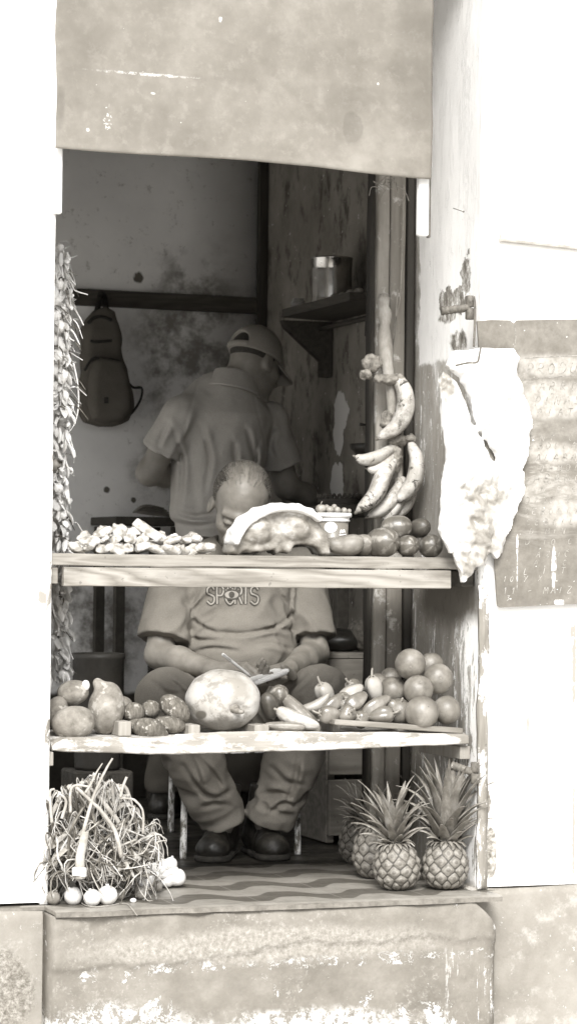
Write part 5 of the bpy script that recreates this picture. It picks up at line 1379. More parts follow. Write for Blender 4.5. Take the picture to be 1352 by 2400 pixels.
hm = thing('plastic_bag', 'crumpled white plastic bag hanging from the iron hook beside the window', 'bag', oH)
V, Fc = sdf_mesh(f_hang, (hout[:, 0].min() - .03, YH - .09, hout[:, 1].min() - .03), (hout[:, 0].max() + .03, YH + .045, hout[:, 1].max() + .03), .0036, slack=2.2)
V[:, 1] = np.where(V[:, 0] > XR - .02, np.minimum(V[:, 1], -.010), V[:, 1]); mk('bag_sheet', V, Fc, m_bagp, hm)
hk = spline([A(1110, 694, -.045), A(1113, 720, -.05), A(1112, 770, -.055), A(1110, 812, -.06)], 24); V, Fc = tube(hk, .0036, 8)
hook = solo('wire_hook', V, Fc, m_rust, 'thin iron hook rod hanging from the rusty hinge and holding the plastic bag', 'hook')
V, Fc = tube(spline([A(1127, 813, -.085), A(1123, 832, -.087), A(1118, 848, -.085), A(1095, 850, -.085), A(1068, 856, -.083)], 24), .0028, 8); mk('bag_wire', V, Fc, m_rust, hm)
# ------------------------------------------------------------------ pineapples
b = NB('pineapple_skin'); e = b.attr('eye'); n1 = b.noise(60, 5, .65)
col = b.ramp(n1, [(.3, .11), (.7, .28)]); col = b.mix(b.mr(e, .08, .28, 1, 0), col, .045); col = b.mix(b.math('MULTIPLY', b.mr(e, .55, .95), .45), col, .34)
col = b.mix(b.math('MULTIPLY', b.mr(b.attr('tip'), .62, .86), .8), col, .11); col = b.mix(b.math('MULTIPLY', b.mr(b.noise(24, 6, .7), .5, .64), .5), col, .13)
m_pine_skin = b.out(col, .55, b.bump(b.noise(120, 4), .3, .002), spec=.4)
b = NB('pineapple_leaf'); col = b.ramp(b.noise(24, 7, .7, stretch=(1, 1, .35)), [(.3, .08), (.5, .19), (.72, .38)]); m_pleaf = b.out(col, .5, b.bump(b.noise(90, 3), .15, .001), spec=.4)


def pineapple(Rr, H, sd, nleaf, spread, lens):
    rg = np.random.default_rng(sd)
    nu, nv = 120, 90; th = np.linspace(0, np.pi, nv); a = np.linspace(0, 2 * np.pi, nu, endpoint=False)
    zz = H * .5 * (1 - np.cos(th)); prof = Rr * np.sin(th) ** .78 * (1 - .18 * (zz / H - .40))
    C = []; k = 0                                                  # eyes sit on a spiral lattice
    rows = 6
    for r in range(-1, rows + 2):
        nc = 10
        for j in range(nc): C.append(((j + .5 * (r % 2) + rg.uniform(-.09, .09)) / nc * 2 * np.pi, (r + .5 + rg.uniform(-.08, .08)) / rows * H))
    C = np.array(C); V = []; ev = []
    Aa, Zz = np.meshgrid(a, zz, indexing='ij'); Pp = np.broadcast_to(prof, Aa.shape)
    da = np.abs((Aa[..., None] - C[:, 0] + np.pi) % (2 * np.pi) - np.pi) * Rr * .96; dz = (Zz[..., None] - C[:, 1]) * 1.0
    D = np.sqrt(da ** 2 + (dz * 1.02) ** 2); D.sort(-1); f1, f2 = D[..., 0], D[..., 1]
    edge = np.clip((f2 - f1) / (Rr * .30), 0, 1); cell = np.clip(1 - f1 / (Rr * .34), 0, 1)
    bump = edge ** .45 * .085 * Rr + cell ** 4 * .06 * Rr + .03 * Rr * edge * fbm(np.stack([Aa * 16, Zz * 260, Aa * 0], -1), sd + 5)
    R2 = Pp * .92 + bump * np.sin(th) ** .5 + .0012 * fbm(np.stack([Aa * 9, Zz * 200, Aa * 0], -1), sd)
    X, Y_ = R2 * np.cos(Aa), R2 * np.sin(Aa); V = np.stack([X, Y_, Zz], -1).transpose(1, 0, 2).reshape(-1, 3); ev = edge.T.reshape(-1)
    Fc = [(i * nu + j, i * nu + (j + 1) % nu, (i + 1) * nu + (j + 1) % nu, (i + 1) * nu + j) for i in range(nv - 1) for j in range(nu)]
    o = thing('pineapple', 'x', 'pineapple'); bo = mk('pineapple_body', V, Fc, m_pine_skin, o)
    at_ = bo.data.attributes.new('eye', 'FLOAT', 'POINT'); at_.data.foreach_set('value', ev.astype(np.float32)); a2 = bo.data.attributes.new('tip', 'FLOAT', 'POINT'); a2.data.foreach_set('value', cell.T.reshape(-1).astype(np.float32))
    L = MB(); ga = 2.39996
    for k in range(nleaf):
        u = k / nleaf; az = k * ga + rg.uniform(-.2, .2); ln = lens * (.30 + .72 * math.sin(min(u * 1.25, 1) * 1.57)) * rg.uniform(.85, 1.1) * (1 if u < .8 else 1.0)
        tilt = (1.42 - 1.25 * u ** .75) * spread; out = np.array([math.cos(az), math.sin(az), 0])
        z0 = H * .95 + u * lens * .30; p0 = np.array([0, 0, z0]) + out * Rr * (.34 * (1 - u) + .04)
        d0 = out * math.sin(tilt) + UP * math.cos(tilt); curl = (1.6 - 1.1 * u) * rg.uniform(.2, 1.7)
        P = [p0]; d = d0
        for s_ in range(11):
            d = d + (out * .55 - UP * .28 * (s_ > 5)) * .10 * curl * (1 + s_ * .12); d /= np.linalg.norm(d); P.append(P[-1] + d * ln / 11)
        side = np.cross(out, UP); t = np.linspace(0, 1, 12); wd = lens * .215 * (.75 + .25 * u) * np.clip(1 - t ** 1.5, .03, 1) * (1 - .25 * np.exp(-(t / .1) ** 2))
        w2 = wd.copy(); w2[1::2] *= .90                               # toothed margin
        V2, F2 = blade(P, w2, side, .22, .0008); L.add(V2, F2)
    # small bracts where the crown meets the fruit
    for k in range(16):
        az = k * ga; out = np.array([math.cos(az), math.sin(az), 0]); p0 = np.array([0, 0, H * .93]) + out * Rr * .36
        P = [p0, p0 + out * .012 + UP * .006, p0 + out * .024 + UP * .002, p0 + out * .032 - UP * .008]; L.add(*blade(P, [.016, .014, .009, .001], np.cross(out, UP), .15, .0008))
    mk('leaf_crown', *L.out(), m_pleaf, o); return o


PN = [pineapple(.063, .130, 3, 40, .80, .145), pineapple(.064, .135, 8, 52, .68, .195), pineapple(.060, .14, 12, 30, .95, .10)]
GP = 'pineapples on the floor at the right jamb'
p = AF(938, 2093); p[1] += .055; place(PN[0], (p[0] + .055 * .33, p[1], .0), (-.05, -.09, .4), 1.03); PN[0]['label'] = 'left one of the two front pineapples, crown leaning left'; PN[0]['group'] = GP
p = AF(1047, 2092); p[1] += .055; place(PN[1], (p[0] + .016, p[1], .0), (.03, .04, 1.3), 1.01); PN[1]['label'] = 'right one of the two front pineapples, with the tallest bushy crown beside the jamb'; PN[1]['group'] = GP
p = AF(848, 2034); p[1] += .05; place(PN[2], (p[0] + .016, p[1] + .03, .0), (0, -.06, 2.), .98); PN[2]['label'] = 'farthest pineapple of the left row, with a short curled crown'; PN[2]['group'] = GP
p = AF(888, 2066); p[1] += .05; dup(PN[2], (p[0] + .014, p[1] + .01, 0), (.05, .0, 4.1), 'middle pineapple of the left row, wedged behind the left front one', 1.08)
p = AF(995, 2045); p[1] += .05; dup(PN[0], (p[0] + .02, p[1] + .03, 0), (0, -.05, 2.6), 'pineapple standing in shade behind the two front ones', 1.05)

# ------------------------------------------------------------------ onions with dried leaves
b = NB('white_onion'); sx, sy, sz = b.sep(); a_ = b.math('ARCTAN2', sy, sx); w_ = b.math('SINE', b.math('ADD', b.math('MULTIPLY', a_, 14), b.math('MULTIPLY', b.noise(40, 3), 4)))
col = b.ramp(b.noise(50, 5), [(.3, .56), (.7, .76)]); col = b.mix(b.math('MULTIPLY', b.mr(w_, .4, 1), .25), col, .42); m_onw = b.out(col, .38, b.bump(w_, .06, .001), spec=.5)
b = NB('brown_onion'); sx, sy, sz = b.sep(); a_ = b.math('ARCTAN2', sy, sx); w_ = b.math('SINE', b.math('ADD', b.math('MULTIPLY', a_, 12), b.math('MULTIPLY', b.noise(40, 3), 4)))
col = b.ramp(b.noise(50, 5), [(.3, .14), (.7, .32)]); col = b.mix(b.math('MULTIPLY', b.mr(w_, .2, 1), .4), col, .38); m_onb = b.out(col, .40, b.bump(w_, .08, .001), spec=.5)
b = NB('dry_leaf'); n1 = b.noise(22, 5, .65); m_dl = b.out(b.ramp(n1, [(.28, .20), (.5, .34), (.72, .52)]), .75, b.bump(b.noise(140, 4), .3, .001), spec=.25)
b = NB('dry_leaf_dark'); m_dld = b.out(b.ramp(b.noise(22, 5, .65), [(.28, .05), (.5, .12), (.72, .27)]), .8, spec=.2)
b = NB('garlic_skin'); m_gar = b.out(b.ramp(b.noise(40, 5), [(.3, .60), (.7, .82)]), .5, b.bump(b.noise(70, 4), .25, .002), spec=.4)


def onion_mesh(r, neck, sd):
    t = np.linspace(0, 1, 26); z = -np.cos(t * np.pi) * .5 + .5; rad_ = np.sin(t * np.pi) ** .8
    prof = [(max(r * q, .0006), r * 1.85 * zz_ * (1 + .0)) for q, zz_ in zip(rad_[:22], z[:22])]
    rn = prof[-1][0]; zn = prof[-1][1]
    for k in range(1, 7): prof.append((max(rn * (1 - k / 6) ** 1.6, r * .17), zn + neck * k / 6))
    V, Fc = lathe(prof, 28); V += (.03 * r * fbm(V / r * 1.2, sd))[:, None]; V[:, 2] = np.where(V[:, 2] < 0, 0, V[:, 2]); return V, Fc


ob_o = AF(262, 2112); ob_o[2] = 0
BUN = thing('onion_bundle', 'bundle of onions with long dried leaves standing on the tiled sill at lower left', 'onions', ob_o)
ON = [(172, 2102, 21, 1), (216, 2106, 20, 1), (252, 2100, 23, 1), (223, 2061, 20, 1), (124, 2106, 17, 0), (150, 2090, 15, 0), (281, 2098, 14, 0), (332, 2094, 16, 0), (267, 2069, 11, 0), (350, 2038, 15, 1), (373, 2038, 15, 1), (400, 2026, 13, 1), (414, 2058, 18, 1), (392, 2066, 13, 1), (352, 2062, 13, 1),
      (369, 2078, 12, 0), (338, 2052, 13, 0), (247, 2050, 10, 0), (318, 2060, 13, 0), (300, 2080, 12, 0), (120, 2075, 13, 0), (200, 2075, 13, 0), (384, 2050, 12, 1), (310, 2035, 11, 0), (135, 2050, 12, 0), (334, 2076, 14, 1), (384, 2030, 13, 1), (362, 2052, 15, 1), (404, 2042, 12, 1), (345, 2045, 13, 1), (300, 2062, 14, 0), (318, 2085, 13, 0), (190, 2068, 14, 0), (240, 2078, 15, 0)]
k = 0; omeshes = {}
for (px, py, r, wt) in ON:
    base = 2120 - .10 * (px - 130) * .35
    Yg = AF(px, py + r)[1] if py > 2085 or px > 385 else None
    if Yg is None: Yg = AF(px, min(2108, py + r + 6))[1] + .0 + .015 * ((px * 7) % 3)
    Yg = min(max(Yg, -.105), .25) + r * S(0) * .6
    r = r * 1.2 if px > 325 and wt else r; c = A(px, py, Yg); rr = r * S(Yg); key = (wt, k % 3)
    V, Fc = onion_mesh(rr, rr * .35, k); V[:, 2] -= rr * .9
    tl = R_.uniform(-.5, .5, 2) + (0, -.2); V = V @ rotm(tl[0] - .15, tl[1], k).T + np.array([c[0], c[1], max(c[2], rr * .9)])
    o = mk('onion_bulb', V - ob_o, Fc, m_onw if wt else m_onb, BUN, local=True); k += 1
rl = np.random.default_rng(21)


def leafmass(n, mat, name, src, top, wid, seedfn=None, droop=.5):
    M_ = MB()
    for i in range(n):
        s0 = src(); e = top(); m_ = (s0 + e) / 2 + rl.uniform(-.03, .03, 3); P = [s0, m_, e]
        if rl.random() < droop:
            d = e - m_; d /= np.linalg.norm(d); q = e + np.array([rl.uniform(-.05, .05), rl.uniform(-.03, .03), -rl.uniform(.02, .10)]); P += [e * .45 + q * .55 + d * .012, q]
        P = spline(P, 18); P[:, 2] = np.maximum(P[:, 2], .004); P += .004 * fbm(P * 60, i, 2)[:, None] * rl.normal(size=3); w = wid * rl.uniform(.5, 1.3); t = np.linspace(0, 1, 18)
        M_.add(*blade(P, w * (1 - .75 * t) + .0008, rl.normal(size=3), rl.uniform(.1, .5), .0006))
    return mk(name, *M_.out(), mat, BUN)


m_brd0 = organic('pale_straw', .30, .62, 40, .75, .5, 140, .002)
def srcA():
    x = rl.uniform(118, 335); return A(x, rl.uniform(1985, 2060), rl.uniform(-.05, .12))
def topA():
    x = np.clip(rl.normal(235, 58), 112, 350); h = np.interp(x, [110, 160, 230, 270, 310, 355], [1860, 1840, 1815, 1825, 1875, 1960]); return A(x, h + abs(rl.normal(0, 38)), rl.uniform(-.05, .14))
leafmass(95, m_dl, 'dry_leaves', srcA, topA, .018); leafmass(70, m_dld, 'dark_leaves', srcA, topA, .014)


def srcB():
    x = rl.uniform(112, 365); return A(x, rl.uniform(1950, 2070 if x < 310 else 2020), rl.uniform(-.04, .10))
def topB():
    s0 = A(np.clip(rl.normal(235, 80), 112, 360), rl.uniform(1920, 2055), rl.uniform(-.06, .1)); return s0
leafmass(150, m_dld, 'leaf_tangle', srcB, topB, .006, droop=.8); leafmass(90, m_dl, 'leaf_tangle', srcB, topB, .006, droop=.8)
leafmass(150, m_brd0, 'straw', srcB, topB, .0042, droop=.9); leafmass(60, m_brd0, 'straw', srcA, topA, .006, droop=.9)
# the light tied bundle of leaves leaning right, and long single stalks
for pts, r0, r1 in (([(180, 2040), (190, 1975), (205, 1915), (222, 1860), (248, 1805), (264, 1778)], .0062, .0025), ([(188, 2060), (188, 2010), (196, 1975), (200, 1950)], .014, .010), ([(282, 1870), (288, 1845), (297, 1822)], .004, .0035), ([(285, 2010), (270, 1950), (240, 1905), (215, 1880), (178, 1845)], .006, .004), ([(200, 1860), (215, 1835), (226, 1812), (240, 1790)], .004, .0015),
                    ([(165, 1905), (165, 1860), (176, 1842), (215, 1845)], .004, .003), ([(335, 1955), (335, 1905), (320, 1880), (300, 1872), (280, 1872)], .004, .002), ([(372, 2020), (372, 1985), (368, 1975), (392, 1970)], .003, .001), ([(122, 1930), (118, 1880), (118, 1855), (128, 1850)], .004, .003), ([(145, 1920), (155, 1880), (140, 1862), (134, 1870)], .004, .003)):
    V, Fc = tube(spline([A(x, y, -.075) for x, y in pts], 26), np.linspace(r0, r1, 26), 7); V += .0012 * fbm(V * 90, 3)[:, None]; mk('leaf_stalk', V, Fc, m_dl, BUN)
for k in range(6):
    a = A(186, 2052 - k * 3.2, -.075); V, Fc = tube(a + np.array([(.017 * math.cos(t), .015 * math.sin(t), .002 * math.sin(t * 2 + k)) for t in np.linspace(0, 6.283, 22)]), .0026, 6); mk('tie_band', V, Fc, m_gar, BUN)
V, Fc = tube(spline([AF(190, 2090) + (0, 0, .012), AF(192, 2122) + (0, 0, .004), AF(235, 2129) + (0, 0, .003), AF(290, 2121) + (0, 0, .003), A(308, 2130, -.128), A(322, 2148, -.138)], 40), .0011, 6); solo('root_thread', V, Fc, m_dl, 'pale thread trailing from the onions over the edge of the doorstep', 'thread')
p = AF(312, 2117); V, Fc = sphere(1, 14, 10); solo('garlic_clove', p + (0, 0, .006) + V * (.009, .006, .006) * (1 + .15 * fbm(V * 2, 3))[:, None], Fc, m_gar, 'small pale clove lying loose on the tiled sill in front of the onions', 'clove')

# ------------------------------------------------------------------ braid of garlic and onions at the left edge
m_brd = organic('dry_braid_leaf', .42, .84, 34, .75, .6, 140, .002, stretch=(1, 1, .3))
YBR = .37; Bq = lambda px, py, dy=0: A(px, py, YBR + dy)
BR = thing('garlic_braid', 'long braid of garlic and onions hanging down the left edge of the window', 'garlic braid', Bq(140, 1600))
cl = spline([Bq(132, 575), Bq(138, 640), Bq(140, 760), Bq(142, 880), Bq(140, 1000), Bq(141, 1100), Bq(142, 1250), Bq(140, 1400), Bq(143, 1500), Bq(132, 1600)], 420)
up_ = np.linspace(0, 1, 420); sB_ = S(YBR)
for k in range(3):
    ph = k * 2 * np.pi / 3; w_ = 12 * sB_ * (.75 + .25 * np.sin(up_ * 9 + 1)); fr = 34
    off = np.outer(w_ * np.sin(up_ * fr + ph), CRH) + np.outer(w_ * .6 * np.sin(2 * (up_ * fr + ph)), CF)
    r_ = 9.5 * sB_ * (.85 + .25 * fbm(np.stack([up_ * 30, up_ * 0 + k, up_ * 0], -1), 3)); V, Fc = tube(cl + off, r_, 9); V += .0028 * fbm(V * np.array([160, 160, 50]), k + 3, 3)[:, None]; mk('braid_strand', V, Fc, m_brd, BR)
GB = [(131, 640, 13), (139, 668, 13), (128, 700, 15), (148, 722, 12), (129, 742, 15), (140, 765, 15), (128, 800, 16), (152, 812, 13), (135, 835, 17), (155, 845, 12), (127, 868, 15), (146, 880, 15), (134, 905, 13), (130, 1090, 14), (137, 1145, 12), (147, 1158, 10), (136, 1180, 14), (148, 1208, 9), (150, 1583, 14), (128, 930, 11)]
for k, (px, py, r) in enumerate(GB):
    c = Bq(px, py, -.03 - .008 * (k % 3)); rr = r * sB_; V, Fc = onion_mesh(rr, rr * .7, k + 40); a = np.arctan2(V[:, 1], V[:, 0]); V[:, :2] *= (1 + .05 * np.cos(a * 8))[:, None]; V[:, 2] -= rr * .9
    V = V @ rotm(R_.uniform(-1.2, 1.2), R_.uniform(-1.2, 1.2), k).T + c; mk('garlic_bulb', V, Fc, m_onb if k in (13,) else m_gar, BR)
M_ = MB(); M2 = MB()
for k in range(230):
    y0 = rl.uniform(600, 960) if k < 130 else rl.uniform(960, 1575); a = Bq(rl.uniform(122, 158), y0, rl.uniform(-.05, .0)); ln = rl.uniform(.02, .075) * (1 if k < 130 else .6)
    d = np.array([rl.uniform(-.35, 1.0), rl.uniform(-1, .1), rl.uniform(-1.4, .25)]); d /= np.linalg.norm(d); m_ = a + d * ln * .5 + rl.uniform(-.01, .01, 3); e = a + d * ln + np.array([0, 0, -ln * .4])
    (M_ if k % 3 else M2).add(*blade(spline([a, m_, e], 10), (1 - np.linspace(0, 1, 10) * .7) * rl.uniform(.003, .010), rl.normal(size=3), .25, .0006))
for k in range(240):
    a = Bq(rl.uniform(118, 160), rl.uniform(590, 1580), rl.uniform(-.055, -.02)); d = np.array([rl.uniform(-.5, .6), rl.uniform(-1, -.2), rl.uniform(-1.2, .3)]); d /= np.linalg.norm(d); ln = rl.uniform(.02, .045); e = a + d * ln * .7 + np.array([0, 0, -ln * .5])
    M_.add(*blade(spline([a, (a + e) / 2 + d * .006, e], 10), np.sin(np.linspace(.4, 2.9, 10)) * rl.uniform(.010, .022) + .001, rl.normal(size=3), .35, .0006))
for k in range(60):
    a = Bq(rl.uniform(125, 150), rl.uniform(570, 900), rl.uniform(-.04, 0)); e = a + np.array([rl.uniform(-.02, .05), rl.uniform(-.03, 0), rl.uniform(-.05, .03)]); M_.add(*tube(spline([a, (a + e) / 2 + rl.uniform(-.012, .012, 3), e], 9), .0008, 4))
for pts in ([(150, 640), (168, 665), (176, 680), (206, 690)], [(172, 850), (182, 900), (184, 950), (176, 990), (160, 1015)], [(155, 1000), (165, 1030), (178, 1072)], [(160, 700), (185, 740), (196, 762)], [(160, 1500), (165, 1530), (172, 1546)]):
    M_.add(*tube(spline([Bq(x, y, -.03) for x, y in pts], 24), np.linspace(.0030, .0016, 24), 7))
mk('dry_leaves', *M_.out(), m_brd, BR); mk('dark_leaves', *M2.out(), m_dld, BR)
# ------------------------------------------------------------------ people
b = NB('skin_light'); col = b.ramp(b.noise(20, 6, .6), [(.30, .15), (.5, .19), (.70, .235)]); col = b.mix(b.math('MULTIPLY', b.mr(b.noise(120, 3), .62, .7), .4), col, .13); m_skin1 = b.out(col, .5, b.bump(b.noise(140, 5, .6), .22, .0013), spec=.4, sss=.05)
b = NB('skin_dark'); col = b.ramp(b.noise(20, 6, .6), [(.3, .18), (.7, .26)]); m_skin2 = b.out(col, .48, b.bump(b.noise(150, 5), .2, .0015), spec=.4, sss=.05)
m_tee = cloth('grey_tee', .145, .19); m_polo = cloth('grey_polo', .34, .42); m_trs = cloth('grey_trousers', .15, .21); m_trs2 = cloth('dark_trousers', .06, .09)
b = NB('worn_leather'); n1 = b.noise(26, 7, .7); m_boot = b.out(b.ramp(n1, [(.35, .012), (.55, .025), (.72, .07)]), b.mr(b.noise(30, 4), .3, .7, .3, .55), b.bump(b.noise(60, 6, .65), .5, .003), spec=.5)
m_sole = organic('boot_sole', .02, .05, 40, .8); m_lace = organic('boot_lace', .03, .06, 100, .8)
m_hair1 = organic('grey_hair', .03, .13, 40, .5, .6, 200, .002, stretch=(3, .4, 1)); m_hair3 = organic('silver_hair', .12, .30, 60, .45, .3, 200); m_hair2 = organic('cropped_dark_hair', .02, .05, 120, .8, .6, 200)
m_cap = cloth('khaki_cap', .24, .30); m_white = organic('white_paper', .76, .84, 30, .7, .1); m_penm = organic('white_pen', .74, .82, 30, .35, .05)
m_eye = organic('dark_lashes', .03, .06, 50)


class Head:
    """head surface in a local frame: x to the person's left, y forward, z up"""
    def __init__(s, c, fwd, up, sc):
        f = np.asarray(fwd, float); f /= np.linalg.norm(f); u = np.asarray(up, float); u = u - f * (u @ f); u /= np.linalg.norm(u)
        s.R = np.stack([np.cross(u, -f) * -1 if False else np.cross(f, u) * -1, f, u], 1); s.c = np.asarray(c, float); s.s = sc

    def loc(s, P): return ((P - s.c.astype(np.float32)) @ s.R.astype(np.float32)) / s.s
    def w(s, q): return s.c + s.R @ (np.asarray(q, float) * s.s)

    def f(s, P):
        q = s.loc(P); a = np.abs(q[:, 0]); m = np.stack([a, q[:, 1], q[:, 2]], 1)
        d = ell(q, (0, -.012, .040), (.076, .096, .088)); d = smin(d, ell(q, (0, .030, -.035), (.058, .066, .080)), .03)
        d = smin(d, np.linalg.norm(q - np.float32([0, .072, -.103]), axis=1) - .022, .02); d = smin(d, ell(m, (.042, .058, -.018), (.022, .026, .020)), .02)
        d = smin(d, cap(m, (.010, .088, .030), (.046, .070, .028), .012, .010), .012); d = smax(d, -(np.linalg.norm(m - np.float32([.032, .104, .006]), axis=1) - .019), .010)
        d = smin(d, ell(m, (.032, .078, .006), (.017, .014, .012)), .004); d = np.minimum(d, 1e3)
        lid = ell(m, (.032, .0795, .002), (.0165, .0145, .0022)); d = smax(d, -lid, .002)
        d = smin(d, cap(q, (0, .092, .022), (0, .116, -.030), .008, .0125), .010); d = smin(d, ell(m, (.012, .104, -.034), (.010, .010, .008)), .006)
        d = smin(d, cap(m, (.0, .097, -.064), (.018, .088, -.066), .007, .004), .006); d = smin(d, cap(m, (.0, .094, -.077), (.016, .087, -.075), .008, .004), .006); d = smax(d, -cap(m, (0, .104, -.0705), (.020, .092, -.0705), .0022), .003)
        ear = ell(m, (.078, -.008, .000), (.010, .021, .034), rotm(0, -.25, 0)); ear = smax(ear, -ell(m, (.089, -.004, .002), (.007, .012, .022)), .005); d = smin(d, ear, .008)
        return d * s.s


def hand_sdf(P, w, u, n, side, sc=1.0, curl=(.5, .6, .4), spread=.06, thumb=(.5, .4)):
    """w wrist, u towards the fingers, n palm normal (fingers curl to it), side=+1/-1 puts the thumb"""
    Bm = basis(u, n); U, Nn = Bm[:, 0], Bm[:, 1]; T = np.cross(U, Nn) * side; w = np.asarray(w, float); L = lambda a, b_, c: w + (U * a + Nn * b_ + T * c) * sc
    d = chain(P, [L(-.015, 0, 0), L(.02, 0, 0)], [.026 * sc, .024 * sc])
    for c0, c1 in ((.026, .030), (.010, .012), (-.008, -.008), (-.022, -.026)): d = smin(d, cap(P, L(.018, 0, c0 * .7), L(.084, -.002, c1), .0135 * sc, .0115 * sc), .010)
    for k, (c1, ln) in enumerate(((.030, .95), (.0115, 1.05), (-.008, 1.0), (-.0265, .80))):
        a = 0; p = L(.086 - .004 * (k == 3), -.002, c1); pts = [p]; sp = spread * (1.5 - k) / 1.5
        for j, (cl_, l_) in enumerate(zip(curl, (.043, .027, .021))):
            a += cl_ * (1 + .10 * k); dd = U * math.cos(a) * math.cos(sp) + Nn * math.sin(a) + T * math.sin(sp) * math.cos(a); p = p + dd * l_ * ln * sc; pts.append(p)
        r = [.0098 * sc, .0092 * sc, .0083 * sc, .0070 * sc]; d = smin(d, chain(P, pts, r, .002), .0035)
        d = smin(d, np.linalg.norm(P - pts[1].astype(np.float32), axis=1) - .0100 * sc, .003)
    tb = [L(.012, .006, .022), L(.046, .014 + .02 * thumb[1], .044 + .01 * thumb[0]), L(.074, .02 + .035 * thumb[1], .044 + .016 * thumb[0] - .012), L(.094, .026 + .045 * thumb[1], .036 + .012 * thumb[0] - .012)]
    d = smin(d, chain(P, tb, [.016 * sc, .0125 * sc, .0108 * sc, .0085 * sc], .004), .006); return d


def wrinkle(P, amp, f, sd, st=(1, 1, 1)): return amp * fbm(P * np.float32(st) * f, sd, 3)


def folds(P, along, amp, f, sd, c=None, rad_=None):
    """sharp cloth folds that run along a direction, optionally only around c"""
    u = np.asarray(along, float); u = u / np.linalg.norm(u); P = np.asarray(P, np.float32)
    t = P @ u.astype(np.float32); q = P - t[:, None] * u.astype(np.float32) * .78
    n = np.abs(fbm((q + .02 * fbm(P * 7, sd + 9, 2)[:, None]) * f, sd, 2)); h = amp * (n * 2.2 - .6)
    if c is not None: h = h * np.exp(-(np.linalg.norm(P - np.asarray(c, np.float32), axis=1) / rad_) ** 2)
    return h





def creases(P, Y, amp, w, lines, side=0):
    """folds pressed into cloth along drawn lines (given as points at depth Y), each a groove with a ridge beside it"""
    u = P @ CRH.astype(np.float32); z = P[:, 2]; d = 0
    for ln in lines:
        q = spline([A(x, y, Y) for x, y in ln], 14) if len(ln) > 2 else np.linspace(A(*ln[0], Y), A(*ln[1], Y), 6)
        qu = q @ CRH; qz = q[:, 2]; best = np.full(len(P), 9.0, np.float32); sg = np.zeros(len(P), np.float32); tt = np.zeros(len(P), np.float32)
        for i in range(len(q) - 1):
            ex, ez = qu[i + 1] - qu[i], qz[i + 1] - qz[i]; wx, wz = u - qu[i], z - qz[i]; t = np.clip((wx * ex + wz * ez) / (ex * ex + ez * ez + 1e-9), 0, 1)
            dd = np.hypot(wx - ex * t, wz - ez * t); m = dd < best; best = np.where(m, dd, best); sg = np.where(m, np.sign(ex * wz - ez * wx), sg); tt = np.where(m, (i + t) / (len(q) - 1), tt)
        sd_ = best * sg; env = np.clip(np.sin(np.pi * np.clip(.12 + .80 * tt, 0, 1)), 0, 1)
        d = d + amp * env * (np.exp(-(sd_ / w) ** 2) - .8 * np.exp(-((sd_ - 2.0 * w) / (1.4 * w)) ** 2))
    return d


# =============================================================== the seated man
Ys = 1.0
J = lambda px, py, Y: A(px, py, Y)
hipL, hipR = J(500, 1668, 1.18), J(618, 1668, 1.18)
pelv = J(558, 1640, 1.20); bel = J(557, 1530, 1.06); che = J(558, 1400, 1.08); nb = J(558, 1300, 1.06)
shL, shR = J(408, 1338, 1.10), J(708, 1338, 1.10)
elL, elR = J(372, 1535, 1.02), J(738, 1530, 1.02)
wrL, wrR = J(505, 1572, .78), J(672, 1572, .79)
knL, knR = J(392, 1640, .74), J(752, 1630, .74)
anL, anR = J(520, 1925, .88), J(628, 1925, .88)
HS = Head(J(563, 1190, .905), (-.26, -.80, -.66), (-.06, -.58, .80), 1.09)
crown = HS
man1_o = AF(575, 2035); man1_o[2] = 0.0
M1 = thing('person', 'seated balding man in grey SPORTS shirt and trousers, head bowed, writing on a pad', 'person', man1_o)
hdirL = A(578, 1574, .70) - wrL; hdirR = A(612, 1592, .72) - wrR


def f_body1(P):
    d = HS.f(P); d = smin(d, chain(P, [HS.w((0, -.03, -.05)), nb + (0, 0, .02), nb - (0, 0, .03)], [.056, .060, .070]), .03)
    t = smin(ell(P, che, (.145, .09, .17)), ell(P, bel, (.145, .115, .14)), .06); t = smin(t, cap(P, shL, shR, .055), .05); t = smin(t, ell(P, pelv, (.15, .12, .11)), .05); d = smin(d, t, .04)
    for s_, e, w in ((shL, elL, wrL), (shR, elR, wrR)): d = smin(d, chain(P, [s_, e, e * .62 + w * .38, w], [.050, .042, .041, .026], .015), .02)
    for h, k, a in ((hipL, knL, anL), (hipR, knR, anR)): d = smin(d, chain(P, [h, k, k * .6 + a * .4, a, a + (0, .03, -.05)], [.072, .055, .050, .032, .032], .03), .03)
    d = smin(d, hand_sdf(P, wrL, hdirL, (.30, .35, -.88), 1, 1.04, (.75, .95, .6), .02, (.0, .9)), .008)
    d = smin(d, hand_sdf(P, wrR, hdirR, (-.10, -.75, .66), -1, 1.04, (.35, .55, .4), .02, (.2, .8)), .008)
    return d + wrinkle(P, .0010, 90, 7)


lo = np.minimum.reduce([knL, knR, anL - (0, 0, .1), wrL, shL, hdirL * 0 + wrL]) - .13; hi = np.maximum.reduce([HS.c, shR, shL, knR]) + .16
V, Fc = sdf_mesh(f_body1, lo, hi, .0042); mk('body', V, Fc, m_skin1, M1)

# shirt
def f_torso1(P):
    t = smin(ell(P, che, (.178, .122, .20)), ell(P, bel, (.180, .165, .155)), .07); t = smin(t, cap(P, shL, shR, .072), .06); return smin(t, ell(P, pelv, (.17, .14, .10)), .05)


slL, slR = elL * .82 + shL * .18 + CRH * .004, elR * .82 + shR * .18 - CRH * .004


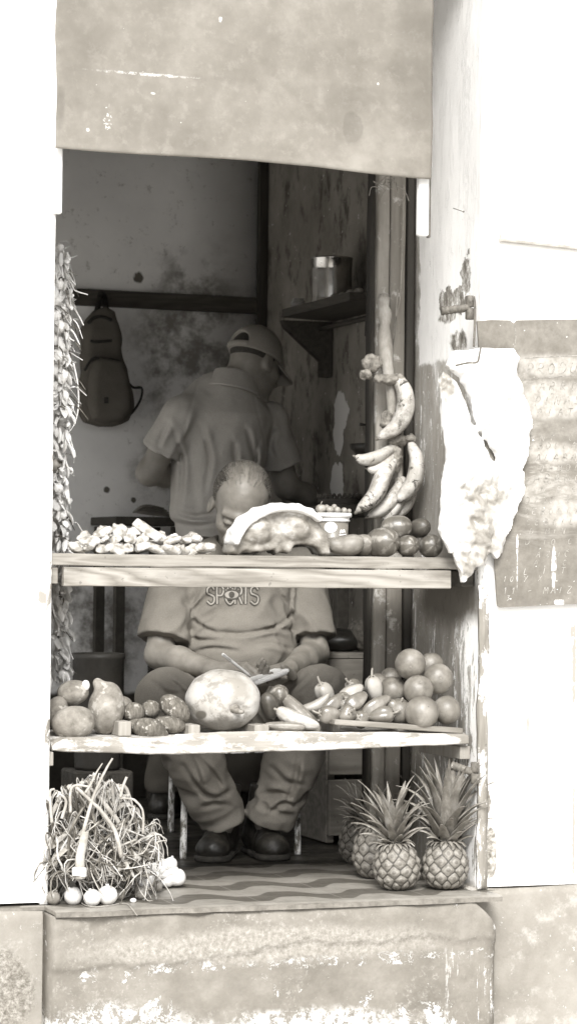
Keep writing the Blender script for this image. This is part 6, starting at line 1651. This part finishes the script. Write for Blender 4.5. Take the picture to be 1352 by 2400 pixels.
def f_shirt1(P):
    d = f_torso1(P)
    fold = bel + (0, 0, .055); q = (P[:, 2] - fold[2]) - .10 * (P @ CRH.astype(np.float32) - fold @ CRH) ** 2 * 4
    d = d + .005 * np.exp(-(q / .016) ** 2) - .004 * np.exp(-((q - .03) / .018) ** 2)
    d = d + creases(P, 1.0, .0075, .0060, [[(690, 1478), (640, 1474), (560, 1484), (470, 1476)], [(430, 1492), (470, 1500), (520, 1502)], [(692, 1436), (650, 1466), (590, 1480)], [(440, 1436), (462, 1462), (500, 1478)], [(352, 1376), (372, 1430), (384, 1492)], [(392, 1372), (408, 1430), (412, 1484)], [(722, 1384), (735, 1430), (738, 1484)],
                                       [(752, 1392), (764, 1430), (768, 1466)], [(432, 1372), (440, 1420), (432, 1470)], [(684, 1372), (680, 1420), (690, 1470)], [(450, 1530), (500, 1518), (560, 1524)], [(676, 1520), (640, 1506), (600, 1508)], [(470, 1378), (450, 1410), (442, 1440)], [(650, 1380), (668, 1410), (678, 1432)]])
    for s_, e, sg in ((shL, slL, -1), (shR, slR, 1)):
        u = (e - s_) / np.linalg.norm(e - s_); sl = cap(P, s_, e + u * .06, .068, .082); sl = smax(sl, plane(P, e, u + UP * -.15), .004)
        inner = cap(P, e + u * .030, e + u * .16, .056, .066); sl = smax(sl, -inner, .004); d = smin(d, sl, .016)
    d = smax(d, -cap(P, nb + (0, -.02, .06), nb + (0, 0, -.01), .075, .062), .008)
    d = smax(d, (pelv[2] - .02) - P[:, 2], .01)
    for s_, e, sg in ((shL, slL, -1), (shR, slR, 1)):
        pit = s_ * .55 + e * .45 + (0, -.05, -.03) - CRH * sg * .055
        d = d + folds(P, CRH * sg * .8 - UP * .6, .014, 20, 3 + sg, pit, .12) + folds(P, e - s_, .007, 16, 7 + sg, e, .12)
    d = d + folds(P, CRH, .011, 17, 14, bel + (0, -.1, .06), .16) + folds(P, UP + CRH * .3, .008, 14, 18, che + (0, -.1, -.02), .16)
    return d + wrinkle(P, .0050, 9, 13, (1, 1, 1.6)) + wrinkle(P, .0022, 30, 15, (1, 1, .5))


lo = np.minimum.reduce([bel - .2, pelv - .22, slL - .12, shL - .1, slR - .12]); hi = np.maximum.reduce([bel + .2, shR + .12, slR + .12, nb + .1, slL + .1])
V, Fc = sdf_mesh(f_shirt1, lo, hi, .0048); shirt = mk('shirt', V, Fc, m_tee, M1)
bvh = BVHTree.FromPolygons([tuple(v) for v in V], [tuple(int(i) for i in f) for f in Fc])


def decal_on(bv, px, py, Y0, lift):
    o = CAM; d = A(px, py, Y0) - CAM; d /= np.linalg.norm(d); h = bv.ray_cast(Vector(o), Vector(d))
    return None if h[0] is None else np.array(h[0]) - d * lift


SG = {'S': [[(.92, .80), (.60, 1.0), (.15, .88), (.12, .62), (.50, .52), (.88, .40), (.86, .12), (.50, 0), (.08, .16)]], 'P': [[(.15, 0), (.15, 1), (.70, .98), (.90, .76), (.68, .50), (.2, .48)]], 'O': [[(.5, 1), (.1, .72), (.1, .28), (.5, 0), (.9, .28), (.9, .72), (.5, 1)]],
      'R': [[(.15, 0), (.15, 1), (.70, .96), (.88, .74), (.66, .52), (.2, .48)], [(.5, .5), (.92, 0)]], 'T': [[(.02, .98), (.98, .98)], [(.5, .98), (.48, 0)]]}


def sports(mb, width, lift):
    for ch, x0, w in (('S', 484, 20), ('P', 506, 20), ('O', 527, 24), ('R', 548, 21), ('T', 567, 18), ('S', 586, 21)):
        for st in SG[ch]:
            q = np.array([(x0 + a * w, 1416 - b_ * 42 + (x0 - 545) * .0) for a, b_ in st]); q = spline(q, 6 * len(q)) if len(q) > 2 else np.linspace(q[0], q[1], 8)
            T = np.gradient(q, axis=0); T /= np.linalg.norm(T, axis=1)[:, None] + 1e-9; Nn = np.stack([-T[:, 1], T[:, 0]], 1) * width / 2
            V = [decal_on(bvh, *v, 1.0, lift) for v in np.concatenate([q + Nn, q - Nn])]
            if any(v is None for v in V): continue
            n = len(q); mb.add(V, [(i, i + 1, n + i + 1, n + i) for i in range(n - 1)])


m_prt = organic('dark_shirt_print', .045, .07, 60, .85, .1); m_prl = organic('pale_shirt_print', .25, .30, 60, .85, .1)
M_ = MB(); sports(M_, 9.0, .0022); o_ = mk('lettering', *M_.out(), m_prt, shirt, smooth=False)
M_ = MB(); sports(M_, 3.6, .0034); mk('lettering_fill', *M_.out(), m_prl, shirt, smooth=False)
# ball emblem with rays in the middle of the word
M_ = MB(); n = 24; V = [decal_on(bvh, 543, 1394, 1, .0042)] + [decal_on(bvh, 543 + 20 * math.cos(k / n * 6.283), 1394 - 13 * math.sin(k / n * 6.283), 1, .0042) for k in range(n)]
M_.add(V, [(0, 1 + k, 1 + (k + 1) % n) for k in range(n)])
for k in range(7):
    a = 1.57 + (k - 3) * .32; V = [decal_on(bvh, 543 + r * math.cos(a + s_), 1394 - r * math.sin(a + s_) * .85, 1, .0040) for r, s_ in ((17, -.10), (27, 0), (17, .10))]; M_.add(V, [(0, 1, 2)])
mk('emblem', *M_.out(), m_prt, shirt, smooth=False)
M_ = MB(); V = [decal_on(bvh, 543, 1394, 1, .0054)] + [decal_on(bvh, 543 + 16 * math.cos(k / n * 6.283), 1394 - 9 * math.sin(k / n * 6.283), 1, .0054) for k in range(n)]; M_.add(V, [(0, 1 + k, 1 + (k + 1) % n) for k in range(n)])
mk('emblem_eye', *M_.out(), m_prl, shirt, smooth=False)
M_ = MB(); V = [decal_on(bvh, 543, 1394, 1, .0064)] + [decal_on(bvh, 543 + 7 * math.cos(k / n * 6.283), 1394 - 7.5 * math.sin(k / n * 6.283), 1, .0064) for k in range(n)]; M_.add(V, [(0, 1 + k, 1 + (k + 1) % n) for k in range(n)])
mk('emblem_ball', *M_.out(), m_prt, shirt, smooth=False)

# trousers
def f_trs1(P):
    d = ell(P, pelv - (0, 0, .01), (.175, .145, .115))
    for h, k, a, sg in ((hipL, knL, anL, -1), (hipR, knR, anR, 1)):
        u = (a - k) / np.linalg.norm(a - k); d = smin(d, chain(P, [h, k + (0, 0, .0)], [.098, .082], .02), .05)
        sh = chain(P, [k, k * .5 + a * .5, a + u * .06], [.082, .073, .066], .03); hem = a + u * (.000)
        sh = smax(sh, plane(P, hem, u + np.array([0, 0, -.3])), .003); d = smin(d, sh, .03)
        d = d + folds(P, u * .5 + CRH * sg * .8, .022, 12, 31 + sg, k * .6 + a * .4, .22) + folds(P, u * .4 + CRH * sg, .020, 15, 37 + sg, a - u * .06, .11) + folds(P, k - h, .014, 14, 41 + sg, (k + h) / 2 + (0, 0, .05), .2)
    d = d + creases(P, .80, .011, .0075, [[(466, 1772), (500, 1810), (530, 1862)], [(430, 1790), (470, 1850), (505, 1880)], [(480, 1858), (510, 1868), (545, 1852)], [(476, 1892), (505, 1884), (540, 1890)], [(450, 1770), (468, 1820), (480, 1850)], [(640, 1800), (670, 1830), (712, 1838)], [(612, 1868), (650, 1858), (690, 1872)], [(640, 1900), (665, 1884), (690, 1890)],
                                      [(700, 1770), (690, 1830), (672, 1880)], [(742, 1572), (700, 1612), (650, 1650)], [(716, 1580), (670, 1622), (630, 1652)], [(780, 1590), (740, 1640), (700, 1690)], [(400, 1590), (430, 1612), (446, 1640)], [(372, 1600), (400, 1620), (440, 1622)]])
    return smax(d, P[:, 2] - (pelv[2] + .20), .01) + wrinkle(P, .006, 9, 23) + wrinkle(P, .0025, 26, 25)


lo = np.minimum.reduce([knL, anL, hipL, knR, anR]) - .13; hi = np.maximum.reduce([hipR, knR, hipL + .1]) + .16
V, Fc = sdf_mesh(f_trs1, lo, hi, .0055); V[:, 2] = np.maximum(V[:, 2], .03); mk('trousers', V, Fc, m_trs, M1)


def boot(parent, an, toe, heel, sd):
    an, toe, heel = (np.asarray(v, float) for v in (an, toe, heel)); fw = toe - heel; fw[2] = 0; fw /= np.linalg.norm(fw); sdv = np.cross(UP, fw)
    mid = heel * .5 + toe * .5

    def f(P):
        d = chain(P, [heel + (0, 0, .045), mid + (0, 0, .048), toe + (0, 0, .040) - fw * .042], [.038, .042, .040], .02); d = smin(d, ell(P, toe - fw * .045 + (0, 0, .036), (.050, .050, .034)), .02)
        sh = chain(P, [heel + fw * .045 + (0, 0, .06), an + (0, 0, .10)], [.050, .056], .02); d = smin(d, sh, .03)
        t = heel + fw * .10 + (0, 0, .105); d = smin(d, cap(P, heel + fw * .055 + (0, 0, .15), mid + fw * .03 + (0, 0, .075), .026, .030), .02)
        v = (P - toe.astype(np.float32)) @ fw.astype(np.float32); d = d + .0035 * np.exp(-((v + .085) / .006) ** 2) + .0025 * np.exp(-((v + .10) / .005) ** 2)
        return smax(d, .014 - P[:, 2], .004) + .0022 * fbm(P * 40, sd, 3)
    lo = np.minimum.reduce([an, toe, heel]) - .09; hi = np.maximum.reduce([an, toe, heel]) + .11; lo[2] = -.02
    V, Fc = sdf_mesh(f, lo, hi, .0045); bo = mk('boot', V, Fc, m_boot, parent)

    def fs(P):
        c = chain(P * np.float32([1, 1, 0]), [heel * (1, 1, 0), mid * (1, 1, 0), (toe - fw * .045) * (1, 1, 0)], [.043, .044, .055], .03); return smax(c, np.abs(P[:, 2] - .010) - .0095, .003)
    V, Fc = sdf_mesh(fs, lo, hi * (1, 1, 0) + (0, 0, .05), .005); mk('boot_sole', V, Fc, m_sole, bo)
    M_ = MB(); a0 = heel + fw * .085 + (0, 0, .175); b0 = mid + fw * .045 + (0, 0, .105)
    for k in range(6):
        c = a0 + (b0 - a0) * k / 5; M_.add(*tube(spline([c - sdv * .026 + (0, 0, -.012), c + fw * .012 + (0, 0, .004), c + sdv * .026 + (0, 0, -.018) + fw * .006], 12), .0024, 6))
        M_.add(*tube(spline([c + sdv * .026 + (0, 0, -.012), c + fw * .013 + (0, 0, .005), c - sdv * .026 + (0, 0, -.018) + fw * .006], 12), .0024, 6))
    mk('laces', *M_.out(), m_lace, bo)


toeL, toeR = AF(492, 2024), AF(648, 2020); toeL[2] = toeR[2] = 0
hL = np.array([anL[0], anL[1] + .03, 0]); hR = np.array([anR[0], anR[1] + .03, 0])
boot(M1, anL, toeL, toeL + (hL - toeL) / np.linalg.norm(hL - toeL) * .235, 3); boot(M1, anR, toeR, toeR + (hR - toeR) / np.linalg.norm(hR - toeR) * .235, 9)

# hair of the seated man: short grey hair round the sides and back, thin strands combed back over the bald crown
def f_hair1(P):
    q = HS.loc(P); nz = fbm(q * np.float32([60, 24, 60]), 4, 3); d = ell(q, (0, -.012, .040), (.0775, .0975, .0895)) + .0015 * nz
    keep = smax(q[:, 1] - (.008 + .022 * nz), -(q[:, 2] + .055), .01)
    bald = np.sqrt((q[:, 0] / .062) ** 2 + ((q[:, 1] - .035) / .100) ** 2) - 1 + .45 * nz; bald = np.where(q[:, 2] > .045, -bald * .05, -1)
    ear = .016 - np.linalg.norm(np.stack([(q[:, 1] + .008), q[:, 2] * .62], 1), axis=1); ear = np.where(np.abs(q[:, 0]) > .05, ear, -1)
    return np.maximum(np.maximum(np.maximum(d, keep), bald), ear) * HS.s


V, Fc = sdf_mesh(f_hair1, HS.c - .16, HS.c + .17, .0034); hair = mk('hair', V, Fc, m_hair1, M1)
rh = np.random.default_rng(8)


def strands(n, a_lo, a_hi, y_lo, y_hi, ln, drop, lift, r0):
    M_ = MB()
    for k in range(n):
        sg = 1 if k % 2 else -1; a0 = rh.uniform(a_lo, a_hi) * sg; y0 = rh.uniform(y_lo, y_hi); lf = rh.uniform(*lift); l_ = ln * rh.uniform(.6, 1.2); dr = drop * sg * rh.uniform(.3, 1.3); pts = []
        for t in np.linspace(0, 1, 6):
            yy = max(y0 - l_ * t, -.106); a_ = a0 + dr * t; rr = max(1 - ((yy + .012) / .100) ** 2, .03) ** .5
            pts.append(HS.w((math.sin(a_) * (.0775 * rr + lf * (.2 + t)), yy, .040 + math.cos(a_) * (.0895 * rr + lf * (.2 + t)))))
        M_.add(*tube(spline(pts, 9), np.linspace(r0, r0 * .35, 9), 4))
    return M_.out()


mk('hair_strands', *strands(190, .0, .75, -.06, .045, .055, .10, (.0005, .0030), .0008), m_hair3, hair)
mk('side_hair', *strands(900, .62, 1.70, -.09, .020, .040, .22, (.0006, .0040), .0010), m_hair1, hair)
mk('grey_side_hair', *strands(420, .62, 1.70, -.09, .020, .040, .22, (.0010, .0045), .0008), m_hair3, hair)

# pen and pad
pen = MB(); a, c = A(521, 1533, .665), A(587, 1585, .690); d = (c - a) / np.linalg.norm(c - a)
pen.add(*tube([a, a + d * .002, a + d * .03, c - d * .012, c], [.003, .0048, .0048, .0042, .0008], 10)); pn = thing('pen', 'white pen held in the hand of the seated man, pointing up left', 'pen', c)
mk('pen_barrel', *pen.out(), m_penm, pn); V, Fc = frame_box(a + d * .002 + np.array([0, -.0062, .001]), a + d * .034 + np.array([0, -.0062, .001]), .004, .0018, CRH, .0005); mk('pen_clip', V, Fc, m_penm, pn)
a, c = A(588, 1596, .67), A(661, 1571, .70); pd = thing('note_pad', 'small white note pad held edge-on in the hand of the seated man', 'pad', (a + c) / 2)
V, Fc = frame_box(a, c, .075, .0105, CF * .95 + UP * .12, .002); mk('paper_block', V, Fc, m_white, pd, smooth=False)
V, Fc = tube([a + (0, -.037, -.0065), (a + c) / 2 + (0, -.037, -.0065), c + (0, -.037, -.0065)], .0065, 10); mk('rolled_edge', V, Fc, m_white, pd)

# stool with white flaking metal legs
m_wleg = wood('flaking_white_leg', .08, .16, 2, 16, white=(.47, .74)); st_o = np.array([(hipL + hipR)[0] / 2, 1.28, 0]); ST = thing('stool', 'low stool with flaking white metal legs under the seated man', 'stool', st_o)
zs2 = pelv[2] - .115
fl, fr = AF(429, 2014), AF(697, 2003); bl = AF(400, 1951); br = fr + (bl - fl)
for q in (fl, fr, bl, br):
    t = q * .97 + np.array([st_o[0], st_o[1], 0]) * .03; V, Fc = tube([q, q + (0, 0, .01), (q + t) / 2 * (1, 1, 0) + (0, 0, zs2 * .5), t * (1, 1, 0) + (0, 0, zs2 - .01)], .0105, 12); mk('leg', V, Fc, m_wleg, ST)
c4 = (fl + fr + bl + br) / 4; ex = (fr - fl) / 2; ey = (bl - fl) / 2
V, Fc = slab(np.array([[c4 + ex * u * 1.08 + ey * v * 1.08 + (0, 0, zs2 - .03) for v in np.linspace(-1, 1, 5)] for u in np.linspace(-1, 1, 5)]), (0, 0, .03)); mk('seat', V, Fc, m_wleg, ST, smooth=False)

# =============================================================== the standing man
Y2 = 2.12
K = lambda px, py, dy=0: A(px, py, Y2 + dy)
fw2 = np.array([.62, .78, 0]); fw2 /= np.linalg.norm(fw2); sd2 = np.array([fw2[1], -fw2[0], 0])      # facing, and his right
nk = K(540, 905); ch2 = K(512, 1020, .02); wa2 = K(500, 1190, .02); pe2 = K(500, 1310, .02)
sL2, sR2 = K(424, 975, -.02), K(628, 985, .06); eL2, eR2 = K(350, 1108, .05), K(672, 1140, .10); wL2, wR2 = K(440, 1120, .22), K(775, 1190, .22)
kL2, kR2 = K(430, 1600, .0), K(560, 1600, .05); aL2, aR2 = K(388, 1862, -.02), K(572, 1862, .06)
H2 = Head(K(597, 857, .01), (.84, .42, -.30), (.27, .18, .94), .98)
g2_ = np.array([pe2[0], pe2[1], 0]); M2_ = thing('person', 'standing man seen from behind in grey polo shirt and cap, looking down to the right', 'person', g2_)
h2L, h2R = pe2 - sd2 * .09, pe2 + sd2 * .09


def f_body2(P):
    d = H2.f(P); d = smin(d, chain(P, [H2.w((0, -.035, -.03)), nk + CRH * .012, nk + (0, 0, -.07)], [.060, .064, .075]), .035)
    Rb = np.stack([sd2, fw2, UP], 1); t = smin(ell(P, ch2 + CF * .02, (.135, .08, .18), Rb), ell(P, wa2 + CF * .02, (.12, .08, .16), Rb), .06); t = smin(t, cap(P, sL2, sR2, .046), .03); t = smin(t, ell(P, pe2, (.15, .11, .13), Rb), .05); d = smin(d, t, .04)
    for s_, e, w in ((sL2, eL2, wL2), (sR2, eR2, wR2)): d = smin(d, chain(P, [s_, e, e * .6 + w * .4, w], [.050, .044, .042, .028], .02), .02)
    for h, k, a in ((h2L, kL2, aL2), (h2R, kR2, aR2)): d = smin(d, chain(P, [h, k, k * .6 + a * .4, a], [.080, .055, .05, .036], .03), .03)
    d = smin(d, hand_sdf(P, wL2, wL2 - eL2, (.2, .2, -.9), -1, 1, (.4, .5, .4)), .01); d = smin(d, hand_sdf(P, wR2, wR2 - eR2, (.0, .2, -.9), 1, 1, (.4, .5, .4)), .01)
    return d


lo = np.minimum.reduce([eL2, aL2, aR2, wL2, kL2]) - .13; hi = np.maximum.reduce([H2.c, sR2, wR2, wL2]) + .16
V, Fc = sdf_mesh(f_body2, lo, hi, .0065); mk('body', V, Fc, m_skin2, M2_)
tL2, tR2 = eL2 * .62 + sL2 * .38, eR2 * .68 + sR2 * .32


def f_polo(P):
    Rb = np.stack([CRH, CF, UP], 1)
    t = smin(ell(P, K(512, 1030, .02), (.168, .118, .24), Rb), ell(P, wa2, (.150, .118, .20), Rb), .08); t = smin(t, cap(P, sL2, sR2, .066), .07); t = smin(t, cap(P, nk + (0, 0, -.03), nk + (0, 0, -.10), .07, .12), .05)
    cx = (P @ CRH.astype(np.float32)); q = cx - ch2 @ CRH
    t = t + .006 * np.exp(-((q + .10 - .12 * (ch2[2] - P[:, 2])) / .016) ** 2) * np.clip((ch2[2] + .02 - P[:, 2]) * 8, 0, 1)
    for s_, e in ((sL2, tL2), (sR2, tR2)):
        u = (e - s_) / np.linalg.norm(e - s_); sl = cap(P, s_, e + u * .05, .068, .076); sl = smax(sl, plane(P, e, u), .004); sl = smax(sl, -cap(P, e + u * .045, e + u * .16, .056, .060), .003)
        w = (P - e.astype(np.float32)) @ u.astype(np.float32); sl = sl + .0022 * np.exp(-((w + .018) / .003) ** 2); t = smin(t, sl, .022)
        sg = 1 if (s_ - nk) @ CRH > 0 else -1; pit = s_ * .5 + e * .5 + (0, -.05, -.04) - CRH * sg * .05
        t = t + folds(P, CRH * sg * .5 - UP * .8, .009, 17, 5 + sg, pit, .13) + folds(P, e - s_ + CRH * sg * .1, .003, 17, 9 + sg, e, .10)
    t = t + folds(P, UP * .9 + CRH * .35, .015, 12, 21, ch2 + (0, -.1, -.12), .20) + folds(P, CRH, .016, 14, 25, wa2 + (0, -.1, -.05), .13)
    fold = wa2 + (0, 0, -.05); t = t + .006 * np.sin((P[:, 2] - fold[2]) * 60 + 3 * q * 8) * np.exp(-((P[:, 2] - fold[2]) / .05) ** 2)
    t = t + creases(P, Y2 - .1, .012, .0085, [[(604, 1030), (596, 1080), (566, 1130), (560, 1200)], [(580, 1010), (590, 1050), (602, 1090)], [(548, 1040), (552, 1110), (536, 1190)], [(408, 1010), (424, 1090), (416, 1190)], [(470, 1000), (490, 1070), (480, 1150)], [(410, 1196), (450, 1210), (500, 1206)], [(404, 1222), (460, 1232), (540, 1222)],
                                          [(640, 1010), (634, 1040), (644, 1070)], [(392, 990), (376, 1020), (366, 1044)], [(596, 1150), (570, 1170), (520, 1180)]])
    t = smax(t, -cap(P, nk + (0, 0, .1), nk + (0, 0, -.02), .060, .056), .006); t = smax(t, (pe2[2] - .10) - P[:, 2], .01)
    for s_, dx in ((sL2, .028), (sR2, -.030)):                                   # sleeve seams
        w = (P - (s_ + CRH * dx).astype(np.float32)) @ (CRH * np.sign(-dx) + UP * .25).astype(np.float32); t = t + .0028 * np.exp(-(w / .0045) ** 2) * np.clip((P[:, 2] - s_[2] + .16) * 10, 0, 1)
    return t + wrinkle(P, .006, 7, 33, (1.5, 1.5, .7)) + wrinkle(P, .0020, 28, 35)


lo = np.minimum.reduce([tL2, pe2, wa2]) - .22; hi = np.maximum.reduce([nk, sR2, tR2]) + .18
V, Fc = sdf_mesh(f_polo, lo, hi, .0055); polo = mk('polo_shirt', V, Fc, m_polo, M2_)


def f_coll(P):
    ax = np.array([.22, .10, .95]); ax /= np.linalg.norm(ax); c = nk + (0, 0, .012) + CRH * .010; v = P - c.astype(np.float32); z = v @ ax.astype(np.float32); rr = np.linalg.norm(v - z[:, None] * ax.astype(np.float32), axis=1)
    R0 = .082 - .45 * np.clip(z, -.05, .05); return smax(np.abs(rr - R0) - .0050, np.abs(z - .0) - .036, .003) + .0015 * fbm(P * 30, 2)


V, Fc = sdf_mesh(f_coll, nk - .13, nk + .12, .004); mk('collar', V, Fc, m_polo, polo)


def f_trs2(P):
    Rb = np.stack([sd2, fw2, UP], 1); d = ell(P, pe2, (.16, .125, .14), Rb)
    for h, k, a in ((h2L, kL2, aL2), (h2R, kR2, aR2)): d = smin(d, smax(chain(P, [h, k, a + (0, 0, .03)], [.095, .085, .075], .03), (a[2] + .012 + .01 * vnoise(P * 20, 3)) - P[:, 2], .004), .04)
    return smax(d, P[:, 2] - (pe2[2] + .08), .01) + wrinkle(P, .007, 9, 53) + .004 * np.sin(P[:, 2] * 60 + 4 * vnoise(P * 8, 4)) * np.exp(-((P[:, 2] - aL2[2] - .08) / .06) ** 2)


lo = np.minimum.reduce([aL2, pe2, aR2]) - .17; hi = np.maximum.reduce([pe2, aR2]) + .19
V, Fc = sdf_mesh(f_trs2, lo, hi, .0075); mk('trousers', V, Fc, m_trs2, M2_)
for a in (aL2, aR2):
    h_ = np.array([a[0], a[1], 0]) - fw2 * .05; boot(M2_, np.array([a[0], a[1], .12]), h_ + fw2 * .26, h_, 12)

# cropped hair and cap
def f_hair2(P):
    q = H2.loc(P); d = ell(q, (0, -.012, .040), (.0785, .0985, .0905)); k = smax(q[:, 1] - .010 - .6 * np.clip(q[:, 2], 0, .1), -(q[:, 2] + .030) - .25 * np.clip(q[:, 1], -.2, .02), .01)
    ear = np.where(np.abs(q[:, 0]) > .05, .024 - np.linalg.norm(np.stack([(q[:, 1] + .008), q[:, 2] * .62], 1), axis=1), -1); return np.maximum(np.maximum(d, k), ear) * H2.s


V, Fc = sdf_mesh(f_hair2, H2.c - .15, H2.c + .16, .005); mk('hair', V, Fc, m_hair2, M2_)


def f_cap(P):
    q = H2.loc(P); c = (0, -.010, .048); d = ell(q, c, (.089, .108, .100)); d = smax(d, -ell(q, c, (.070, .090, .080)), .002)
    cut = (.028 - .04 * (q[:, 1] + .01)) - q[:, 2]; d = smax(d, cut, .003)
    hole = np.maximum(ell(q, (0, -.118, .052), (.050, .050, .050)), .052 - q[:, 2]); d = smax(d, -hole, .002)
    seam = np.abs(np.sin(np.arctan2(q[:, 0], q[:, 1] + .01) * 3 + .52)); d = d - .0012 * np.exp(-((seam) / .03) ** 2)
    return d * H2.s


V, Fc = sdf_mesh(f_cap, H2.c - .17, H2.c + .20, .0042); capo = mk('cap', V, Fc, m_cap, M2_)


def f_brim(P):
    q = H2.loc(P); z0 = .030 - 1.6 * (q[:, 0]) ** 2 * 4.0 - .42 * (q[:, 1] - .09) - .6 * np.clip(q[:, 1] - .10, 0, 1) ** 2
    o_ = np.sqrt((q[:, 0] / .082) ** 2 + ((q[:, 1] - .075) / .100) ** 2) - 1; i_ = np.sqrt((q[:, 0] / .084) ** 2 + ((q[:, 1] + .010) / .102) ** 2) - 1
    return np.maximum(np.maximum(np.abs(q[:, 2] - z0) - .0042, o_ * .07), -i_ * .07) * H2.s


V, Fc = sdf_mesh(f_brim, H2.c - .17, H2.c + .24, .0038); mk('cap_brim', V, Fc, m_cap, capo)
V, Fc = sphere(.008, 12, 8); mk('cap_button', V * (1, 1, .6) + H2.w((0, -.010, .149)), Fc, m_cap, capo)
V, Fc = blade(spline([H2.w((math.sin(t) * .0905, -.010 - math.cos(t) * .1095, .042)) for t in np.linspace(-.55, .55, 9)], 18), .020, UP, 0, .0025); mk('cap_strap', V, Fc, m_white if False else m_cap, capo)
# ------------------------------------------------------------------ light
w = bpy.data.worlds.new('World'); scene.world = w; w.use_nodes = True; nt = w.node_tree
bg = nt.nodes['Background']; sky = nt.nodes.new('ShaderNodeTexSky'); sky.sky_type = 'NISHITA'; sky.sun_disc = False
SUN_EL, SUN_AZ = rad(40), rad(-20)      # azimuth measured from the street side, negative towards the left
sun_dir = np.array([math.sin(SUN_AZ) * math.cos(SUN_EL), -math.cos(SUN_AZ) * math.cos(SUN_EL), math.sin(SUN_EL)])
sky.sun_elevation = SUN_EL; sky.sun_rotation = math.atan2(sun_dir[0], sun_dir[1]); sky.dust_density = 3.0
hs = nt.nodes.new('ShaderNodeHueSaturation'); hs.inputs['Saturation'].default_value = 0.0
nt.links.new(sky.outputs[0], hs.inputs['Color']); nt.links.new(hs.outputs[0], bg.inputs[0]); bg.inputs[1].default_value = 0.10
sd = bpy.data.lights.new('sun', 'SUN'); sd.energy = 2.4; sd.angle = rad(22); sd.color = (1.0, .985, .955)
so = bpy.data.objects.new('sun', sd); COL.objects.link(so)
so.rotation_euler = Vector(tuple(sun_dir)).to_track_quat('Z', 'Y').to_euler()
vs = scene.view_settings
scene.display_settings.display_device = 'sRGB'
vs.view_transform = 'Standard'; vs.look = 'None'; vs.exposure = 1.12; vs.gamma = 1.0; vs.use_curve_mapping = False
scene.cycles.max_bounces = 8; scene.cycles.diffuse_bounces = 5
scene.cycles.use_denoising = True
